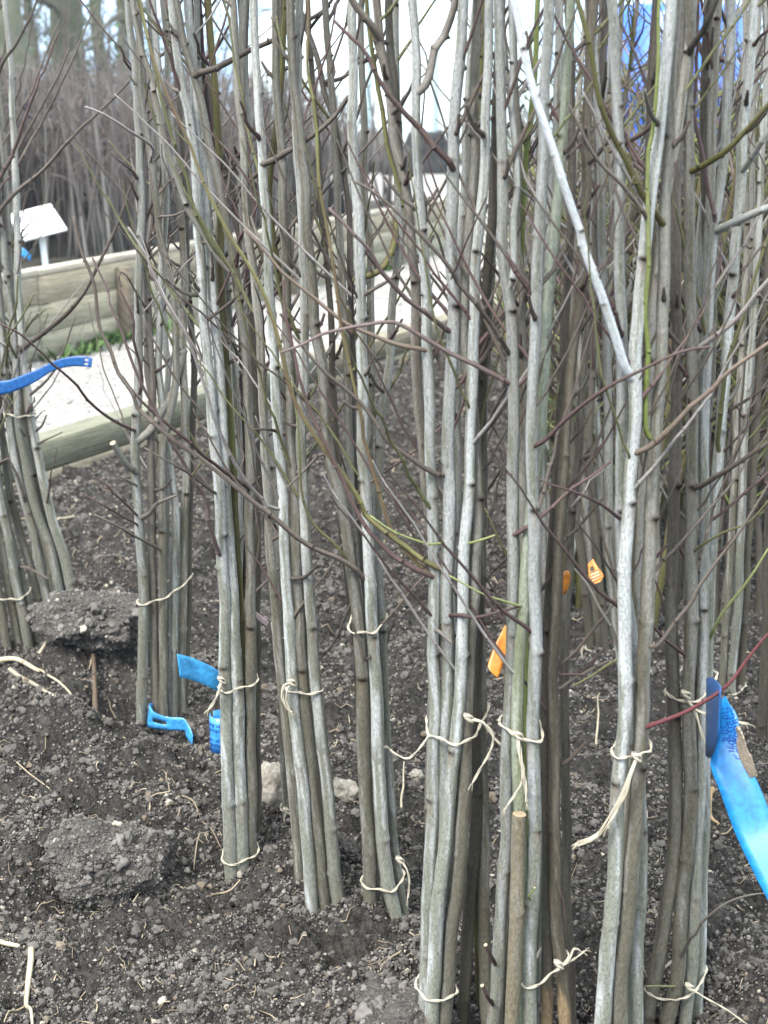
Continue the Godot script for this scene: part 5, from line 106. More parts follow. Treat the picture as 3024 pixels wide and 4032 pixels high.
const TIES := [
	["pale twine around the stems at the left picture edge",[-0.7368,0.1017,-2.74,-0.7343,0.1049,-2.7466,-0.7302,0.1051,-2.7524,-0.7261,0.1061,-2.7582,-0.722,0.1095,-2.7641,-0.7172,0.1114,-2.7692,-0.7104,0.1101,-2.7707,-0.7033,0.1102,-2.7708,-0.6961,0.112,-2.7708,-0.689,0.1114,-2.7708,-0.6818,0.1098,-2.7708,-0.6754,0.11,-2.7682,-0.6721,0.1095,-2.7621,-0.673,0.1061,-2.7551,-0.6755,0.1031,-2.7485,-0.6781,0.1027,-2.7418,-0.6807,0.1013,-2.7352,-0.6858,0.0981,-2.7304,-0.6927,0.0976,-2.7293,-0.6999,0.0995,-2.7294,-0.707,0.0992,-2.7294,-0.7142,0.0975,-2.7295,-0.7213,0.0982,-2.7295,-0.7284,0.0998,-2.7295,-0.7342,0.0998,-2.7335,-0.7368,0.1005,-2.74],0.0016,[],3],
	["pale twine loop just under the dark blue ribbon",[-0.7232,0.4589,-2.7834,-0.7196,0.4606,-2.7908,-0.7117,0.4596,-2.7929,-0.7033,0.4603,-2.7921,-0.6949,0.4615,-2.7914,-0.6865,0.46,-2.7906,-0.6781,0.4587,-2.7898,-0.6698,0.46,-2.7891,-0.6617,0.4601,-2.7871,-0.6562,0.4565,-2.7809,-0.6511,0.4542,-2.7742,-0.6459,0.454,-2.7675,-0.6411,0.4518,-2.7606,-0.6412,0.4475,-2.7524,-0.6471,0.4466,-2.7469,-0.6553,0.4475,-2.7449,-0.6636,0.446,-2.7433,-0.6719,0.4445,-2.7425,-0.6796,0.447,-2.7461,-0.6872,0.449,-2.7498,-0.6947,0.4484,-2.7534,-0.7015,0.4494,-2.7583,-0.7076,0.4529,-2.7642,-0.7136,0.4547,-2.77,-0.7196,0.4547,-2.7759,-0.7232,0.4573,-2.7834],0.0016,[],20],
	["knotted low twine on the leaning bundle at left",[-0.6696,0.0586,-2.7801,-0.6656,0.0598,-2.7882,-0.6568,0.0611,-2.7902,-0.6476,0.064,-2.7902,-0.6383,0.065,-2.7902,-0.629,0.0643,-2.7902,-0.6198,0.0661,-2.7902,-0.6105,0.0688,-2.7902,-0.6017,0.0682,-2.7882,-0.5948,0.0658,-2.782,-0.5879,0.0662,-2.7758,-0.581,0.0661,-2.7696,-0.5765,0.0627,-2.7619,-0.5785,0.0593,-2.7532,-0.586,0.0587,-2.7482,-0.5947,0.0568,-2.7451,-0.6034,0.0531,-2.7421,-0.6122,0.0515,-2.739,-0.6211,0.0524,-2.7401,-0.6295,0.0518,-2.7441,-0.6379,0.0505,-2.748,-0.646,0.052,-2.7524,-0.6525,0.0544,-2.7589,-0.6591,0.054,-2.7655,-0.6656,0.0544,-2.772,-0.6696,0.0581,-2.7801],0.0016,[[0.0022,[-0.606,0.0607,-2.736,-0.5837,0.0504,-2.732,-0.5687,0.0418,-2.732,-0.5558,0.0301,-2.732]],[0.0019,[-0.6118,0.0607,-2.736,-0.6346,0.0672,-2.732,-0.6534,0.0748,-2.732]]],37],
	["slack twine loop around the bundle above the slotted blue tag",[-0.4027,0.2166,-2.3606,-0.3985,0.2183,-2.3691,-0.3915,0.2225,-2.3759,-0.3845,0.2264,-2.3826,-0.3772,0.2276,-2.3891,-0.3699,0.2298,-2.3954,-0.3625,0.2344,-2.4018,-0.3552,0.2373,-2.4082,-0.3478,0.2383,-2.4146,-0.3405,0.2414,-2.4209,-0.3332,0.2459,-2.4273,-0.3241,0.2467,-2.4288,-0.3187,0.2436,-2.4215,-0.3209,0.2417,-2.4121,-0.3235,0.2398,-2.4027,-0.3288,0.2353,-2.3947,-0.335,0.2314,-2.3872,-0.3411,0.2301,-2.3797,-0.3473,0.2276,-2.3721,-0.3534,0.2228,-2.3646,-0.3615,0.2203,-2.3596,-0.3707,0.2201,-2.3566,-0.3799,0.2176,-2.3535,-0.3892,0.2139,-2.3504,-0.3984,0.2142,-2.3522,-0.4027,0.2177,-2.3606],0.0016,[],54],
	["upper twine loop above the curled printed blue tag",[-0.2194,0.2529,-1.8884,-0.2179,0.2556,-1.8967,-0.2164,0.2599,-1.905,-0.2149,0.2617,-1.9133,-0.2135,0.2626,-1.9216,-0.212,0.2662,-1.9299,-0.2105,0.2699,-1.9382,-0.209,0.271,-1.9464,-0.2039,0.2719,-1.9526,-0.196,0.2745,-1.9555,-0.1879,0.2755,-1.9574,-0.182,0.2722,-1.9522,-0.1795,0.2697,-1.9441,-0.1771,0.2691,-1.9361,-0.1747,0.2662,-1.928,-0.1722,0.2622,-1.9199,-0.1698,0.2606,-1.9119,-0.1676,0.2596,-1.9038,-0.1707,0.2561,-1.8962,-0.178,0.2538,-1.8922,-0.1855,0.2542,-1.8884,-0.1931,0.2538,-1.8847,-0.2006,0.251,-1.881,-0.2084,0.2498,-1.8782,-0.216,0.2525,-1.8809,-0.2194,0.2545,-1.8884],0.0016,[[0.002,[-0.2134,0.2683,-1.8752,-0.2167,0.2557,-1.8712,-0.2227,0.2414,-1.8712,-0.2308,0.2296,-1.8712]]],71],
	["twine loop at soil level below the curled printed tag",[-0.2215,0.0022,-1.888,-0.2209,0.0064,-1.8965,-0.2203,0.0094,-1.9049,-0.2197,0.0102,-1.9134,-0.2191,0.0127,-1.9218,-0.2185,0.017,-1.9303,-0.2179,0.0191,-1.9387,-0.2169,0.02,-1.9471,-0.2115,0.0226,-1.9531,-0.2034,0.0248,-1.9556,-0.1952,0.0242,-1.9575,-0.1883,0.0218,-1.9535,-0.1855,0.0209,-1.9455,-0.1828,0.0193,-1.9375,-0.1801,0.0152,-1.9295,-0.1773,0.0124,-1.9215,-0.1746,0.0118,-1.9134,-0.1722,0.0093,-1.9053,-0.1745,0.0052,-1.8975,-0.1807,0.004,-1.8918,-0.1872,0.004,-1.8864,-0.1947,0.0019,-1.8826,-0.2026,-0.0004,-1.8794,-0.2107,0.0003,-1.8773,-0.2182,0.0022,-1.8804,-0.2215,0.0029,-1.888],0.0016,[],88],
	["upper twine loop on the dark bundle beside pale stones",[-0.1574,0.2948,-2.0224,-0.1555,0.2979,-2.0275,-0.152,0.298,-2.0317,-0.1484,0.2981,-2.036,-0.1447,0.3008,-2.0402,-0.1411,0.3029,-2.0445,-0.1367,0.3022,-2.0477,-0.1314,0.3016,-2.0472,-0.1274,0.3023,-2.0434,-0.1271,0.3006,-2.038,-0.1281,0.2972,-2.0325,-0.1291,0.2961,-2.027,-0.1301,0.2961,-2.0215,-0.1311,0.2935,-2.0161,-0.1321,0.2904,-2.0106,-0.1331,0.2901,-2.0051,-0.1342,0.2895,-1.9996,-0.1366,0.2865,-1.9948,-0.1413,0.285,-1.9919,-0.1467,0.2868,-1.9923,-0.1511,0.288,-1.9955,-0.1533,0.2877,-2.0005,-0.1543,0.2896,-2.0059,-0.1554,0.293,-2.0114,-0.1564,0.2939,-2.0169,-0.1574,0.294,-2.0224],0.0016,[],105],
	["low knotted twine on the dark bundle beside pale stones",[-0.1482,0.0267,-2.0001,-0.1468,0.0283,-2.0056,-0.1448,0.0282,-2.0109,-0.1428,0.0302,-2.0162,-0.1409,0.0335,-2.0215,-0.1389,0.0342,-2.0269,-0.1369,0.0343,-2.0322,-0.1349,0.0372,-2.0375,-0.1329,0.0399,-2.0428,-0.1293,0.0396,-2.047,-0.1239,0.0392,-2.0481,-0.1191,0.0401,-2.0453,-0.117,0.0389,-2.0402,-0.1182,0.0354,-2.0347,-0.1195,0.0339,-2.0292,-0.1208,0.034,-2.0237,-0.1221,0.0317,-2.0181,-0.1236,0.0285,-2.0127,-0.1252,0.0279,-2.0072,-0.1267,0.0276,-2.0017,-0.1283,0.0246,-1.9963,-0.1317,0.0223,-1.9918,-0.1369,0.0234,-1.99,-0.1424,0.0242,-1.9911,-0.1465,0.0236,-1.9948,-0.1482,0.0251,-2.0001],0.0016,[[0.0014,[-0.139,0.0259,-1.987,-0.1425,0.014,-1.983,-0.1366,0.0021,-1.983,-0.1277,-0.0098,-1.983]]],122],
	["tangled twine loop around the three stems before the stones",[-0.1209,0.3115,-1.7466,-0.1191,0.312,-1.7533,-0.117,0.3132,-1.76,-0.1149,0.3169,-1.7667,-0.1127,0.3193,-1.7733,-0.1106,0.3195,-1.78,-0.1085,0.3216,-1.7866,-0.1062,0.3253,-1.7932,-0.1006,0.3259,-1.7969,-0.0945,0.3235,-1.7945,-0.0915,0.3226,-1.7882,-0.089,0.322,-1.7817,-0.0866,0.3187,-1.7751,-0.0841,0.3157,-1.7686,-0.0816,0.3154,-1.762,-0.0792,0.314,-1.7555,-0.0767,0.3103,-1.749,-0.0754,0.3081,-1.7422,-0.0784,0.3081,-1.7361,-0.0847,0.3071,-1.7338,-0.0917,0.3055,-1.7343,-0.0987,0.3065,-1.7351,-0.1056,0.3083,-1.7359,-0.1126,0.3073,-1.7367,-0.1183,0.3072,-1.7402,-0.1209,0.3106,-1.7466],0.0016,[[0.0018,[-0.1115,0.3214,-1.7308,-0.1205,0.3197,-1.7268,-0.1232,0.3065,-1.7268,-0.1194,0.2933,-1.7268,-0.1124,0.2847,-1.7268]],[0.0014,[-0.1139,0.3214,-1.7308,-0.1175,0.3131,-1.7268,-0.1183,0.2999,-1.7268,-0.1148,0.29,-1.7268]]],139],
	["upper twine loop on the bundle right of the stones",[-0.0432,0.397,-1.7197,-0.0416,0.3975,-1.7266,-0.04,0.4006,-1.7334,-0.0384,0.4042,-1.7403,-0.0368,0.405,-1.7471,-0.0352,0.4061,-1.754,-0.0324,0.4098,-1.7604,-0.0295,0.4126,-1.7668,-0.025,0.4126,-1.772,-0.0184,0.4126,-1.7714,-0.014,0.4131,-1.766,-0.01,0.4113,-1.7602,-0.006,0.4081,-1.7544,-0.002,0.4073,-1.7486,0.0019,0.4073,-1.7428,0.0031,0.4043,-1.7361,0.0007,0.4009,-1.7296,-0.0021,0.4002,-1.7231,-0.0049,0.399,-1.7166,-0.0082,0.3953,-1.7105,-0.014,0.3934,-1.7069,-0.021,0.3949,-1.7074,-0.028,0.3948,-1.7084,-0.035,0.3929,-1.7094,-0.0406,0.3942,-1.7133,-0.0432,0.3977,-1.7197],0.0016,[],156],
	["low twine loop near the soil right of the stones",[-0.029,0.0608,-1.7219,-0.0269,0.0624,-1.7289,-0.0237,0.0658,-1.7355,-0.0205,0.0672,-1.742,-0.0173,0.067,-1.7486,-0.014,0.0692,-1.7552,-0.0104,0.0723,-1.7616,-0.0069,0.0728,-1.768,-0.0014,0.0721,-1.7723,0.0053,0.072,-1.7701,0.0097,0.0707,-1.7643,0.014,0.0668,-1.7584,0.0184,0.064,-1.7525,0.0228,0.0634,-1.7466,0.0257,0.0612,-1.7401,0.0236,0.0576,-1.7331,0.0208,0.0563,-1.7264,0.018,0.0563,-1.7196,0.0145,0.0539,-1.7132,0.0085,0.052,-1.7094,0.0012,0.0542,-1.7095,-0.0061,0.0563,-1.71,-0.0134,0.0558,-1.7104,-0.0206,0.0561,-1.711,-0.0265,0.0598,-1.7152,-0.029,0.0624,-1.7219],0.0016,[[0.0014,[0.0198,0.0966,-1.7064,0.0276,0.0883,-1.7024,0.0314,0.071,-1.7024,0.0293,0.0466,-1.7024]]],173],
	["twine with a long hanging end on the thick centre bundle",[0.0455,0.3629,-1.5205,0.0496,0.3664,-1.5276,0.0575,0.3683,-1.5308,0.0656,0.3676,-1.5336,0.0737,0.3678,-1.5365,0.0818,0.3705,-1.5393,0.0899,0.3714,-1.5422,0.098,0.3705,-1.545,0.1063,0.3714,-1.5469,0.113,0.3718,-1.5424,0.1126,0.3685,-1.534,0.1094,0.3646,-1.5261,0.1063,0.3634,-1.5181,0.1031,0.3622,-1.5101,0.1,0.3583,-1.5021,0.0968,0.3551,-1.4941,0.0919,0.3547,-1.4873,0.0848,0.3537,-1.4826,0.0771,0.3509,-1.4791,0.0692,0.3517,-1.4817,0.0616,0.3547,-1.4859,0.0541,0.3555,-1.49,0.0474,0.3553,-1.4951,0.0458,0.3588,-1.5033,0.0456,0.3627,-1.5119,0.0455,0.364,-1.5205],0.0016,[[0.0015,[0.088,0.3817,-1.4761,0.1023,0.3792,-1.4721,0.1134,0.3658,-1.4721,0.1108,0.3464,-1.4721,0.1019,0.3291,-1.4721,0.0933,0.3118,-1.4721]],[0.0013,[0.1026,0.3789,-1.4761,0.1159,0.3607,-1.4721,0.1267,0.3507,-1.4721]],[0.0012,[0.0472,0.3647,-1.4761,0.0405,0.355,-1.4721,0.026,0.3392,-1.4721,0.0127,0.3435,-1.4721,0.0061,0.3492,-1.4721]]],190],
	["lowest twine loop at the foot of the centre bundle",[0.0348,0.0528,-1.5,0.0364,0.0562,-1.5057,0.0385,0.0571,-1.5111,0.0407,0.0572,-1.5166,0.0428,0.06,-1.5221,0.046,0.0627,-1.527,0.0515,0.0618,-1.5287,0.057,0.0604,-1.527,0.0608,0.0607,-1.5224,0.0645,0.0598,-1.5179,0.0682,0.0566,-1.5133,0.072,0.0553,-1.5088,0.0757,0.0557,-1.5042,0.0794,0.0538,-1.4997,0.0814,0.0505,-1.4942,0.0796,0.0498,-1.4887,0.0752,0.0501,-1.4851,0.0698,0.0482,-1.4829,0.0642,0.0465,-1.481,0.0587,0.0475,-1.479,0.0529,0.048,-1.4783,0.0477,0.047,-1.4807,0.044,0.0481,-1.4853,0.0404,0.0513,-1.4899,0.0368,0.0525,-1.4946,0.0348,0.0523,-1.5],0.0016,[],207],
	["knotted twine with two tails above the sawn stub",[0.1188,0.3838,-1.4643,0.1217,0.3864,-1.4713,0.126,0.3866,-1.4778,0.1302,0.3885,-1.4842,0.1344,0.3922,-1.4907,0.1387,0.3937,-1.4971,0.1429,0.394,-1.5036,0.1474,0.3967,-1.5098,0.1546,0.3982,-1.5099,0.1573,0.3949,-1.503,0.1579,0.3914,-1.4953,0.1585,0.3906,-1.4876,0.1592,0.3891,-1.4799,0.1598,0.3851,-1.4722,0.1604,0.3824,-1.4645,0.161,0.3819,-1.4568,0.1616,0.3795,-1.4491,0.1619,0.3754,-1.4414,0.1584,0.374,-1.4348,0.1511,0.3751,-1.4331,0.1443,0.3751,-1.4366,0.1379,0.3751,-1.4409,0.1317,0.3778,-1.4454,0.1269,0.3806,-1.4515,0.122,0.3808,-1.4575,0.1188,0.3823,-1.4643],0.0016,[[0.0018,[0.1356,0.3817,-1.4301,0.1362,0.3668,-1.4261,0.1418,0.3445,-1.4261,0.1455,0.3116,-1.4261]],[0.0014,[0.1369,0.3734,-1.4301,0.1401,0.3529,-1.4261,0.139,0.3305,-1.4261,0.1253,0.3062,-1.4261]]],224],
	["bottom twine with frayed ends beside the sawn stub",[0.1471,0.093,-1.4449,0.1492,0.094,-1.4507,0.1527,0.095,-1.456,0.1562,0.0987,-1.4613,0.1597,0.1017,-1.4665,0.1632,0.1022,-1.4718,0.1668,0.1041,-1.477,0.1703,0.1081,-1.4823,0.1743,0.1101,-1.487,0.1804,0.1098,-1.4883,0.1859,0.1105,-1.4853,0.191,0.1119,-1.4816,0.1961,0.1108,-1.4779,0.2,0.1086,-1.4731,0.2,0.1081,-1.4669,0.1961,0.107,-1.4621,0.191,0.1034,-1.4583,0.186,0.1007,-1.4545,0.1809,0.1004,-1.4507,0.1759,0.0985,-1.4469,0.1708,0.0947,-1.4431,0.1658,0.0929,-1.4393,0.1604,0.0927,-1.4359,0.1543,0.0907,-1.4355,0.1493,0.0893,-1.4391,0.1471,0.0918,-1.4449],0.0016,[[0.0012,[0.1848,0.1201,-1.4325,0.1935,0.1256,-1.4285,0.1997,0.1421,-1.4285,0.2065,0.1391,-1.4285]],[0.0012,[0.1941,0.1232,-1.4325,0.2027,0.1316,-1.4285,0.2105,0.1391,-1.4285]]],241],
	["twine with a broad frayed tail on the foremost bundle",[0.2274,0.375,-1.4102,0.229,0.3748,-1.4155,0.2323,0.3767,-1.4202,0.2355,0.3798,-1.4249,0.2387,0.3803,-1.4296,0.2419,0.3802,-1.4342,0.2452,0.3829,-1.4389,0.2484,0.3854,-1.4436,0.252,0.3851,-1.4478,0.2574,0.3849,-1.4493,0.2626,0.3861,-1.4475,0.2655,0.3849,-1.4428,0.2664,0.3814,-1.4372,0.267,0.38,-1.4315,0.2677,0.38,-1.4259,0.2683,0.3777,-1.4203,0.268,0.3744,-1.4147,0.2651,0.3741,-1.4099,0.2601,0.3746,-1.4074,0.2547,0.3726,-1.4055,0.2494,0.3711,-1.4036,0.2441,0.3722,-1.4016,0.2387,0.3722,-1.4001,0.2332,0.3708,-1.4012,0.2291,0.3718,-1.4049,0.2274,0.3752,-1.4102],0.0016,[[0.0028,[0.2507,0.3729,-1.3971,0.2455,0.3624,-1.3931,0.2399,0.3383,-1.3931,0.2303,0.3184,-1.3931,0.2171,0.2933,-1.3931]],[0.0033,[0.2177,0.2913,-1.3971,0.2086,0.2863,-1.3931,0.196,0.2816,-1.3931]],[0.0018,[0.2447,0.3551,-1.3971,0.2351,0.3267,-1.3931,0.2235,0.2989,-1.3931]]],258],
	["knotted twine with two ends touching the big blue tag",[0.3059,0.3819,-1.552,0.309,0.3834,-1.5593,0.3137,0.3871,-1.5659,0.3185,0.3894,-1.5725,0.3232,0.3895,-1.5791,0.3279,0.3917,-1.5857,0.3327,0.3954,-1.5923,0.3374,0.3968,-1.5989,0.3423,0.3971,-1.6054,0.3499,0.3986,-1.6069,0.3558,0.3984,-1.6016,0.3605,0.395,-1.595,0.3652,0.392,-1.5884,0.3685,0.3915,-1.5812,0.3659,0.3898,-1.5736,0.3622,0.3858,-1.5663,0.3586,0.3836,-1.5591,0.3548,0.3832,-1.5519,0.3492,0.3811,-1.5461,0.3432,0.3778,-1.5407,0.3372,0.3769,-1.5352,0.3298,0.3776,-1.5326,0.3225,0.3774,-1.5356,0.3158,0.3775,-1.5402,0.3092,0.3804,-1.5449,0.3059,0.3834,-1.552],0.0016,[[0.0015,[0.3243,0.386,-1.5296,0.3349,0.3716,-1.5256,0.3655,0.361,-1.5256,0.3924,0.3546,-1.5256]],[0.0016,[0.3343,0.3711,-1.5296,0.339,0.3552,-1.5256,0.3512,0.3227,-1.5256,0.371,0.2949,-1.5256]]],275],
	["bottom twine loop below the big bright blue tag",[0.3002,0.0155,-1.55,0.3037,0.0188,-1.5577,0.31,0.022,-1.5637,0.3164,0.0224,-1.5696,0.3227,0.0231,-1.5755,0.3291,0.0265,-1.5814,0.3354,0.0289,-1.5873,0.3418,0.0289,-1.5932,0.3482,0.0305,-1.5991,0.3554,0.0336,-1.6035,0.363,0.0324,-1.6004,0.3683,0.0286,-1.5935,0.3737,0.0273,-1.5867,0.3764,0.0265,-1.5789,0.3728,0.023,-1.5711,0.3683,0.0195,-1.5636,0.3639,0.0187,-1.5562,0.3593,0.0174,-1.5488,0.3523,0.0143,-1.5439,0.3447,0.0126,-1.5397,0.337,0.0132,-1.5357,0.3286,0.013,-1.5354,0.3201,0.0118,-1.5372,0.3116,0.0128,-1.539,0.3037,0.0155,-1.5423,0.3002,0.0169,-1.55],0.0016,[[0.001,[0.3471,0.0296,-1.5324,0.3656,0.0191,-1.5284,0.3896,0.0043,-1.5284,0.4138,-0.0144,-1.5284]]],292],
	["slack twine loop under the rear orange labels",[0.3756,0.0186,-2.68,0.379,0.0225,-2.6872,0.3857,0.0237,-2.6918,0.3925,0.0233,-2.6964,0.3996,0.0252,-2.7003,0.4071,0.0277,-2.7036,0.4145,0.0277,-2.707,0.4219,0.0274,-2.7104,0.4294,0.0298,-2.7137,0.4368,0.0317,-2.7171,0.4446,0.0307,-2.7191,0.4511,0.0289,-2.7147,0.4518,0.0283,-2.7069,0.4473,0.0264,-2.7003,0.4424,0.0226,-2.6937,0.4375,0.0211,-2.6872,0.4325,0.0208,-2.6807,0.4276,0.018,-2.6742,0.4227,0.0146,-2.6676,0.4172,0.014,-2.6618,0.4094,0.015,-2.661,0.4017,0.0143,-2.6638,0.3941,0.0144,-2.6666,0.3864,0.0169,-2.6694,0.379,0.0182,-2.6728,0.3756,0.0186,-2.68],0.0016,[[0.0019,[0.385,0.0081,-2.658,0.3705,0.0046,-2.654,0.3653,0.0195,-2.654,0.3672,0.032,-2.654]]],309],
	["twine loop on the slim bundle behind the blue tag",[0.585,0.0112,-2.5,0.5875,0.0139,-2.5058,0.5918,0.0138,-2.5107,0.5963,0.0146,-2.5154,0.6008,0.0178,-2.5201,0.6053,0.0193,-2.5248,0.6098,0.0189,-2.5295,0.6143,0.0207,-2.5342,0.6195,0.0236,-2.538,0.6257,0.0225,-2.5373,0.6298,0.0196,-2.5325,0.6318,0.0189,-2.5263,0.6338,0.0183,-2.5201,0.6358,0.0149,-2.5139,0.6362,0.0122,-2.5075,0.6327,0.0123,-2.5022,0.6282,0.0112,-2.4974,0.6238,0.008,-2.4927,0.6193,0.0067,-2.4879,0.6149,0.007,-2.4831,0.6091,0.0057,-2.4807,0.6029,0.0046,-2.4822,0.5976,0.0067,-2.486,0.5924,0.0092,-2.4899,0.5875,0.0091,-2.4941,0.585,0.0099,-2.5],0.0016,[],326],
]
const TAGS := [
	["plastic_tag","dark blue ribbon tag looped on the leaning left bundle","darkblue",[-0.7044,0.5179,-2.69,-0.6852,0.5221,-2.687,-0.6671,0.5245,-2.684,-0.6372,0.536,-2.681,-0.613,0.5456,-2.678,-0.5887,0.5575,-2.675,-0.5651,0.5661,-2.672,-0.5415,0.5698,-2.669,-0.527,0.5693,-2.666,-0.5198,0.5689,-2.663,-0.513,0.5681,-2.66],[-0.706,0.493,-2.69,-0.6869,0.4964,-2.687,-0.6654,0.502,-2.684,-0.6391,0.5122,-2.681,-0.6151,0.5246,-2.678,-0.591,0.5402,-2.675,-0.5674,0.5484,-2.672,-0.5442,0.5517,-2.669,-0.5297,0.5513,-2.666,-0.5224,0.5513,-2.663,-0.5156,0.5509,-2.66],[[8, 1], [8, 3]]],
	["plastic_tag","light blue blank tag sticking out left of the grey bundle","lightblue",[-0.2682,0.3115,-1.86,-0.2594,0.3035,-1.874,-0.2518,0.2954,-1.888,-0.2327,0.2802,-1.902,-0.2177,0.2644,-1.916,-0.2048,0.2499,-1.93],[-0.2654,0.2785,-1.86,-0.2565,0.2706,-1.874,-0.2475,0.2619,-1.888,-0.2283,0.2463,-1.902,-0.2159,0.232,-1.916,-0.2046,0.2194,-1.93],[]],
	["plastic_tag","slotted blue tag half buried at the foot of a bundle","midblue",[-0.3781,0.0201,-2.4,-0.3842,0.0335,-2.375,-0.3869,0.0439,-2.345,-0.3795,0.0355,-2.335,-0.3668,0.0283,-2.335,-0.3561,0.0256,-2.335,-0.3454,0.0263,-2.33,-0.3296,0.025,-2.33,-0.3191,0.0149,-2.32,-0.312,0.0035,-2.31],[-0.3787,0.0031,-2.4,-0.3855,-0.0016,-2.375,-0.3923,0.0043,-2.345,-0.382,0.0049,-2.335,-0.3703,0.0031,-2.335,-0.3603,0.0022,-2.335,-0.3479,0.003,-2.33,-0.3278,0.0016,-2.33,-0.3251,-0.0031,-2.32,-0.3138,-0.0144,-2.31],[[3, 2], [4, 2]]],
	["plastic_tag","orange tag hanging free between two grey bundles","orange",[0.1257,0.4761,-1.5,0.1207,0.4681,-1.495,0.1165,0.4621,-1.49,0.1124,0.4542,-1.485,0.1091,0.4463,-1.48,0.107,0.4398,-1.475,0.1117,0.4342,-1.47],[0.1268,0.4756,-1.5,0.1297,0.4673,-1.495,0.1301,0.4565,-1.49,0.1272,0.4492,-1.485,0.1238,0.4443,-1.48,0.1207,0.4356,-1.475,0.117,0.4298,-1.47],[]],
	["plastic_tag","curved orange tag half hidden behind a brown stem","orange",[0.1693,0.5237,-1.5,0.1731,0.5235,-1.506,0.1815,0.5269,-1.512,0.1905,0.5302,-1.518,0.1943,0.5259,-1.524,0.1963,0.5198,-1.53],[0.1706,0.5122,-1.5,0.1729,0.5108,-1.506,0.1821,0.5075,-1.512,0.1887,0.5041,-1.518,0.1922,0.5063,-1.524,0.195,0.5092,-1.53],[]],
	["plastic_tag","printed orange tag with dark lines on the rear bundle","orange",[0.3627,0.2068,-2.6,0.3635,0.2001,-2.594,0.3634,0.1944,-2.588,0.3637,0.1873,-2.582,0.3659,0.1793,-2.576,0.3697,0.1779,-2.57],[0.3723,0.2172,-2.6,0.3767,0.2095,-2.594,0.3816,0.2029,-2.588,0.3873,0.1963,-2.582,0.3884,0.1915,-2.576,0.3825,0.184,-2.57],[[1, 1], [1, 2]]],
	["plastic_tag","small whitish tag tied to the dark bundle","pinkwhite",[-0.1794,0.3477,-1.94,-0.1737,0.3419,-1.9433,-0.1649,0.3335,-1.9467,-0.1558,0.3233,-1.95],[-0.1812,0.3441,-1.94,-0.1755,0.3357,-1.9433,-0.1675,0.3259,-1.9467,-0.1586,0.3175,-1.95],[]],
	["plastic_tag","big bright blue tag with handwriting and a mud smear","cyanblue",[0.3609,0.391,-1.515,0.3557,0.3879,-1.5049,0.3524,0.3694,-1.4918,0.347,0.3541,-1.4773,0.3391,0.3367,-1.4617,0.3473,0.3129,-1.4454,0.3597,0.2786,-1.4283,0.3686,0.2594,-1.4107,0.3771,0.2429,-1.3926,0.3847,0.2291,-1.374,0.3955,0.2103,-1.355],[0.3612,0.395,-1.505,0.3631,0.3905,-1.4949,0.3695,0.3805,-1.4818,0.3723,0.3542,-1.4673,0.3799,0.3356,-1.4517,0.3891,0.3148,-1.4354,0.3983,0.2891,-1.4183,0.4065,0.274,-1.4007,0.4144,0.2596,-1.3826,0.4219,0.2445,-1.364,0.4318,0.2273,-1.345],[]],
	["plastic_tag","deep blue strap folded behind the big bright tag","darkblue",[0.342,0.4112,-1.515,0.337,0.4289,-1.4722,0.33,0.4472,-1.4166,0.3199,0.4649,-1.355],[0.3435,0.3274,-1.505,0.3383,0.3437,-1.4622,0.3294,0.3755,-1.4066,0.3184,0.4185,-1.345],[]],
]
const MUD := [[0.3345,0.4275,-1.347,0.3363,0.4189,-1.347,0.3358,0.4111,-1.347,0.3381,0.4006,-1.347,0.3402,0.3941,-1.347,0.3451,0.3848,-1.347,0.3506,0.3756,-1.347],[0.335,0.4293,-1.344,0.3397,0.422,-1.344,0.3427,0.4137,-1.344,0.3461,0.4046,-1.344,0.3505,0.3967,-1.344,0.3535,0.3875,-1.344,0.3565,0.3783,-1.344]]
const CURL := [-0.2211,0.149,-1.925,0.0153,0.0513]
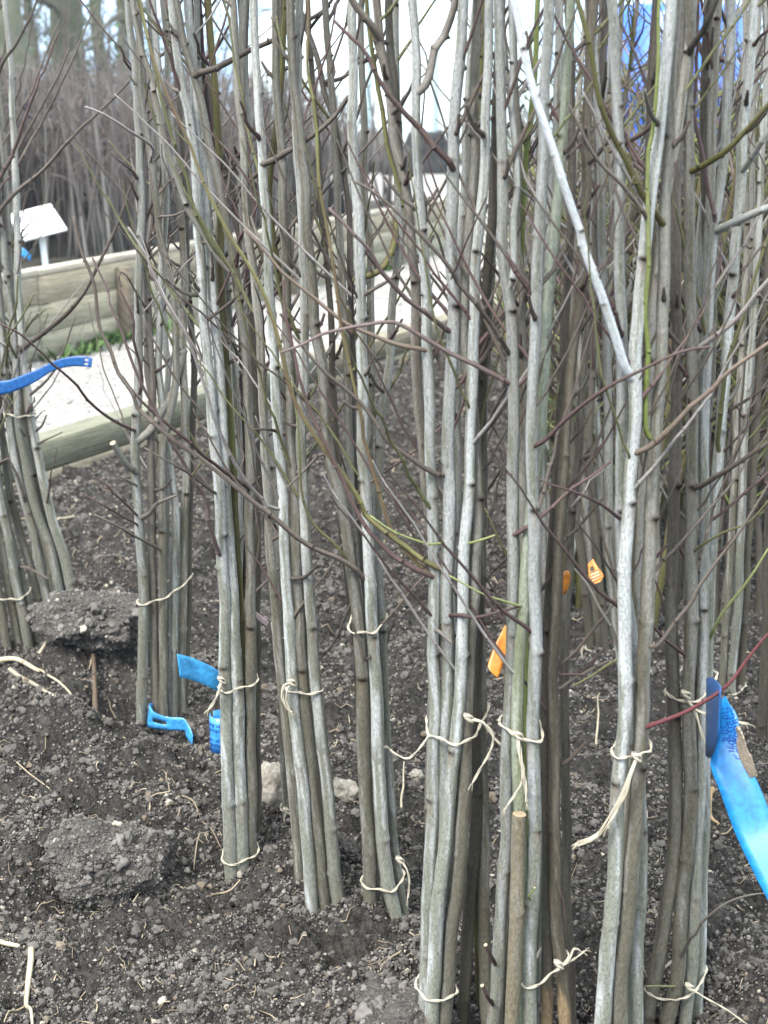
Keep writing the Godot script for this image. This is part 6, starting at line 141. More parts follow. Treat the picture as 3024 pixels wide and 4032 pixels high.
const LITTER := [
	["root_piece","stubby pale root with side rootlets at bottom left corner","straw",0.0039,0.0014,[-0.4208,1.6168,-0.4166,1.587,-0.4136,1.5581,-0.4038,1.5301,-0.3955,1.5006]],
	["root_piece","thin rootlet spreading left at the bottom left corner","root",0.0012,0.0006,[-0.4125,1.5555,-0.4212,1.5453,-0.4264,1.5301,-0.4274,1.5103]],
	["dry_stalk","upright brown dead stalk beside the dark hollow at left","brownstick",0.0056,0.0039,[-0.4888,2.4083,-0.5087,2.5025,-0.5272,2.601]],
	["dry_stalk","thick pale stalk lying at the left picture edge","straw",0.0051,0.0037,[-0.7197,2.6112,-0.6694,2.5946,-0.6187,2.5732]],
	["dry_stalk","long grey stalk pointing down toward the slotted tag","greystraw",0.0046,0.0014,[-0.6735,2.5845,-0.6193,2.5144,-0.5644,2.442,-0.5218,2.383,-0.4848,2.3402]],
	["dry_stalk","thin forked stalk from the thick pale one at left","straw",0.0021,0.0014,[-0.6197,2.5757,-0.5918,2.5325,-0.5625,2.5037,-0.5186,2.433,-0.4779,2.3647]],
	["dry_stalk","straight tan stick before the leaning left bundle","straw",0.0044,0.003,[-0.6011,2.7913,-0.6162,2.6931,-0.6291,2.6189]],
	["dry_stalk","crooked pale stalk right of the leaning left bundle","straw",0.0041,0.0024,[-0.5929,3.0974,-0.6004,3.0253,-0.6044,2.9757,-0.5951,2.9118,-0.5881,2.8609]],
	["dry_stalk","short pale stick below the wooden edging at left","straw",0.0045,0.0032,[-0.7792,3.6916,-0.802,3.6014]],
	["dry_stalk","pale stub at the lower left picture edge","straw",0.0034,0.0025,[-0.477,1.6521,-0.4562,1.643,-0.4384,1.6351]],
	["straw","thin straw standing between the two centre bundles","straw",0.0018,0.0009,[0.0228,2.0195,0.0264,2.0709,0.0308,2.1247]],
	["straw","thin straw left of the foremost bundle","straw",0.002,0.0008,[0.3377,2.2487,0.3522,2.335,0.3706,2.433]],
	["root_piece","pale wriggly root in the lower middle soil","root",0.0014,0.0008,[0.0224,1.6362,0.0199,1.629,0.0085,1.6151,0.0009,1.6031,-0.0036,1.5977,-0.0045,1.5843]],
	["root_piece","thin pale root left of the curled tag bundle","root",0.0013,0.0007,[-0.2478,1.9619,-0.2592,1.958,-0.2596,1.9277,-0.2597,1.8845]],
	["root_piece","reddish root in the soil under the grey bundle","root",0.0015,0.001,[-0.2301,1.8024,-0.2191,1.8178,-0.2048,1.8266,-0.1907,1.8389]],
	["root_piece","thin curved root on the left mound","root",0.0011,0.0008,[-0.5434,2.088,-0.5225,2.0625,-0.5011,2.0499,-0.4885,2.04,-0.4828,2.0252]],
	["root_piece","branching pale root on top of the left clod","root",0.0013,0.0007,[-0.3317,1.9657,-0.3291,1.9971,-0.3125,2.009,-0.3057,2.0131,-0.3146,2.0458,-0.3182,2.0558]],
	["root_piece","fine dark root tangle above the left clod","root",0.0009,0.0006,[-0.2949,2.0433,-0.2736,2.0212,-0.2593,1.9931,-0.2422,1.9696,-0.2282,1.939]],
	["dry_leaf","curled tan bark flake beside the big blue tag","tan",0.0057,0.0015,[0.4842,2.0752,0.4763,2.0458,0.4724,2.009,0.475,1.9828]],
	["root_piece","pale rootlet left of the big blue tag","root",0.0016,0.0013,[0.4705,1.9735,0.4823,1.9696,0.5011,1.9813]],
	["dry_stalk","brown splinter beside the slotted blue tag","brownstick",0.0048,0.0039,[-0.4542,2.433,-0.4244,2.3885,-0.3973,2.3508]],
	["root_piece","thin straight root near the foot of the clod","straw",0.0013,0.0008,[-0.2935,1.8211,-0.303,1.7944,-0.3123,1.7684,-0.3196,1.7525]],
]
const MOUNDS := [[-0.5622,2.223,0.17,0.12,0.095],[-0.353,2.0356,0.13,0.07,0.028],[-0.5198,1.9559,0.2,0.2,0.03],[-0.5725,2.6662,0.07,0.09,0.05],[-0.4499,2.4666,0.05,0.075,-0.14],[-0.3533,2.3233,0.09,0.06,-0.03],[0.0988,1.5478,0.07,0.09,-0.045],[0.1844,1.5275,0.1,0.09,-0.05],[0.2696,1.5175,0.1,0.09,-0.05],[0.3344,1.5738,0.08,0.08,-0.02],[-0.0611,1.5225,0.22,0.12,0.02],[-0.1328,2.0111,0.06,0.06,-0.012],[-0.1969,1.8888,0.05,0.05,-0.018],[-0.0716,1.7344,0.06,0.04,0.014],[0.0057,1.7158,0.06,0.04,0.012]]
const CRACKS := [[0.012,0.045,[-0.401,2.3078,-0.3662,2.2822,-0.3303,2.2278,-0.3082,2.1803,-0.2759,2.1391]],[0.01,0.025,[-0.4364,1.9871,-0.3923,1.9636,-0.3385,1.9407]]]
const CLODS := [[-0.3623,1.8121,0.08,0.055,0.06,0.03,3000,48,"big flat clod of soil in the left foreground"],[-0.5346,2.6529,0.1,0.05,0.075,0.036,4200,42,"overhanging clod beside the slotted blue tag"],[-0.084,1.8888,0.04,0.026,0.03,0.01,700,43,"dark clod behind the three-stem bundle"],[0.0138,1.5175,0.06,0.03,0.05,0.004,900,44,"clod at the bottom edge left of the centre bundle"],[-0.3014,2.1572,0.05,0.025,0.035,0.005,700,45,"small clod between the mound and the curled tag"]]
const STONES := [[-0.169,2.0648,0.036,0.042,0.03,0.018,9,"larger pale stone behind the dark bundle"],[-0.0586,2.0948,0.022,0.022,0.02,0.012,14,"smaller pale stone beside the three-stem bundle"],[0.0498,2.1481,0.012,0.008,0.01,0.004,23,"small grey stone beside the thick centre bundle"]]
const EDGE := [-0.9588,4.1393,0.4899]
const WALL := [-1.1962,5.7162,0.387]
const SIGN := [-1.3396,0.5342,-6.03]
const BITS := [[-1.445,0.4151,-6.2,"blue tag low beside the white sign post"],[-1.5034,0.4991,-6.1,"pale blue tag at the left edge under the sign"],[-1.0625,0.5632,-7.4,"small blue tag high among the far saplings"]]
const BOARD := [[-1.4681,0.5774,-6.04,-1.3894,0.5978,-6.07,-1.3101,0.6174,-6.1],[-1.3787,0.4898,-5.92,-1.3031,0.5095,-5.95,-1.2259,0.5284,-5.98]]
const CRATE := [-1.6334,0.7746,-7.5]
const WEEDS := [[-1.0623,5.9407,0.09,260,"bright green weeds at the foot of the wooden wall"],[-1.1244,5.6438,0.05,90,"sparse grass beside the left end of the weeds"],[-0.0297,8.5495,0.05,120,"small green tuft by the wall further back"]]
const TUN := [0.15,24]
const ROCKS := [[-0.4499,21,0.28,0.25,0.1,500,"dark boulder left of the others before the polytunnel"],[-0.1115,21.5,0.3,0.35,0.13,501,"brownish boulder in the middle before the polytunnel"],[0.1596,20.5,0.22,0.24,0.07,502,"small dark boulder between two larger ones"],[0.6064,21,0.3,0.36,0.05,503,"blackish boulder right of the others before the polytunnel"],[-0.844,21.5,0.3,0.24,0.16,504,"pale brown boulder at the left end of the row"]]
const BARREL := [1.06,5.85]
const TREES := [[-2.8422,12,0.15,0,"thick bare tree trunk at the upper left corner"],[-2.633,13.5,0.15,-0.05,"mossy tree trunk second from the left edge"],[-3.2607,15,0.045,-0.12,"slim bent tree trunk between the two thick ones"],[-2.878,16,0.07,0.06,"leaning slim trunk right of the mossy one"],[-3.0366,18,0.06,0.1,"far thin trunk near the white polytunnel"]]
const LEAFY := [0.4348,-3.1]
const REAR := [[0.3644,2.9844,4],[0.4329,3.0327,4],[0.4864,3.0172,4],[0.4941,2.8181,4],[0.602,3.0741,4],[0.6404,3.0623,4],[0.674,2.9413,4],[0.7437,2.9623,4],[0.3862,3.2137,4],[0.473,3.2883,4],[0.5237,3.4244,4],[0.5815,3.4332,4],[0.629,3.3829,4],[0.6744,3.2105,4],[0.7196,3.2686,4],[0.8482,3.4851,4],[0.8588,3.291,4],[0.4184,3.811,4],[0.4829,3.7173,4],[0.569,3.8534,4],[0.6197,3.9102,4],[0.6569,3.7611,4],[0.7074,3.7008,4],[0.8014,3.7444,4],[0.8504,3.6609,4],[0.924,3.7546,4],[1.0318,3.8892,4],[0.4651,4.2484,4],[0.5384,4.3573,4],[0.6275,4.433,4],[0.7347,4.3699,4],[0.7742,4.1651,4],[0.8615,4.2625,4],[0.8955,4.1625,4],[1.0213,4.2107,4],[1.0912,4.215,4],[0.4974,5.0203,4],[0.5498,4.8564,4],[0.6743,4.9069,4],[0.7528,4.7903,4],[0.8883,4.9832,4],[0.9499,4.7703,4],[1.0197,4.7855,4],[1.1778,4.931,4],[1.2571,4.8552,4],[1.3401,4.9126,4],[0.4619,5.4487,4],[0.5713,5.3819,4],[0.7569,5.553,4],[0.8026,5.4052,4],[0.9864,5.6363,4],[1.0603,5.4736,4],[1.2228,5.5263,4],[1.3109,5.4876,4],[1.4272,5.3756,4]]


# bark colours, linear: base, second tone, node, streak below a node
const PAL := {
	"silver": [Color(.41, .417, .402), Color(.25, .248, .215), Color(.04, .03, .024), Color(.21, .158, .115)],
	"greensilver": [Color(.335, .36, .285), Color(.26, .27, .19), Color(.06, .055, .022), Color(.26, .26, .12)],
	"white": [Color(.5, .52, .54), Color(.4, .41, .4), Color(.08, .06, .045), Color(.38, .3, .2)],
	"grey": [Color(.33, .33, .308), Color(.205, .198, .168), Color(.04, .03, .024), Color(.17, .125, .09)],
	"greybrown": [Color(.25, .24, .21), Color(.155, .14, .112), Color(.036, .027, .021), Color(.14, .1, .066)],
	"brown": [Color(.12, .102, .086), Color(.22, .2, .175), Color(.025, .018, .015), Color(.09, .06, .042)],
	"brownrib": [Color(.15, .128, .098), Color(.1, .085, .068), Color(.035, .025, .02), Color(.1, .07, .05)],
	"dark": [Color(.088, .075, .062), Color(.13, .115, .094), Color(.022, .017, .014), Color(.06, .043, .033)],
	"olive": [Color(.115, .115, .04), Color(.1, .075, .045), Color(.022, .02, .012), Color(.13, .13, .04)],
	"green": [Color(.18, .22, .06), Color(.22, .23, .1), Color(.05, .045, .02), Color(.2, .25, .06)],
	"purple": [Color(.1, .064, .064), Color(.125, .09, .086), Color(.025, .018, .018), Color(.1, .065, .058)],
	"stubwood": [Color(.18, .16, .125), Color(.24, .2, .145), Color(.05, .04, .03), Color(.2, .15, .1)],
	"twig": [Color(.135, .112, .094), Color(.078, .06, .05), Color(.026, .02, .017), Color(.1, .07, .055)],
	"tantwig": [Color(.24, .19, .145), Color(.15, .105, .085), Color(.06, .042, .035), Color(.2, .14, .1)],
	"redtwig": [Color(.11, .078, .068), Color(.088, .05, .05), Color(.028, .02, .018), Color(.1, .055, .05)],
	"redstem": [Color(.14, .045, .045), Color(.11, .04, .045), Color(.05, .025, .025), Color(.14, .05, .045)],
	"pink": [Color(.18, .135, .125), Color(.13, .088, .085), Color(.04, .026, .026), Color(.18, .12, .105)],
	"greentwig": [Color(.15, .15, .075), Color(.12, .115, .055), Color(.045, .035, .022), Color(.15, .15, .06)],
	"greenred": [Color(.125, .075, .055), Color(.16, .175, .06), Color(.04, .03, .02), Color(.14, .11, .055)],
	"lime": [Color(.27, .3, .13), Color(.22, .25, .09), Color(.08, .08, .035), Color(.26, .28, .11)],
	"silvertwig": [Color(.3, .29, .27), Color(.2, .155, .145), Color(.06, .042, .035), Color(.2, .16, .13)],
	"straw": [Color(.46, .4, .29), Color(.32, .26, .17), Color(.2, .15, .1), Color(.3, .24, .16)],
	"greystraw": [Color(.3, .27, .21), Color(.2, .175, .13), Color(.12, .1, .08), Color(.2, .16, .12)],
	"root": [Color(.38, .31, .22), Color(.25, .19, .125), Color(.14, .1, .07), Color(.25, .19, .12)],
	"tan": [Color(.4, .29, .15), Color(.28, .18, .09), Color(.15, .1, .05), Color(.3, .2, .1)],
	"brownstick": [Color(.17, .125, .085), Color(.1, .07, .05), Color(.05, .035, .025), Color(.12, .08, .05)],
	"treebark": [Color(.12, .12, .09), Color(.085, .095, .06), Color(.05, .05, .04), Color(.1, .1, .08)],
	"twine": [Color(.4, .36, .285), Color(.28, .24, .175), Color(.3, .25, .18), Color(.4, .34, .25)],
}

# ------------------------------------------------------------------ small helpers
class Buf:
	var v := PackedVector3Array()
	var c := PackedColorArray()
	var uv := PackedVector2Array()
	var i := PackedInt32Array()

func mesh_of(b: Buf, flat := false) -> ArrayMesh:
	var a := []
	a.resize(Mesh.ARRAY_MAX)
	a[Mesh.ARRAY_VERTEX] = b.v
	a[Mesh.ARRAY_COLOR] = b.c
	a[Mesh.ARRAY_TEX_UV] = b.uv
	a[Mesh.ARRAY_INDEX] = b.i
	var st := SurfaceTool.new()
	st.create_from_arrays(a)
	if flat:
		st.deindex()
		st.set_smooth_group(-1)
	st.generate_normals()
	return st.commit()

func numbered(called: String) -> String:
	var n: int = taken.get(called, 0)
	taken[called] = n + 1
	return called if n == 0 else "%s_%03d" % [called, n]

func tag(o: Node, label := "", category := "", group := "", kind := "") -> void:
	if label: o.set_meta("label", label)
	if category: o.set_meta("category", category)
	if group: o.set_meta("group", group)
	if kind: o.set_meta("kind", kind)

func base(called: String, where: Vector3) -> Node3D:
	var o := Node3D.new()
	o.name = numbered(called)
	add_child(o)
	o.position = where
	return o

func obj(called: String, mesh: Mesh, mat: Material, parent: Node = self) -> MeshInstance3D:
	var o := MeshInstance3D.new()
	o.name = numbered(called) if parent == self else called
	o.mesh = mesh
	o.material_override = mat
	parent.add_child(o, true)
	return o

func pv(a: Array) -> PackedVector3Array:
	var p := PackedVector3Array()
	for k in range(0, a.size(), 3):
		p.append(Vector3(a[k], a[k + 1], a[k + 2]))
	return p

func catmull(p: PackedVector3Array, step: float) -> PackedVector3Array:
	var out := PackedVector3Array()
	var n := p.size()
	for k in n - 1:
		var a := p[maxi(k - 1, 0)]
		var b := p[k]
		var c := p[k + 1]
		var d := p[mini(k + 2, n - 1)]
		var m := maxi(1, int(ceil(b.distance_to(c) / step)))
		for j in m:
			out.append(b.cubic_interpolate(c, a, d, float(j) / m))
	out.append(p[n - 1])
	return out

# a tapering, knotty tube along p; nodes every gap metres (0: none)
func tube(b: Buf, p: PackedVector3Array, r0: float, r1: float, sides: int, pal: String, seedv: int, gap: float, step := 0.014, vary := 1.0, wob := 0.0012, cap := true, mud := -9.0, kink := 0.0, knob := 0.42, age_shade := 0.0, at_y := 0.0) -> void:
	var R := RandomNumberGenerator.new()
	R.seed = seedv
	var dense := catmull(p, step * 0.8)
	var n := dense.size()
	var s_at := PackedFloat32Array()
	s_at.append(0.0)
	for k in range(1, n):
		s_at.append(s_at[k - 1] + dense[k].distance_to(dense[k - 1]))
	var total := s_at[n - 1]
	var rings := []
	var ns := PackedFloat32Array()
	var na := PackedFloat32Array()
	var nsz := PackedFloat32Array()
	var nk := PackedVector3Array()
	if gap > 0.0:
		var s := gap * R.randf_range(0.3, 0.9)
		var ang := R.randf() * TAU
		while s < total - 0.01:
			ns.append(s)
			na.append(ang)
			nk.append(Vector3(R.randfn(), R.randfn() * .4, R.randfn()) * kink)
			nsz.append((R.randf_range(0.8, 1.25) if R.randf() < .6 else R.randf_range(.2, .5)) * (clampf(s / total * 2.6, .3, 1.0) if age_shade > 0.0 else 1.0))
			var rr := lerpf(r0, r1, s / total)
			for q in [-1.6, -.7, -.3, .0, .3, .65, 1.1, 1.8]:
				rings.append(s + q * maxf(rr, .002) * .55)
			s += gap * R.randf_range(0.3, 1.9)
			ang += 2.4 + R.randf_range(-.5, .5)
	var s2 := 0.0
	while s2 < total:
		rings.append(s2)
		s2 += step
	rings.append(total)
	rings.sort()
	var C: Array = PAL[pal]
	var cb: Color = C[0]
	var ca: Color = C[1]
	var cn: Color = C[2]
	var cs: Color = C[3]
	var tone := R.randf_range(1.0 - .2 * vary, 1.0 + .2 * vary)
	var off := R.randf() * 500.0
	var up := (dense[1] - dense[0]).normalized()
	var side := up.cross(Vector3(0.3, 0.1, 1.0)).normalized()
	var start := b.v.size()
	var nr := 0
	var di := 0
	var nj := 0
	var last := -1.0
	var u0 := R.randf()
	for s: float in rings:
		if s < 0.0 or s > total or s - last < 0.0004:
			continue
		last = s
		while di < n - 2 and s_at[di + 1] < s:
			di += 1
		var seg := maxf(s_at[di + 1] - s_at[di], 1e-6)
		var pos := dense[di].lerp(dense[di + 1], clampf((s - s_at[di]) / seg, 0, 1))
		var dir := (dense[mini(di + 2, n - 1)] - dense[maxi(di - 1, 0)]).normalized()
		side = (side - dir * side.dot(dir)).normalized()
		var bin := dir.cross(side)
		var t := s / total
		var rad := lerpf(r0, r1, t) * (1.0 + .06 * fine.get_noise_2d(s * 240.0, off))
		pos += side * (wob * fine.get_noise_2d(s * 130.0, off + 70)) * 2.0 + bin * (wob * fine.get_noise_2d(s * 130.0, off + 170)) * 2.0
		while nj < ns.size() - 1 and absf(ns[nj + 1] - s) < absf(ns[nj] - s):
			nj += 1
		var ds := 99.0
		var ba := 0.0
		var bs := 1.0
		if ns.size() > 0:
			ds = (s - ns[nj]) / maxf(rad, .0015)
			ba = na[nj]
			bs = nsz[nj]
		if kink > 0.0 and ns.size() > 1:
			var ja := nj if ns[nj] <= s else nj - 1
			var sa := ns[ja] if ja >= 0 else 0.0
			var ka := nk[ja] if ja >= 0 else Vector3.ZERO
			var sb := ns[ja + 1] if ja + 1 < ns.size() else total
			var kb := nk[ja + 1] if ja + 1 < ns.size() else Vector3.ZERO
			pos += ka.lerp(kb, clampf((s - sa) / maxf(sb - sa, 1e-5), 0, 1))
		var collar := exp(-ds * ds * 7.0)
		var budl := exp(-pow((ds - .28) * 2.6, 2.0))
		var under := clampf(1.0 + ds / 4.5, 0, 1) if ds < 0.0 else 0.0
		for k in sides + 1:
			var th := TAU * k / sides
			var cx := cos(th)
			var sx := sin(th)
			var rr := rad
			var mixn := 0.0
			var st := 0.0
			if absf(ds) < 6.0:
				var da := wrapf(th - ba, -PI, PI)
				var near := exp(-da * da * 3.2)
				rr += rad * (collar * knob * .06 + budl * near * knob * bs)
				mixn = clampf(collar * .03 + exp(-pow(ds - .15, 2.0) * 3.6) * exp(-da * da * 1.7) * 1.35 * bs, 0, 1)
				st = under * exp(-da * da * 2.0) * .6
			rr *= 1.0 + .05 * sin(2.0 * th + off) * fine.get_noise_2d(s * 60.0, off + 33)
			b.v.append(pos + (side * cx + bin * sx) * rr)
			var q := fine.get_noise_3d(cx * 14.0 + off, sx * 14.0, s * 95.0)
			var q2 := fine.get_noise_3d(cx * 60.0 + off, sx * 60.0, s * 420.0 + 90.0)
			var col := cb.lerp(ca, clampf(.42 + q * 1.15 + q2 * .3, 0, 1)) * (tone * (1.0 + .16 * q2))
			if age_shade > 0.0:  # olive older bark low down, deepened to paint in shade near the soil
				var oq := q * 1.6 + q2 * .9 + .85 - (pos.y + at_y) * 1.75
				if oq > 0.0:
					col = col.lerp(ca * Color(.68, .69, .59), minf(oq * 5.0, .85) * age_shade)
			col = col.lerp(cs, st)
			col = col.lerp(cn, mixn)
			if mud > -5.0 and pos.y < mud + .012 * q2 + .02 * q:
				col = Color(.27, .195, .115) * (1.0 + .3 * q2)
			b.c.append(Color(col.r, col.g, col.b))
			b.uv.append(Vector2(float(k) / sides + u0, (s + off) / .22))
		nr += 1
	var w := sides + 1
	for r in nr - 1:
		for k in sides:
			var i0 := start + r * w + k
			b.i.append_array([i0, i0 + w, i0 + 1, i0 + 1, i0 + w, i0 + w + 1])
	if cap and nr > 1:
		var tip := b.v.size()
		b.v.append(dense[n - 1] + (dense[n - 1] - dense[n - 2]).normalized() * r1 * .6)
		b.c.append(b.c[tip - 1])
		b.uv.append(Vector2.ZERO)
		for k in sides:
			var i1 := start + (nr - 1) * w + k
			b.i.append_array([i1, tip, i1 + 1])

# a plain tube without knots
func rod(b: Buf, p: PackedVector3Array, r0: float, r1: float, sides: int, c0: Color, c1: Color) -> void:
	var start := b.v.size()
	var n := p.size()
	var side := Vector3.ZERO
	for k in n:
		var dir := (p[mini(k + 1, n - 1)] - p[maxi(k - 1, 0)]).normalized()
		if k == 0:
			side = dir.cross(Vector3(.37, .21, .9)).normalized()
		side = (side - dir * side.dot(dir)).normalized()
		var bin := dir.cross(side)
		var t := float(k) / maxi(n - 1, 1)
		var r := lerpf(r0, r1, t)
		for j in sides:
			var th := TAU * j / sides
			b.v.append(p[k] + (side * cos(th) + bin * sin(th)) * r)
			b.c.append(c0.lerp(c1, t))
			b.uv.append(Vector2(float(j) / sides, t * 3.0))
	for k in n - 1:
		for j in sides:
			var i0 := start + k * sides + j
			var i1 := start + k * sides + (j + 1) % sides
			b.i.append_array([i0, i0 + sides, i1, i1, i0 + sides, i1 + sides])

func disc(b: Buf, c: Vector3, nrm: Vector3, r: float, col: Color) -> void:
	var s := nrm.cross(Vector3(.3, .2, .9)).normalized()
	var t := nrm.cross(s)
	var st := b.v.size()
	b.v.append(c + nrm * r * .08)
	b.c.append(col * .75)
	b.uv.append(Vector2.ZERO)
	for k in 12:
		var th := TAU * k / 12.0
		b.v.append(c + (s * cos(th) + t * sin(th)) * r)
		b.c.append(col * (1.0 if k % 3 else .8))
		b.uv.append(Vector2(cos(th), sin(th)))
	for k in 12:
		b.i.append_array([st, st + 1 + (k + 1) % 12, st + 1 + k])

func box(b: Buf, lo: Vector3, hi: Vector3, col: Color, ch := .004) -> void:
	# a box with chamfered edges: 6 inset faces, 12 bevels, 8 corners through convex hull of 24 points
	var c := (lo + hi) * .5
	var h := (hi - lo) * .5
	ch = minf(ch, minf(h.x, minf(h.y, h.z)) * .5)
	var st := b.v.size()
	var id := {}
	for ax in 3:
		for sx in [-1, 1]:
			for sy in [-1, 1]:
				for sz in [-1, 1]:
					var q := Vector3(sx * h.x, sy * h.y, sz * h.z)
					for o in 3:
						if o != ax:
							q[o] -= signf(q[o]) * ch
					id[[ax, sx, sy, sz]] = b.v.size()
					b.v.append(c + q)
					b.c.append(col)
					b.uv.append(Vector2(q.x + q.z, q.y))
	var quad := func(i0: int, i1: int, i2: int, i3: int) -> void:
		var nn := (b.v[i1] - b.v[i0]).cross(b.v[i2] - b.v[i0])
		var mid := (b.v[i0] + b.v[i1] + b.v[i2] + b.v[i3]) * .25
		if nn.dot(mid - c) > 0:
			b.i.append_array([i0, i2, i1, i0, i3, i2])
		else:
			b.i.append_array([i0, i1, i2, i0, i2, i3])
	for s in [-1, 1]:
		quad.call(id[[0, s, -1, -1]], id[[0, s, 1, -1]], id[[0, s, 1, 1]], id[[0, s, -1, 1]])
		quad.call(id[[1, -1, s, -1]], id[[1, 1, s, -1]], id[[1, 1, s, 1]], id[[1, -1, s, 1]])
		quad.call(id[[2, -1, -1, s]], id[[2, 1, -1, s]], id[[2, 1, 1, s]], id[[2, -1, 1, s]])
		for t in [-1, 1]:
			quad.call(id[[0, s, t, -1]], id[[0, s, t, 1]], id[[1, s, t, 1]], id[[1, s, t, -1]])
			quad.call(id[[0, s, -1, t]], id[[0, s, 1, t]], id[[2, s, 1, t]], id[[2, s, -1, t]])
			quad.call(id[[1, -1, s, t]], id[[1, 1, s, t]], id[[2, 1, s, t]], id[[2, -1, s, t]])
	for sx in [-1, 1]:
		for sy in [-1, 1]:
			for sz in [-1, 1]:
				var i0: int = id[[0, sx, sy, sz]]
				var i1: int = id[[1, sx, sy, sz]]
				var i2: int = id[[2, sx, sy, sz]]
				if (b.v[i1] - b.v[i0]).cross(b.v[i2] - b.v[i0]).dot(b.v[i0] - c) > 0:
					b.i.append_array([i0, i2, i1])
				else:
					b.i.append_array([i0, i1, i2])

# icosphere directions
func ico(sub: int) -> Array:
	var t := (1.0 + sqrt(5.0)) / 2.0
	var v: Array[Vector3] = []
	for a in [[-1, t, 0], [1, t, 0], [-1, -t, 0], [1, -t, 0], [0, -1, t], [0, 1, t], [0, -1, -t], [0, 1, -t], [t, 0, -1], [t, 0, 1], [-t, 0, -1], [-t, 0, 1]]:
		v.append(Vector3(a[0], a[1], a[2]).normalized())
	var f := [0, 11, 5, 0, 5, 1, 0, 1, 7, 0, 7, 10, 0, 10, 11, 1, 5, 9, 5, 11, 4, 11, 10, 2, 10, 7, 6, 7, 1, 8, 3, 9, 4, 3, 4, 2, 3, 2, 6, 3, 6, 8, 3, 8, 9, 4, 9, 5, 2, 4, 11, 6, 2, 10, 8, 6, 7, 9, 8, 1]
	for s in sub:
		var mid := {}
		var nf := []
		for k in range(0, f.size(), 3):
			var m := []
			for e in 3:
				var a: int = f[k + e]
				var b: int = f[k + (e + 1) % 3]
				var key := mini(a, b) * 1000000 + maxi(a, b)
				if not mid.has(key):
					mid[key] = v.size()
					v.append(((v[a] + v[b]) * .5).normalized())
				m.append(mid[key])
			nf.append_array([f[k], m[0], m[2], f[k + 1], m[1], m[0], f[k + 2], m[2], m[1], m[0], m[1], m[2]])
		f = nf
	return [v, f]

func lump_noise(seedv: int, oct: int) -> Array:
	var N := FastNoiseLite.new()
	N.seed = seedv
	N.frequency = .9
	N.fractal_octaves = oct
	var N2 := FastNoiseLite.new()
	N2.seed = seedv + 5
	N2.noise_type = FastNoiseLite.TYPE_CELLULAR
	N2.frequency = 2.2
	return [N, N2]

func lump_at(n: Array, d: Vector3, rough: float) -> float:
	return 1.0 + rough * n[0].get_noise_3dv(d) * 1.5 - rough * .5 * (n[1].get_noise_3dv(d) + .5)

func lump(sub: int, seedv: int, size: Vector3, rough: float, col: Color, flat := false) -> ArrayMesh:
	var b := Buf.new()
	var I := ico(sub)
	var n := lump_noise(seedv, 6 if sub > 3 else 3)
	for d: Vector3 in I[0]:
		b.v.append(d * size * lump_at(n, d, rough))
		b.c.append(col * (1.0 + .35 * n[0].get_noise_3dv(d * 2.3)))
		b.uv.append(Vector2(d.x, d.z))
	var f: Array = I[1]
	for k in range(0, f.size(), 3):
		b.i.append_array([f[k], f[k + 2], f[k + 1]])
	return mesh_of(b, flat)

# ------------------------------------------------------------------ the soil
func seg_dist(p: Vector2, a: Vector2, c: Vector2) -> float:
	var d := c - a
	var t := clampf((p - a).dot(d) / d.length_squared(), 0, 1)
	return p.distance_to(a + d * t)

func bump(p: Vector2, c: Vector2, rx: float, rf: float, h: float) -> float:
	var q := Vector2((p.x - c.x) / rx, (p.y - c.y) / rf)
	return h * exp(-q.length_squared())

func ground_shape(x: float, f: float) -> float:
	var p := Vector2(x, f)
	var h := 0.016 * swell.get_noise_2d(x * 100.0, f * 100.0) + .012 * swell.get_noise_2d(x * 260.0 + 50.0, f * 260.0)
	for e in MOUNDS:
		h += bump(p, Vector2(e[0], e[1]), e[2], e[3], e[4])
	for g in CRACKS:
		var d := 9.0
		for k in range(0, g[2].size() - 2, 2):
			d = minf(d, seg_dist(p, Vector2(g[2][k], g[2][k + 1]), Vector2(g[2][k + 2], g[2][k + 3])))
		if d < g[0] * 3.0:
			d += .012 * fine.get_noise_2d(x * 900.0, f * 900.0)
			h -= g[1] * exp(-d * d / (g[0] * g[0]))
	return h

func ground(x: float, f: float) -> float:
	var h := ground_shape(x, f)
	var k := .55 + .45 * swell.get_noise_2d(x * 180.0 + 900.0, f * 180.0)
	var wx := x + .012 * fine.get_noise_2d(x * 700.0, f * 700.0)
	var wf := f + .012 * fine.get_noise_2d(x * 700.0 + 300.0, f * 700.0)
	h -= .044 * (k + .3) * (clod_big.get_noise_2d(wx, wf) + .55)
	h -= .024 * k * (clod_mid.get_noise_2d(wx, wf) + .55)
	h -= .008 * (clod_small.get_noise_2d(wx, wf) + .5)
	h += .003 * fine.get_noise_2d(x * 3500.0, f * 3500.0)
	return h

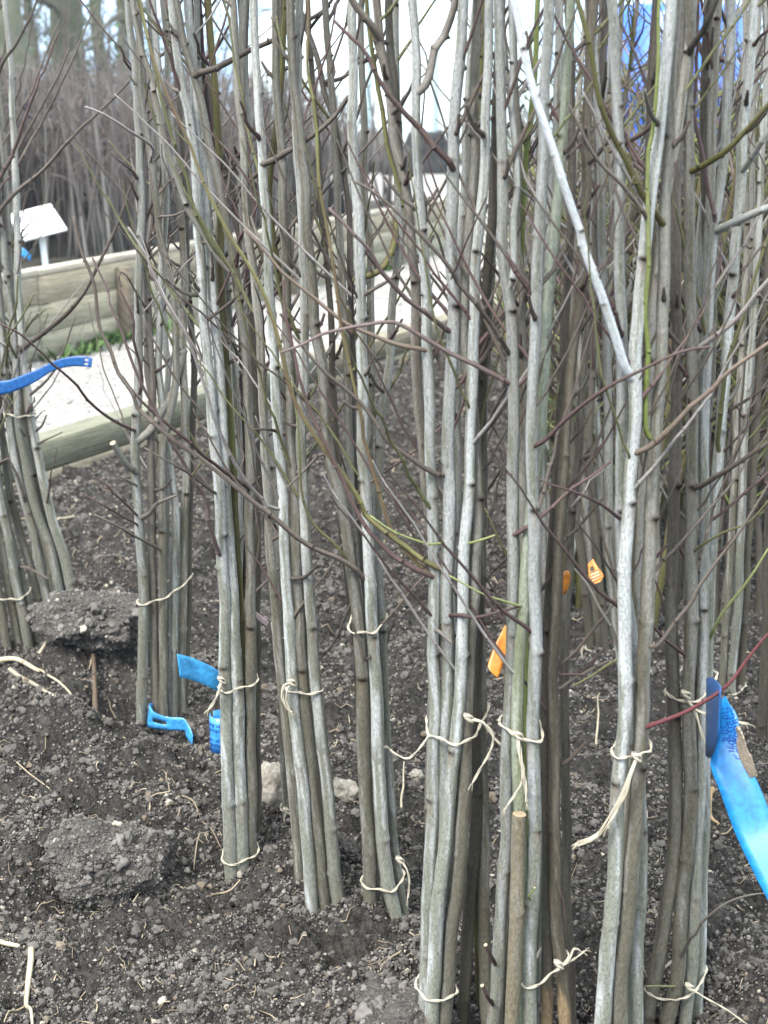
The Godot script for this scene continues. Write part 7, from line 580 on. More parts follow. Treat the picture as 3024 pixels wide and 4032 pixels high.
func make_soil() -> void:
	var fs := PackedFloat32Array()
	var f := -3.0
	while f < 9.4:
		fs.append(f)
		if f < .8: f += .12
		elif f < 1.35: f += .012
		elif f < 3.6: f += .0017 + (f - 1.35) * .0022
		elif f < 6.0: f += .016
		else: f += .06
	var ks := PackedFloat32Array()
	var k := -1.0
	while k < 1.0:
		ks.append(k)
		k += .0026 if absf(k) < .29 else (.005 if absf(k) < .5 else .014)
	ks.append(1.0)
	var b := Buf.new()
	var w := ks.size()
	for r in fs.size():
		var ff := fs[r]
		var spread := clampf(ff, 1.3, 99.0)
		for c in w:
			var x := ks[c] * spread
			if absf(ks[c]) > .3:
				x += signf(ks[c]) * (absf(ks[c]) - .3) * maxf(0.0, 4.5 - spread) * 1.42
			var y := ground(x, ff)
			b.v.append(Vector3(x, y, -ff))
			var q := swell.get_noise_2d(x * 420.0, ff * 420.0 + 77.0)
			var q2 := fine.get_noise_2d(x * 1500.0, ff * 1500.0)
			var t := .55 + .25 * q + .35 * q2
			b.c.append(SOIL * t)
			b.uv.append(Vector2(x, ff))
	for r in fs.size() - 1:
		for c in w - 1:
			var i0 := r * w + c
			b.i.append_array([i0, i0 + w, i0 + 1, i0 + 1, i0 + w, i0 + w + 1])
	var o := obj("soil", mesh_of(b), M.soil)
	tag(o, "", "", "", "structure")

const SOIL := Color(.1, .0905, .082)

func make_crumbs() -> void:
	var root := base("soil_crumbs", Vector3.ZERO)
	tag(root, "loose dark crumbs of soil scattered over the ground", "soil", "", "stuff")
	var R := RandomNumberGenerator.new()
	R.seed = 99
	var kinds := 5
	var bufs := []
	for k in kinds:
		bufs.append(PackedFloat32Array())
	var put := func(p: Vector3, s: float, col: Color) -> void:
		var B := Basis.from_euler(Vector3(R.randf() * TAU, R.randf() * TAU, R.randf() * TAU)).scaled_local(Vector3(s, s * R.randf_range(.65, 1.0), s * R.randf_range(.7, 1.1)))
		bufs[R.randi() % kinds].append_array([B.x.x, B.y.x, B.z.x, p.x, B.x.y, B.y.y, B.z.y, p.y, B.x.z, B.y.z, B.z.z, p.z, col.r, col.g, col.b, 1.0])
	var n := 480000
	for k in n:
		var f := 1.2 * pow(5.6, pow(R.randf(), 1.15))
		var x := f * R.randf_range(-.33, .33)
		if R.randf() < .3:
			x = f * R.randf_range(-.65, .65)
		if x < (f - 6.12) * .49:
			continue
		var crowd := swell.get_noise_2d(x * 240.0 + 400.0, f * 240.0)
		if R.randf() > .55 + crowd * .9:
			continue
		var s := .00095 * pow(R.randf(), -.36) * (.5 + .3 * f)
		s = minf(s, .0042 + .0013 * f)
		var t := .3 + 1.5 * pow(R.randf(), 1.5) + .3 * crowd
		if s > .0035:
			t = lerpf(t, .85, .75)
		var col := Color(SOIL.r * t, SOIL.g * t, SOIL.b * t)
		if R.randf() < .009 + .006 * f and s < .006:
			col = Color(.3, .27, .22) * R.randf_range(.7, 1.2)
		elif R.randf() < .04:
			col = Color(.13, .105, .08) * R.randf_range(.8, 1.2)
		put.call(Vector3(x, ground(x, f) + s * .3, -f), s, col)
	for c in CLODS:
		var ln := lump_noise(int(c[7]), 6)
		for k in int(c[6]):
			var d := Vector3(R.randfn(), R.randfn() * .8 + .25, R.randfn()).normalized()
			var p := Vector3(c[0], ground_shape(c[0], c[1]) + c[5], -c[1]) + d * Vector3(c[2], c[3], c[4]) * lump_at(ln, d, .3)
			var t := R.randf_range(.6, 1.5)
			var s := .0011 * pow(R.randf(), -.36)
			var col := Color(SOIL.r * t, SOIL.g * t, SOIL.b * t)
			if R.randf() < .02:
				col = Color(.3, .27, .22)
			put.call(p, minf(s, .009), col)
	for e in SAPLINGS:
		var bx: float = e[6][0]
		var bf: float = -e[6][2]
		for k in 90:
			var a := R.randf() * TAU
			var d: float = e[3] + absf(R.randfn(0, .007))
			var x := bx + cos(a) * d
			var f := bf + sin(a) * d
			var s := .0011 * pow(R.randf(), -.36)
			var t := .3 + 1.3 * pow(R.randf(), 1.5)
			put.call(Vector3(x, ground(x, f) + R.randf() * .007, -f), minf(s, .005), Color(SOIL.r * t, SOIL.g * t, SOIL.b * t))
	for k in kinds:
		var mm := MultiMesh.new()
		mm.transform_format = MultiMesh.TRANSFORM_3D
		mm.use_colors = true
		mm.mesh = lump(2, 300 + k, Vector3.ONE, .5, Color.WHITE)
		mm.instance_count = bufs[k].size() / 16
		mm.buffer = bufs[k]
		var o := MultiMeshInstance3D.new()
		o.name = "crumbs"
		o.multimesh = mm
		o.material_override = M.crumb
		root.add_child(o, true)
		tag(o, "", "", "", "stuff")

# ------------------------------------------------------------------ materials
func grey_image(w: int, h: int, fn: Callable) -> ImageTexture:
	var d := PackedByteArray()
	d.resize(w * h)
	for y in h:
		for x in w:
			d[y * w + x] = clampi(int(255.0 * fn.call(x, y)), 0, 255)
	var im := Image.create_from_data(w, h, false, Image.FORMAT_L8, d)
	im.generate_mipmaps()
	return ImageTexture.create_from_image(im)

func noise_tex(freq: float, oct: int, seedv: int, lo: Color, hi: Color, type := FastNoiseLite.TYPE_SIMPLEX_SMOOTH, size := 512) -> NoiseTexture2D:
	var N := FastNoiseLite.new()
	N.noise_type = type
	N.frequency = freq
	N.fractal_octaves = oct
	N.seed = seedv
	var t := NoiseTexture2D.new()
	t.width = size
	t.height = size
	t.seamless = true
	t.noise = N
	var g := Gradient.new()
	g.set_color(0, lo)
	g.set_color(1, hi)
	t.color_ramp = g
	return t

func mat(col: Color, rough := .85, vertex := false) -> StandardMaterial3D:
	var m := StandardMaterial3D.new()
	m.albedo_color = col.linear_to_srgb()
	m.roughness = rough
	m.vertex_color_use_as_albedo = vertex
	m.metallic_specular = .3
	return m

func make_materials() -> void:
	var N := FastNoiseLite.new()
	N.frequency = 1.0
	N.fractal_octaves = 2
	var dots := []
	var R := RandomNumberGenerator.new()
	R.seed = 4
	var W := 256
	var H := 512
	var val := PackedFloat32Array()
	val.resize(W * H)
	for y in H:
		for x in W:
			var th := TAU * x / W
			var vv := TAU * y / H
			# periodic in both directions
			var a := N.get_noise_3d(cos(th) * 5.5, sin(th) * 5.5, cos(vv) * 2.2 + 10.0) + .6 * N.get_noise_3d(cos(th) * 16.0, sin(th) * 16.0, sin(vv) * 7.0)
			var g := N.get_noise_3d(x * .35, y * .22, 3.0)
			var m := N.get_noise_3d(cos(th) * 2.6, sin(th) * 2.6, y * .055 + 40.0)
			var m2 := N.get_noise_3d(cos(th) * 7.0, sin(th) * 7.0, y * .12 + 80.0)
			val[y * W + x] = .87 + .022 * a + .1 * g + .12 * m + .11 * m2
	for k in 520:
		var cx := R.randi() % W
		var cy := R.randi() % H
		var rx := R.randf_range(1.0, 3.2)
		var ry := R.randf_range(.6, 1.8)
		var amt := R.randf_range(-.42, .2)
		for dy in range(-3, 4):
			for dx in range(-5, 6):
				var q := pow(dx / rx, 2) + pow(dy / ry, 2)
				if q < 1.5:
					var ix := posmod(cy + dy, H) * W + posmod(cx + dx, W)
					val[ix] += amt * maxf(0.0, 1.0 - q / 1.5)
	var tex := grey_image(W, H, func(x, y): return val[y * W + x])
	var bark := mat(Color.WHITE, .72, true)
	bark.albedo_texture = tex
	bark.heightmap_enabled = true
	bark.heightmap_texture = tex
	bark.heightmap_scale = .16
	M.bark = bark
	var twig := mat(Color.WHITE, .62, true)
	twig.albedo_texture = tex
	M.twig = twig
	M.cut = mat(Color.WHITE, .8, true)
	var soil := mat(Color.WHITE, 1.0, true)
	soil.metallic_specular = .12
	soil.albedo_texture = noise_tex(.05, 4, 12, Color(.62, .62, .62), Color(1, 1, 1))
	soil.uv1_triplanar = true
	soil.uv1_world_triplanar = true
	soil.uv1_scale = Vector3(7, 7, 7)
	soil.heightmap_enabled = true
	soil.heightmap_texture = noise_tex(.06, 5, 31, Color.BLACK, Color.WHITE)
	soil.heightmap_scale = .5
	M.soil = soil
	var crumb := mat(Color.WHITE, 1.0, true)
	crumb.metallic_specular = .12
	M.crumb = crumb
	var twine := mat(Color.WHITE, .95, true)
	M.twine = twine
	var stone := mat(Color.WHITE, .9, true)
	stone.albedo_texture = noise_tex(.03, 5, 77, Color(.6, .6, .6), Color(1, 1, 1))
	stone.uv1_triplanar = true
	stone.uv1_scale = Vector3(9, 9, 9)
	M.stone = stone
	var gravel := mat(Color.WHITE, .95)
	gravel.albedo_texture = noise_tex(.035, 5, 21, Color(.4, .385, .37), Color(.6, .585, .565))
	gravel.uv1_triplanar = true
	gravel.uv1_world_triplanar = true
	gravel.uv1_scale = Vector3(1.3, 1.3, 1.3)
	gravel.heightmap_enabled = true
	gravel.heightmap_texture = noise_tex(.11, 4, 8, Color.BLACK, Color.WHITE)
	gravel.heightmap_scale = .5
	M.gravel = gravel
	var wd := grey_image(512, 128, func(x, y): return .78 + .16 * N.get_noise_2d(x * .012, y * .22) + .12 * N.get_noise_2d(x * .05 + 40.0, y * .8) - (.18 if N.get_noise_2d(x * .006 + 9.0, y * .5 + 90.0) > .42 else 0.0))
	var wood := mat(Color.WHITE, .9, true)
	wood.albedo_texture = wd
	wood.heightmap_enabled = true
	wood.heightmap_texture = wd
	wood.heightmap_scale = .2
	wood.uv1_scale = Vector3(.7, 5.5, 1)
	M.wood = wood
	for c in [["darkblue", Color(.012, .1, .3)], ["midblue", Color(.06, .33, .68)], ["lightblue", Color(.07, .42, .78)], ["cyanblue", Color(.012, .24, .55)], ["orange", Color(.75, .25, .025)], ["pinkwhite", Color(.75, .55, .5)]]:
		var m := mat(c[1], .38)
		m.albedo_texture = noise_tex(.03, 5, 55, Color(.6, .64, .7), Color(1, 1, 1), FastNoiseLite.TYPE_SIMPLEX_SMOOTH, 256)
		m.uv1_triplanar = true
		m.uv1_scale = Vector3(14, 14, 14)
		m.metallic_specular = .5
		m.backlight_enabled = true
		m.backlight = Color(.12, .12, .12) * c[1]
		M[c[0]] = m
	M.ink = mat(Color(.012, .05, .26), .7)
	M.black = mat(Color(.012, .011, .01), .7)
	M.leaf = mat(Color.WHITE, .45, true)
	M.white = mat(Color(.82, .84, .83), .6)
	M.plain = mat(Color.WHITE, .85, true)

# ------------------------------------------------------------------ saplings
func sapling(e: Array) -> void:
	# [label, group, palette, r0, r1, seed, points, branches, cut, mud]
	var p := pv(e[6])
	var at0 := p[0]
	for q in p.size():
		if p[q].y > -.01:
			at0 = p[q]
			break
	var root := base("sapling", at0)
	tag(root, e[0], "sapling", e[1])
	for k in p.size():
		p[k] -= at0
	var b := Buf.new()
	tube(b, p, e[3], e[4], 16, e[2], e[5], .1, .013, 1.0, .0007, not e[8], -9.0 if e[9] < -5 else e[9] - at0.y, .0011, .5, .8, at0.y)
	obj("trunk", mesh_of(b), M.bark, root)
	if e[8]:
		var c := Buf.new()
		var n := p.size()
		disc(c, p[n - 1], (p[n - 1] - p[n - 2]).normalized(), e[4] * 1.02, Color(.3, .23, .15))
		obj("cut_face", mesh_of(c), M.cut, root)
	var sd: int = e[5] * 7
	var RS := RandomNumberGenerator.new()
	RS.seed = sd + 1
	if not e[8]:
		for j in 6:
			var q := RS.randf_range(1.6, p.size() - 4.2)
			var k := int(q)
			var s := p[k].lerp(p[k + 1], q - k)
			if s.y < .3 or RS.randf() > .35 + s.y * .5:
				continue
			var a := RS.randf() * TAU
			var d := Vector3(cos(a), RS.randf_range(.2, 1.0), sin(a)).normalized()
			var L := RS.randf_range(.014, .045)
			var rr: float = lerpf(e[3], e[4], q / p.size())
			var sb := Buf.new()
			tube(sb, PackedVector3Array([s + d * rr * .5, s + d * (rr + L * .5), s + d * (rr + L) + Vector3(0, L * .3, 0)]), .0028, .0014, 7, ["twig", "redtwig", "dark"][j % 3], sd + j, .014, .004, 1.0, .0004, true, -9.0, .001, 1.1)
			obj("spur", mesh_of(sb), M.twig, root)
	if not e[8]:
		for j in 7:
			var q := RS.randf_range(2.0, p.size() - 3.5)
			var k := int(q)
			var s := p[k].lerp(p[k + 1], q - k)
			if s.y < .34 or s.y > 1.15:
				continue
			var d := Vector3((1.0 if RS.randf() < .5 else -1.0) * RS.randf_range(.25, 1.0), RS.randf_range(.5, 1.5), RS.randfn(0, .35)).normalized()
			var L := RS.randf_range(.08, .3)
			var tp := PackedVector3Array([s])
			for i in 4:
				d = (d + Vector3(RS.randfn(0, .07), .07, RS.randfn(0, .07))).normalized()
				tp.append(tp[i] + d * L / 4.0)
			var sb := Buf.new()
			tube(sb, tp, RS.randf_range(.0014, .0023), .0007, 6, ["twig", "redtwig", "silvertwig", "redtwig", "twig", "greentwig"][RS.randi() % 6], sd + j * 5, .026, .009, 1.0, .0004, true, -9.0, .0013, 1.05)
			obj("branch", mesh_of(sb), M.twig, root)
	for br in e[7]:
		# [palette, r0, r1, points, cut]
		sd += 3
		var bp := pv(br[3])
		for k in bp.size():
			bp[k] -= at0
		var bb := Buf.new()
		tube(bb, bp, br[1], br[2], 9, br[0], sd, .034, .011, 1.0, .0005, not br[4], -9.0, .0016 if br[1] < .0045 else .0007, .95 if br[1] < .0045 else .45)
		var o := obj("branch", mesh_of(bb), M.twig if br[1] < .006 else M.bark, root)
		if br[4]:
			var c := Buf.new()
			var n := bp.size()
			disc(c, bp[n - 1], (bp[n - 1] - bp[n - 2]).normalized(), br[2] * 1.02, Color(.42, .33, .2))
			obj("cut_face", mesh_of(c), M.cut, o)

# a thinner sapling of the crowded rear bundles, grown by chance
func rear_sapling(at0: Vector3, R: RandomNumberGenerator, label: String, group: String) -> void:
	var root := base("sapling", at0)
	tag(root, label, "sapling", group)
	var kinds := ["greybrown", "dark", "dark", "dark", "brown", "olive", "olive", "greybrown", "grey"]
	var pal: String = kinds[R.randi() % kinds.size()]
	var p := PackedVector3Array([Vector3(0, -.06, 0)])
	var lean := Vector3(R.randfn(0, .07), 0, R.randfn(0, .07))
	var h := R.randf_range(.6, .86) if at0.z < -3.4 else R.randf_range(.72, .98)
	if R.randf() < .22:
		h += .35
	for k in 7:
		var t := (k + 1) / 7.0
		p.append(lean * t * h + Vector3(R.randfn(0, .008), h * t, R.randfn(0, .008)))
	var b := Buf.new()
	var r0 := R.randf_range(.0065, .0095)
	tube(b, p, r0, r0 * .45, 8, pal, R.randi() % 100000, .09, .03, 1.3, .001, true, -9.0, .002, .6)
	obj("trunk", mesh_of(b), M.bark, root)
	var tw := ["redtwig", "greentwig", "olive", "twig", "dark", "greentwig", "silvertwig", "green"]
	var bb := Buf.new()
	for j in R.randi_range(26, 36):
		var t := R.randf_range(.12, .97)
		var q := t * (p.size() - 2) + 1.0
		var k := int(q)
		var s := p[k].lerp(p[mini(k + 1, p.size() - 1)], q - k)
		var a := R.randf() * TAU
		var dir := Vector3(cos(a), R.randf_range(.3, 1.5), sin(a)).normalized()
		var len := R.randf_range(.06, .34)
		var bp := PackedVector3Array([s])
		for i in 4:
			dir = (dir + Vector3(R.randfn(0, .14), .1, R.randfn(0, .14))).normalized()
			bp.append(bp[i] + dir * len / 4.0)
		var cc: Array = PAL[tw[R.randi() % tw.size()]]
		rod(bb, bp, R.randf_range(.0018, .0034), .001, 5, cc[0] * R.randf_range(.7, 1.2), cc[1] * R.randf_range(.7, 1.3))
	tag(obj("twigs", mesh_of(bb), M.twig, root), "", "", "", "stuff")

# ------------------------------------------------------------------ twine, tags
func twisted(b: Buf, p: PackedVector3Array, r: float, closed: bool, seedv: int) -> void:
	# two plies wound round one another
	var d := catmull(p, .004)
	var n := d.size()
	var side := Vector3.UP
	for ply in 2:
		var q := PackedVector3Array()
		for k in n:
			var dir := (d[mini(k + 1, n - 1)] - d[maxi(k - 1, 0)]).normalized()
			var s := dir.cross(Vector3(.2, .95, .1)).normalized()
			if s.length() < .1: s = Vector3.RIGHT
			var t := dir.cross(s)
			var a := k * .55 + ply * PI
			q.append(d[k] + (s * cos(a) + t * sin(a)) * r * .5 * (1.0 + .35 * fine.get_noise_2d(k * 9.0, seedv)))
		var tone := .86 + .2 * ply
		rod(b, q, r * .6, r * .56, 6, PAL.twine[0] * tone, PAL.twine[0].lerp(PAL.twine[1], .3) * tone)

func tie(e: Array) -> void:
	# [label, loop points, radius, tails [r, pts]]
	var p := pv(e[1])
	var root := base("twine_tie", p[0])
	tag(root, e[0], "twine", "twine ties around the bundles")
	for k in p.size():
		p[k] -= root.position
	var b := Buf.new()
	twisted(b, p, e[2], true, e[4])
	obj("loop", mesh_of(b), M.twine, root)
	var R := RandomNumberGenerator.new()
	R.seed = e[4]
	if e[3].size() > 0:
		var kn := pv(e[3][0][1])[0] - root.position
		var kb := Buf.new()
		var kp := PackedVector3Array()
		for k in 15:
			var a := TAU * k / 7.0
			kp.append(kn + Vector3(cos(a) * .0045, sin(a * .8) * .005, sin(a) * .0035))
		twisted(kb, kp, e[2] * .9, false, e[4] + 1)
		obj("knot", mesh_of(kb), M.twine, root)
	for t in e[3]:
		var tp := pv(t[1])
		for k in tp.size():
			tp[k] -= root.position
		var tb := Buf.new()
		if t[0] < .0026:
			twisted(tb, tp, t[0], false, R.randi() % 900)
		else:
			for f in 7:                                  # untwisted, frayed strands
				var fp := PackedVector3Array()
				var o: Vector3 = Vector3(R.randfn(0, 1), R.randfn(0, .6), R.randfn(0, .5)) * t[0] * .55
				for k in tp.size():
					var g := .35 + .75 * k / (tp.size() - 1.0)
					fp.append(tp[k] + o * g + Vector3(R.randfn(0, 1), R.randfn(0, 1), 0) * .0006)
				rod(tb, catmull(fp, .008), t[0] * .34, t[0] * .16, 5, PAL.twine[0] * R.randf_range(.75, 1.15), PAL.twine[1] * R.randf_range(.8, 1.3))
		# loose fibres at the end
		var n := tp.size()
		for f in 4:
			var dir := ((tp[n - 1] - tp[n - 2]).normalized() + Vector3(R.randfn(0, .22), R.randfn(0, .22), R.randfn(0, .2))).normalized()
			rod(tb, PackedVector3Array([tp[n - 1], tp[n - 1] + dir * .004, tp[n - 1] + dir * .008 + Vector3(0, -.002, 0)]), t[0] * .28, .0003, 4, PAL.twine[0], PAL.twine[1])
		var to := obj("tail", mesh_of(tb), M.twine, root)

# a strip with thickness between two edges, rows across; holes are left out cells
func strip(A: PackedVector3Array, B: PackedVector3Array, thick: float, holes: Array, rows := 5, sub := 3) -> ArrayMesh:
	var a := PackedVector3Array()
	var c := PackedVector3Array()
	var n0 := A.size()
	var hole := {}
	for k in n0 - 1:
		for j in sub:
			a.append(A[k].cubic_interpolate(A[k + 1], A[maxi(k - 1, 0)], A[mini(k + 2, n0 - 1)], float(j) / sub))
			c.append(B[k].cubic_interpolate(B[k + 1], B[maxi(k - 1, 0)], B[mini(k + 2, n0 - 1)], float(j) / sub))
	a.append(A[n0 - 1])
	c.append(B[n0 - 1])
	for h in holes:
		for j in sub:
			hole[Vector2i(h[0] * sub + j, h[1])] = true
	var b := Buf.new()
	var n := a.size()
	for k in n:
		var along := a[mini(k + 1, n - 1)] + c[mini(k + 1, n - 1)] - a[maxi(k - 1, 0)] - c[maxi(k - 1, 0)]
		var nrm := along.cross(c[k] - a[k]).normalized() * thick * .5
		for r in rows + 1:
			var p := a[k].lerp(c[k], float(r) / rows)
			for s in [1, -1]:
				b.v.append(p + nrm * s)
				b.c.append(Color.WHITE)
				b.uv.append(Vector2(float(r) / rows, float(k) / n))
	var id := func(k: int, r: int, s: int) -> int: return (k * (rows + 1) + r) * 2 + s
	var solid := func(k: int, r: int) -> bool: return k >= 0 and r >= 0 and k < n - 1 and r < rows and not hole.has(Vector2i(k, r))
	for k in n - 1:
		for r in rows:
			if not solid.call(k, r):
				continue
			var q := [id.call(k, r, 0), id.call(k + 1, r, 0), id.call(k + 1, r + 1, 0), id.call(k, r + 1, 0)]
			b.i.append_array([q[0], q[2], q[1], q[0], q[3], q[2]])
			b.i.append_array([q[0] + 1, q[1] + 1, q[2] + 1, q[0] + 1, q[2] + 1, q[3] + 1])
			for e in [[0, 1, k, r - 1], [1, 2, k + 1, r], [2, 3, k, r + 1], [3, 0, k - 1, r]]:
				if not solid.call(e[2], e[3]):
					var i0: int = q[e[0]]
					var i1: int = q[e[1]]
					b.i.append_array([i0, i1, i1 + 1, i0, i1 + 1, i0 + 1])
	return mesh_of(b, true)

func text_mesh(t: String, size: float, place: Callable) -> ArrayMesh:
	var tm := TextMesh.new()
	var f := SystemFont.new()
	f.font_names = PackedStringArray(["Droid Sans"])
	tm.font = f
	tm.text = t
	tm.font_size = 32
	tm.pixel_size = size / 32.0
	tm.depth = 0.0002
	tm.horizontal_alignment = HORIZONTAL_ALIGNMENT_LEFT
	tm.vertical_alignment = VERTICAL_ALIGNMENT_TOP
	var a := tm.get_mesh_arrays()
	var v: PackedVector3Array = a[Mesh.ARRAY_VERTEX]
	for k in v.size():
		v[k] = place.call(v[k])
	var o := []
	o.resize(Mesh.ARRAY_MAX)
	o[Mesh.ARRAY_VERTEX] = v
	if a[Mesh.ARRAY_INDEX] != null:
		o[Mesh.ARRAY_INDEX] = a[Mesh.ARRAY_INDEX]
	var st := SurfaceTool.new()
	st.create_from_arrays(o)
	st.generate_normals()
	return st.commit()

func make_tags() -> void:
	for e in TAGS:
		var A := pv(e[3])
		var B := pv(e[4])
		var root := base(e[0], A[A.size() / 2])
		tag(root, e[1], "plant tag", "plant tags tied to the bundles")
		for k in A.size():
			A[k] -= root.position
			B[k] -= root.position
		obj("strip", strip(A, B, .0006, e[5]), M[e[2]], root)
		if e[1].begins_with("big bright"):
			var MA := pv(MUD[0])
			var MB := pv(MUD[1])
			for k in MA.size():
				MA[k] -= root.position - Vector3(0, .001, .0025)
				MB[k] -= root.position - Vector3(0, .001, .0025)
			var mb := Buf.new()
			var R := RandomNumberGenerator.new()
			R.seed = 8
			var mm := strip(MA, MB, .003, [], 6, 5)
			var mo := obj("mud_smear", mm, M.mud, root)
			mo.set_meta("label", "dried tan mud smear")
			# handwriting along the strip
			var lines := ["je scanntun 2", "nt. 150 spär.", "110 -20 g"]
			for li in 3:
				var off: float = [.30, .55, .8][li]
				var t := text_mesh(lines[li], .0105, func(q: Vector3) -> Vector3:
					var s := 1.2 + q.x / .125 * 4.9
					var k := clampi(int(s), 0, A.size() - 2)
					var a := A[k].lerp(A[k + 1], s - k)
					var c := B[k].lerp(B[k + 1], s - k)
					var w := (c - a).length()
					var nn := (A[k + 1] - A[k]).cross(c - a).normalized()
					if nn.z < 0: nn = -nn
					return a.lerp(c, clampf(1.0 - off - q.y / maxf(w, .01) * 1.0 - .1, .03, .97)) + nn * (.0007 + q.z))
				var w := obj("handwriting", t, M.ink, root)
		if e[1].begins_with("printed orange"):
			for li in 4:
				var t := (li + 3.4) / 8.0
				var k := int(t * (A.size() - 1))
				var g := t * (A.size() - 1) - k
				var a := A[k].lerp(A[k + 1], g)
				var c := B[k].lerp(B[k + 1], g)
				var w := (A[k + 1] - A[k]).normalized() * .0011
				var z := Vector3(0, .0004, .0012)
				obj("print_line", strip(PackedVector3Array([a.lerp(c, .08) + z, a.lerp(c, .5) + z, a.lerp(c, .9) + z]), PackedVector3Array([a.lerp(c, .08) + z + w, a.lerp(c, .5) + z + w, a.lerp(c, .9) + z + w]), .0003, [], 1, 2), M.black, root)
	# the curled, printed tag
	var c := Vector3(CURL[0], CURL[1], CURL[2])
	var r: float = CURL[3]
	var h: float = CURL[4]
	var root := base("plastic_tag", c)
	tag(root, "blue tag curled into a tube with printed dark blue words", "plant tag", "plant tags tied to the bundles")
	var A := PackedVector3Array()
	var B := PackedVector3Array()
	for k in 25:
		var th := PI * .9 + TAU * .93 * k / 24.0
		var rr := r * (1.0 + .05 * k / 24.0)
		A.append(Vector3(cos(th) * rr, h, -sin(th) * rr))
		B.append(Vector3(cos(th) * rr, 0, -sin(th) * rr))
	obj("strip", strip(A, B, .0006, [], 3, 2), M.midblue, root)
	var words := ["nung und /", "prinzipal", "", "rten und", "e amtlich", "erzeung"]
	for li in words.size():
		if words[li] == "":
			continue
		var y := h - .0065 - li * .0072
		var t := text_mesh(words[li], .0068, func(q: Vector3) -> Vector3:
			var th := PI * 1.02 + q.x / r
			return Vector3(cos(th) * (r * 1.07 + q.z), y + q.y, -sin(th) * (r * 1.07 + q.z)))
		obj("printed_words", t, M.ink, root)

# ------------------------------------------------------------------ background
func plank(parent: Node, called: String, a: Vector2, c: Vector2, y0: float, y1: float, thick: float, side: float, col: Color) -> void:
	# a board from a to c (x, forward), offset sideways from the line
	var d := (c - a)
	var L := d.length()
	d /= L
	var b := Buf.new()
	box(b, Vector3(.003, y0, -thick * .5), Vector3(L - .003, y1, thick * .5), col, .002)
	for k in b.v.size():
		var q := b.v[k]
		b.uv[k] = Vector2(q.x + a.x * 3.0, q.y + q.z + y0 * 1.7 + a.y)
		var f := a + d * q.x + Vector2(d.y, -d.x) * (q.z + side)
		b.v[k] = Vector3(f.x, q.y, -f.y)
	obj(called, mesh_of(b, true), M.wood, parent)

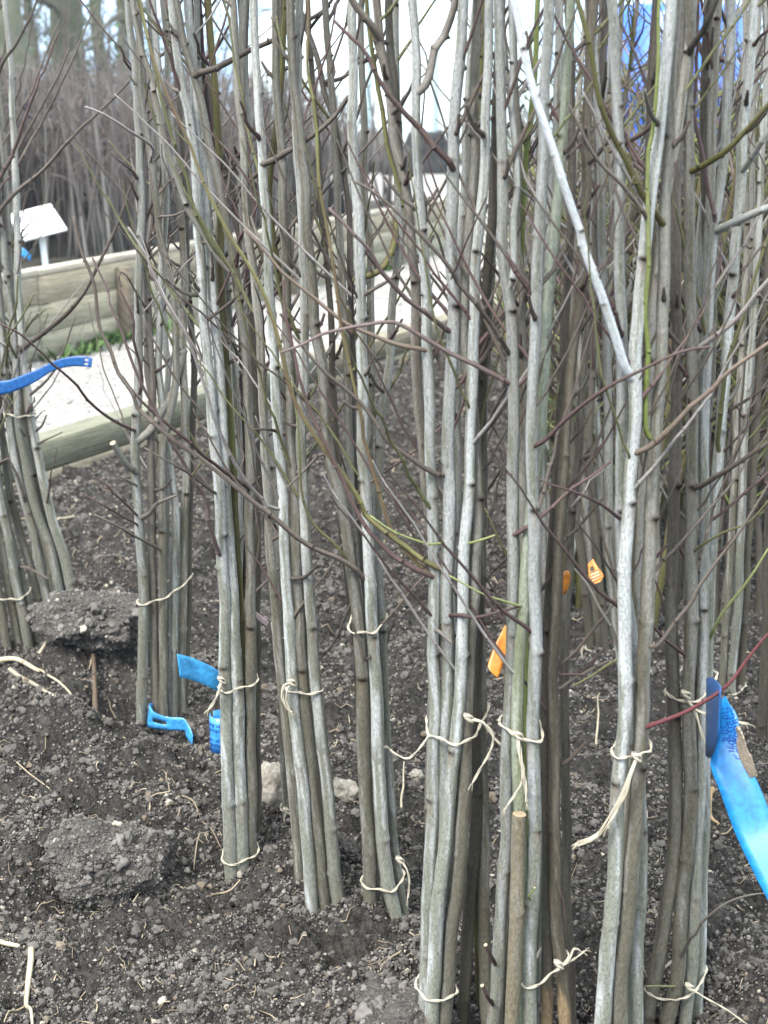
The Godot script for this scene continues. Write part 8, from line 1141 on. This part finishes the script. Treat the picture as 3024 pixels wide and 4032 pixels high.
func background() -> void:
	# the ground round the bed, one sheet at path level
	var b := Buf.new()
	var quad := func(p: Array) -> void:
		var s := b.v.size()
		for q in p:
			b.v.append(Vector3(q[0], .095, -q[1]))
			b.c.append(Color.WHITE)
			b.uv.append(Vector2(q[0], q[1]))
		b.i.append_array([s, s + 2, s + 1, s, s + 3, s + 2])
	var x0 := EDGE[0] + EDGE[2] * (-3.0 - EDGE[1])
	var x1 := EDGE[0] + EDGE[2] * (9.2 - EDGE[1])
	quad.call([[-90, -3], [x0, -3], [x1, 9.2], [-90, 9.2]])
	quad.call([[-90, 9.2], [90, 9.2], [90, 180], [-90, 180]])
	quad.call([[4.4, -3], [90, -3], [90, 9.2], [4.4, 9.2]])
	quad.call([[-90, -60], [90, -60], [90, -3], [-90, -3]])
	tag(obj("gravel_ground", mesh_of(b), M.gravel), "", "", "", "structure")
	var R := RandomNumberGenerator.new()
	R.seed = 21
	# pebbles on the path
	var mm := MultiMesh.new()
	mm.transform_format = MultiMesh.TRANSFORM_3D
	mm.use_colors = true
	mm.mesh = lump(1, 71, Vector3.ONE, .2, Color.WHITE)
	mm.instance_count = 5000
	for k in 5000:
		var f := 3.6 + 6.5 * pow(R.randf(), 1.3)
		var x := EDGE[0] + EDGE[2] * (f - EDGE[1]) - .04 - R.randf() * 1.5
		var s := .004 + .007 * pow(R.randf(), 3.0)
		mm.set_instance_transform(k, Transform3D(Basis.from_euler(Vector3(R.randf() * 6, R.randf() * 6, 0)).scaled(Vector3(s, s * .6, s)), Vector3(x, .096, -f)))
		var t := R.randf_range(.1, .55)
		mm.set_instance_color(k, Color(t, t * .97, t * .92))
	var pe := MultiMeshInstance3D.new()
	pe.name = "path_pebbles"
	pe.multimesh = mm
	pe.material_override = M.crumb
	add_child(pe)
	tag(pe, "small pale pebbles strewn over the gravel path", "gravel", "", "stuff")
	# the low timber edging of the soil bed
	var e0 := Vector2(EDGE[0], EDGE[1])
	var ed := Vector2(EDGE[2], 1.0).normalized()
	var ro := base("timber_edging", Vector3.ZERO)
	tag(ro, "weathered timber edging between dark soil and pale path", "edging")
	var wc := [Color(.29, .275, .2), Color(.26, .255, .185), Color(.31, .28, .205)]
	for k in 4:
		var a := e0 + ed * (-3.2 + k * 2.4)
		plank(ro, "sleeper", a, a + ed * 2.4, .022, .104, .09, .0, wc[k % 3])
		plank(ro, "sleeper", a, a + ed * 2.4, -.12, .018, .09, .006, wc[(k + 1) % 3])
	# the taller planked wall of the raised bed behind
	var w0 := Vector2(WALL[0], WALL[1])
	var wd := Vector2(WALL[2], 1.0).normalized()
	var wr := base("raised_bed_wall", Vector3.ZERO)
	tag(wr, "planked wooden wall of the raised bed behind the path", "retaining wall")
	for k in 3:
		var a := w0 + wd * (-2.6 + k * 2.4)
		plank(wr, "plank", a, a + wd * 2.4, .09, .1905, .045, 0, Color(.37, .355, .265))
		plank(wr, "plank", a, a + wd * 2.4, .192, .2945, .045, .001, Color(.4, .38, .28))
		plank(wr, "plank", a, a + wd * 2.4, .296, .3995, .045, -.001, Color(.4, .36, .26))
		plank(wr, "cap_board", a, a + wd * 2.4, .401, .424, .06, -.004, Color(.55, .5, .4))
	for k in [-1.9, -.55, .33, 1.9, 3.4]:
		var a: Vector2 = w0 + wd * k
		plank(wr, "post", a, a + wd * .06, .08, .38, .05, .05, Color(.24, .2, .15))
	var rb := Buf.new()
	for k in 2:
		for j in 2:
			var q := w0 + wd * (-2.6 + k * 7.2) + Vector2(-wd.y, wd.x) * (.03 + j * 7.0)
			rb.v.append(Vector3(q.x, .385, -q.y))
			rb.c.append(SOIL)
			rb.uv.append(q)
	rb.i.append_array([0, 2, 1, 1, 2, 3])
	tag(obj("raised_bed_soil", mesh_of(rb), M.soil), "", "", "", "structure")
	# crowded saplings growing in the raised bed, far and blurred: one mass
	var tb := Buf.new()
	var cols := [Color(.1, .092, .086), Color(.14, .134, .125), Color(.055, .05, .048), Color(.08, .068, .068), Color(.17, .165, .152)]
	for k in 430:
		var q := w0 + wd * R.randf_range(-2.4, 3.6) + Vector2(-wd.y, wd.x) * (.1 + 2.5 * pow(R.randf(), 1.1))
		for j in R.randi_range(5, 8):
			if q.y < 6.15 and q.x / q.y < -.195:
				continue
			var p := Vector3(q.x + R.randfn(0, .03), .37, -q.y + R.randfn(0, .03))
			var hh := R.randf_range(.45, .82)
			var top := p + Vector3(R.randfn(0, .09), hh, R.randfn(0, .09))
			var c: Color = cols[R.randi() % 5] * R.randf_range(.55, 1.15)
			var mid := p.lerp(top, .5) + Vector3(R.randfn(0, .01), 0, R.randfn(0, .01))
			rod(tb, PackedVector3Array([p, mid, top]), .0085, .004, 5, c, c.lerp(Color(.12, .1, .09), .6))
			for t in 4:
				var s := mid.lerp(top, R.randf())
				var d := Vector3(R.randfn(0, .6), R.randf_range(.2, 1), R.randfn(0, .6)).normalized() * R.randf_range(.08, .22)
				rod(tb, PackedVector3Array([s, s + d * .5 + Vector3(0, .01, 0), s + d]), .003, .0013, 3, Color(.125, .105, .092), Color(.15, .125, .115))
	var th := obj("sapling_thicket", mesh_of(tb), M.plain)
	tag(th, "dense blurred mass of bare grey saplings behind the wooden wall", "saplings", "", "stuff")
	# the white sign board on its post
	var s0 := Vector3(SIGN[0], SIGN[1], SIGN[2])
	var sr := base("sign", s0)
	tag(sr, "white tilted sign board on a pale post behind the wall", "sign")
	var SA := pv(BOARD[0])
	var SB := pv(BOARD[1])
	for k in SA.size():
		SA[k] -= s0
		SB[k] -= s0
	obj("board", strip(SA, SB, .008, [], 2, 1), M.white, sr)
	var sp := Buf.new()
	box(sp, Vector3(-.011, -.55, -.008), Vector3(.011, -.02, .008), Color.WHITE, .003)
	var po := obj("post", mesh_of(sp, true), M.white, sr)
	po.rotation = Vector3(.06, .35, .08)
	# small blue tags and a black crate among the far saplings
	for e in BITS:
		var p := Vector3(e[0], e[1], e[2])
		var ti := base("plastic_tag", p)
		tag(ti, e[3], "plant tag", "plant tags in the raised bed")
		obj("strip", strip(PackedVector3Array([Vector3(-.02, .03, 0), Vector3(.0, .02, .008), Vector3(.025, -.005, .004)]), PackedVector3Array([Vector3(-.03, .0, 0), Vector3(-.005, -.012, .01), Vector3(.02, -.03, .002)]), .0008, []), M.midblue, ti)
	var cr := base("crate", Vector3(CRATE[0], CRATE[1], CRATE[2]))
	tag(cr, "dark slatted plastic crate among the far saplings", "crate")
	for k in 5:
		for s in [-1, 1]:
			var cb := Buf.new()
			box(cb, Vector3(-.13, k * .05, s * .09 - .004), Vector3(.13, k * .05 + .03, s * .09 + .004), Color(.02, .022, .03), .002)
			obj("slat", mesh_of(cb, true), M.plain, cr)
	for s in [-1, 1]:
		for q in [-1, 1]:
			var cb := Buf.new()
			box(cb, Vector3(s * .125 - .012, -.5, q * .075 - .012), Vector3(s * .125 + .012, .25, q * .075 + .012), Color(.025, .026, .034), .002)
			obj("corner_post", mesh_of(cb, true), M.plain, cr)
	# weeds at the foot of the wall
	var nw := 0
	for e in WEEDS:
		var gb := Buf.new()
		for k in int(e[3]):
			var p := Vector3(R.randfn(0, e[2]), 0, R.randfn(0, .035))
			p += Vector3(p.x * 0, 0, -p.x * 1.6)
			var a := R.randf() * TAU
			var hgt := R.randf_range(.02, .065)
			var tip := p + Vector3(cos(a) * hgt * .8, hgt, sin(a) * hgt * .8)
			var wv := Vector3(-sin(a), 0, cos(a)) * .007
			var c := Color(.075, .13, .04) * R.randf_range(.5, 1.3)
			var s := gb.v.size()
			for q in [p - wv * .5, p + wv * .5, p.lerp(tip, .55) + wv, p.lerp(tip, .55) - wv, tip + Vector3(0, -.006, 0)]:
				gb.v.append(q)
				gb.c.append(c)
				gb.uv.append(Vector2.ZERO)
			gb.i.append_array([s, s + 1, s + 2, s, s + 2, s + 3, s + 3, s + 2, s + 4])
		var g := obj("weed_patch", mesh_of(gb), M.leaf)
		g.position = Vector3(e[0], .093, -e[1])
		tag(g, e[4], "weeds", "", "stuff")
	# polytunnel far behind
	var pt := base("polytunnel", Vector3(TUN[0], .09, -TUN[1]))
	tag(pt, "large white polytunnel at the far end of the path", "polytunnel")
	var W := 2.55
	var H := 2.9
	var arc := PackedVector2Array()
	for k in 21:
		var a := PI * k / 20.0
		arc.append(Vector2(-cos(a) * W, pow(sin(a), .75) * H))
	var cov := Buf.new()
	for k in 21:
		for j in 2:
			cov.v.append(Vector3(arc[k].x, arc[k].y, -j * 14.0))
			cov.c.append(Color(.45, .52, .53))
			cov.uv.append(Vector2(k, j))
	for k in 20:
		cov.i.append_array([k * 2, k * 2 + 1, k * 2 + 2, k * 2 + 2, k * 2 + 1, k * 2 + 3])
	var ctr := cov.v.size()
	cov.v.append(Vector3(0, 0, 0))
	cov.c.append(Color(.45, .52, .53))
	cov.uv.append(Vector2.ZERO)
	for k in 20:
		cov.i.append_array([ctr, k * 2, k * 2 + 2])
	obj("cover", mesh_of(cov, true), M.plain, pt)
	for x in [-1.7, -.4, .62, 1.5]:
		var hb := Buf.new()
		box(hb, Vector3(x - .035, 0, .02), Vector3(x + .035, pow(sqrt(1 - pow(x / W, 2)), .75) * H, .07), Color(.33, .43, .45), .01)
		obj("upright", mesh_of(hb, true), M.plain, pt)
	var hr := Buf.new()
	box(hr, Vector3(-W, 0, .08), Vector3(W, .18, .16), Color(.1, .09, .08), .01)
	obj("base_board", mesh_of(hr, true), M.plain, pt)
	# boulders before the tunnel
	for e in ROCKS:
		var o := obj("boulder", lump(3, int(e[5]), Vector3(e[2], e[3], e[2] * .8), .3, Color(e[4], e[4] * .92, e[4] * .85)), M.stone)
		o.position = Vector3(e[0], .09 + e[3] * .6, -e[1])
		tag(o, e[6], "boulder", "boulders before the polytunnel")
	# blue barrel at right
	var ba := base("barrel", Vector3(BARREL[0], 0, -BARREL[1]))
	tag(ba, "tall blue plastic barrel behind the saplings at upper right", "barrel")
	var prof := [[.0, .24], [.02, .27], [.3, .285], [.31, .3], [.335, .3], [.345, .285], [.62, .285], [.63, .3], [.655, .3], [.665, .285], [.9, .27], [.94, .24], [.95, .0]]
	var bb := Buf.new()
	for k in prof.size():
		for j in 37:
			var a := TAU * j / 36.0
			bb.v.append(Vector3(cos(a) * prof[k][1], .4 + prof[k][0], sin(a) * prof[k][1]))
			bb.c.append(Color(.02, .115, .52))
			bb.uv.append(Vector2(j, k))
	for k in prof.size() - 1:
		for j in 36:
			var i0 := k * 37 + j
			bb.i.append_array([i0, i0 + 1, i0 + 37, i0 + 1, i0 + 38, i0 + 37])
	obj("drum", mesh_of(bb), M.barrel, ba)
	for s in [-1, 1]:
		var fb := Buf.new()
		box(fb, Vector3(-.3, 0, s * .17 - .09), Vector3(.3, .4, s * .17 + .09), Color(.2, .18, .15), .01)
		obj("stand_block", mesh_of(fb, true), M.plain, ba)
	# far trees
	for e in TREES:
		far_tree(e, R)
	# bare brush between the trees
	var sh := Buf.new()
	for k in 170:
		var f := R.randf_range(11.0, 17.0)
		var x := f * R.randf_range(-.40, -.115)
		var p := Vector3(x, .1, -f)
		var hgt := R.randf_range(.9, 2.2)
		var d := Vector3(R.randfn(0, .25), 1, R.randfn(0, .25)).normalized()
		var top := p + d * hgt
		var c := Color(.1, .085, .07) * R.randf_range(.7, 1.5)
		if R.randf() < .25:
			c = Color(.075, .105, .06) * R.randf_range(.7, 1.4)
		rod(sh, PackedVector3Array([p, p.lerp(top, .55) + Vector3(R.randfn(0, .05), 0, 0), top]), .011, .004, 4, c, c)
		for t in 9:
			var s := p.lerp(top, R.randf_range(.3, 1))
			var dd := (d + Vector3(R.randfn(0, .8), R.randfn(0, .5), R.randfn(0, .8))).normalized() * R.randf_range(.15, .6)
			rod(sh, PackedVector3Array([s, s + dd * .5 + Vector3(0, .03, 0), s + dd]), .004, .0018, 3, c, c * 1.2)
	tag(obj("brushwood", mesh_of(sh), M.plain), "tangle of bare brush under the far trees", "brush", "", "stuff")
	var iv := Buf.new()
	for k in 500:
		var f := R.randf_range(13.5, 17.5)
		var cx: float = [-2.9, -2.25, -3.6][k % 3]
		var p := Vector3(cx + R.randfn(0, .28), clampf(1.35 + R.randfn(0, .4), .1, 2.6), -f)
		leaf(iv, p, Vector3(R.randfn(), R.randfn(), R.randfn()).normalized(), .09, .045, Color(.045, .085, .03) * R.randf_range(.6, 1.5), R)
	tag(obj("ivy", mesh_of(iv, true), M.leaf), "green ivy foliage hanging between the far tree trunks", "ivy", "", "stuff")

func leaf(b: Buf, p: Vector3, d: Vector3, l: float, w: float, c: Color, R: RandomNumberGenerator) -> void:
	var s := d.cross(Vector3(R.randfn(), R.randfn(), R.randfn())).normalized()
	var n := d.cross(s).normalized()
	var st := b.v.size()
	for q in [p, p + d * l * .45 + s * w * .5 + n * l * .05, p + d * l + n * -l * .08, p + d * l * .45 - s * w * .5 + n * l * .05]:
		b.v.append(q)
		b.c.append(c)
		b.uv.append(Vector2.ZERO)
	b.i.append_array([st, st + 1, st + 2, st, st + 2, st + 3])

func far_tree(e: Array, R: RandomNumberGenerator) -> void:
	# [x, forward, radius, lean x, label]
	var root := base("tree", Vector3(e[0], .09, -e[1]))
	tag(root, e[4], "tree", "bare trees far behind")
	var b := Buf.new()
	var tw := Buf.new()
	var p := PackedVector3Array([Vector3(0, -.1, 0)])
	for k in 8:
		var t := (k + 1) / 8.0
		p.append(Vector3(e[3] * t * 2.0 + R.randfn(0, .04), t * 6.5, R.randfn(0, .05)))
	var c := Color(.13, .125, .1)
	p[0] += Vector3(0, 0, 0)
	rod(b, catmull(PackedVector3Array([p[0], p[0] + Vector3(0, .35, 0)]), .1), e[2] * 1.45, e[2] * 1.1, 14, c, c)
	tube(b, p, e[2] * 1.12, e[2] * .4, 14, "treebark", R.randi() % 9999, 0.0, .12, 1.0, .01)
	for j in 16:
		var k := R.randi_range(1, 7)
		var s := p[k]
		var a := R.randf() * TAU
		var d := Vector3(cos(a), R.randf_range(.3, 1.2), sin(a)).normalized()
		var L := R.randf_range(.8, 2.4)
		var m := s + d * L * .5 + Vector3(0, .05, 0)
		var t := s + d * L + Vector3(R.randfn(0, .2), .25, R.randfn(0, .2))
		rod(b, PackedVector3Array([s, m, t]), e[2] * .22, e[2] * .06, 7, c, c)
		for q in 26:
			var s2 := m.lerp(t, R.randf_range(-.5, 1.0))
			var d2 := (d + Vector3(R.randfn(0, .8), R.randfn(0, .6), R.randfn(0, .8))).normalized() * R.randf_range(.25, .8)
			rod(tw, PackedVector3Array([s2, s2 + d2 * .5 + Vector3(0, -.03, 0), s2 + d2]), .007, .002, 3, c * .8, c)
	obj("trunk", mesh_of(b), M.plain, root)
	var o := obj("crown", mesh_of(tw), M.plain, root)

func leafy_plant() -> void:
	var R := RandomNumberGenerator.new()
	R.seed = 63
	var root := base("leafy_shrub", Vector3(LEAFY[0], 0, LEAFY[1]))
	tag(root, "small shrub with narrow green leaves behind the foremost bundles", "shrub")
	for k in 6:
		var b := Buf.new()
		var d := Vector3(R.randfn(0, .1), 1, R.randfn(0, .1)).normalized()
		var p := Vector3(R.randfn(0, .03), -.02, R.randfn(0, .03))
		rod(b, PackedVector3Array([p, p + d * .35, p + d * .7]), .004, .002, 5, Color(.1, .11, .05), Color(.12, .14, .06))
		obj("stem", mesh_of(b), M.twig, root)
		for j in 16:
			var lb := Buf.new()
			var s := p + d * R.randf_range(.22, .68)
			var ld := Vector3(R.randfn(0, .6), R.randf_range(-.3, 1), R.randfn(0, .6)).normalized()
			leaf(lb, s, ld, R.randf_range(.045, .08), R.randf_range(.012, .02), Color(.055, .12, .03) * R.randf_range(.6, 1.4), R)
			obj("leaf", mesh_of(lb, true), M.leaf, root)

# ------------------------------------------------------------------ the scene
func _ready() -> void:
	var cam := Camera3D.new()
	cam.name = "camera"
	var ca := CameraAttributesPhysical.new()
	ca.frustum_focal_length = 35.714
	ca.frustum_focus_distance = 1.9
	ca.exposure_aperture = 6.5
	cam.attributes = ca
	cam.fov = 37.14
	cam.near = .05
	cam.far = 400.0
	cam.position = Vector3(0, 1, 0)
	cam.rotation = Vector3(-deg_to_rad(15.0), 0, 0)
	add_child(cam)
	cam.current = true
	var env := Environment.new()
	env.background_mode = Environment.BG_SKY
	var sm := ProceduralSkyMaterial.new()
	sm.sky_top_color = Color(.93, .97, 1)
	sm.sky_horizon_color = Color(.44, .54, .64)
	sm.ground_horizon_color = Color(.5, .5, .48)
	sm.ground_bottom_color = Color(.3, .29, .28)
	sm.sky_curve = .2
	sm.sun_angle_max = 1.0
	var sky := Sky.new()
	sky.sky_material = sm
	env.sky = sky
	env.background_energy_multiplier = .95
	env.tonemap_mode = Environment.TONE_MAPPER_LINEAR
	env.tonemap_exposure = 5.0
	env.sdfgi_enabled = true
	env.ssao_enabled = true
	env.ssil_enabled = true
	env.fog_enabled = true
	env.fog_density = .0015
	env.fog_light_color = Color(.80, .88, .95)
	var we := WorldEnvironment.new()
	we.name = "world_environment"
	we.environment = env
	add_child(we)
	var sun := DirectionalLight3D.new()
	sun.name = "sun"
	sun.light_energy = .5
	sun.light_color = Color(1, .99, .975)
	sun.light_angular_distance = 18.0
	sun.shadow_enabled = true
	sun.rotation_degrees = Vector3(-52, -32, 0)
	add_child(sun)

	fine.noise_type = FastNoiseLite.TYPE_SIMPLEX
	fine.frequency = .05
	fine.seed = 7
	fine.fractal_octaves = 2
	swell.noise_type = FastNoiseLite.TYPE_SIMPLEX_SMOOTH
	swell.frequency = .03
	swell.seed = 19
	swell.fractal_octaves = 3
	for e in [[clod_big, 11.0, 3], [clod_mid, 30.0, 5], [clod_small, 80.0, 9]]:
		var N: FastNoiseLite = e[0]
		N.noise_type = FastNoiseLite.TYPE_CELLULAR
		N.frequency = e[1]
		N.seed = e[2]
		N.fractal_type = FastNoiseLite.FRACTAL_NONE
		N.cellular_return_type = FastNoiseLite.RETURN_DISTANCE
	make_materials()
	M.mud = mat(Color(.5, .41, .31), .95)
	M.mud.albedo_texture = noise_tex(.04, 4, 66, Color(.55, .55, .55), Color(1, 1, 1), FastNoiseLite.TYPE_SIMPLEX_SMOOTH, 256)
	M.mud.heightmap_enabled = true
	M.mud.heightmap_texture = M.mud.albedo_texture
	M.mud.heightmap_scale = .4
	M.barrel = mat(Color.WHITE, .35, true)
	M.barrel.metallic_specular = .5
	print("materials ", Time.get_ticks_msec())
	make_soil()
	print("soil ", Time.get_ticks_msec())
	background()
	print("background ", Time.get_ticks_msec())
	make_crumbs()
	print("crumbs ", Time.get_ticks_msec())
	for c in CLODS:
		var o := obj("soil_clod", lump(5, int(c[7]), Vector3(c[2], c[3], c[4]), .3, SOIL * 1.05), M.soil)
		o.position = Vector3(c[0], ground_shape(c[0], c[1]) + c[5], -c[1])
		tag(o, c[8], "soil clod", "big clods of soil")
	for s in STONES:
		var o := obj("stone", lump(4, int(s[6]), Vector3(s[2], s[3], s[4]), .3, Color(.34, .305, .25)), M.stone)
		o.position = Vector3(s[0], ground_shape(s[0], s[1]) + s[5], -s[1])
		tag(o, s[7], "stone", "pale stones in the soil")
	for e in SAPLINGS:
		sapling(e)
	print("saplings ", Time.get_ticks_msec())
	var R := RandomNumberGenerator.new()
	R.seed = 77
	for g in REAR:
		for k in int(g[2]):
			var a := R.randf() * TAU
			var d := .012 + .028 * R.randf()
			var x: float = g[0] + cos(a) * d
			var f: float = g[1] + sin(a) * d
			rear_sapling(Vector3(x, ground_shape(x, f), -f), R, "thin bare sapling in the crowded rear bundles at right", "crowded rear saplings at right")
	print("rear ", Time.get_ticks_msec())
	leafy_plant()
	for e in TIES:
		tie(e)
	make_tags()
	for e in LITTER:
		# [name, label, palette, r0, r1, [x, f, ...]]
		var p := PackedVector3Array()
		for k in range(0, e[5].size(), 2):
			var gy := -9.0
			for dx in [-.006, 0, .006]:
				for df in [-.006, 0, .006]:
					gy = maxf(gy, ground(e[5][k] + dx, e[5][k + 1] + df))
			p.append(Vector3(e[5][k], gy + e[3] * .8, -e[5][k + 1]))
		if e[0] == "straw":
			for k in p.size():
				p[k].y += .01 + .006 * k
		var at0 := p[0]
		for k in p.size():
			p[k] -= at0
		var b := Buf.new()
		tube(b, p, e[3], e[4], 7, e[2], hash(e[1]) % 10000, .03, .008, 1.0, .002)
		var o := obj(e[0], mesh_of(b), M.twig)
		o.position = at0
		tag(o, e[1], e[0].replace("_", " "), "dry bits on the soil")
	# countless fine fibres in the soil
	var fb := Buf.new()
	for k in 1100:
		var f := 1.3 * pow(3.6, R.randf())
		var x := f * R.randf_range(-.3, .3)
		var a := R.randf() * TAU
		var L := R.randf_range(.006, .022) * (.5 + .4 * f)
		var p := PackedVector3Array()
		for j in 4:
			p.append(Vector3(x, ground(x, f) + .002 + .004 * R.randf(), -f))
			x += cos(a) * L / 3
			f += sin(a) * L / 3
			a += R.randfn(0, .5)
		rod(fb, p, R.randf_range(.0004, .001) * (.4 + .5 * f), .0004, 4, PAL.root[0] * R.randf_range(.6, 1.4), PAL.root[1])
	tag(obj("root_fibres", mesh_of(fb), M.twig), "fine pale root fibres scattered through the soil", "roots", "", "stuff")
	print("done ", Time.get_ticks_msec())
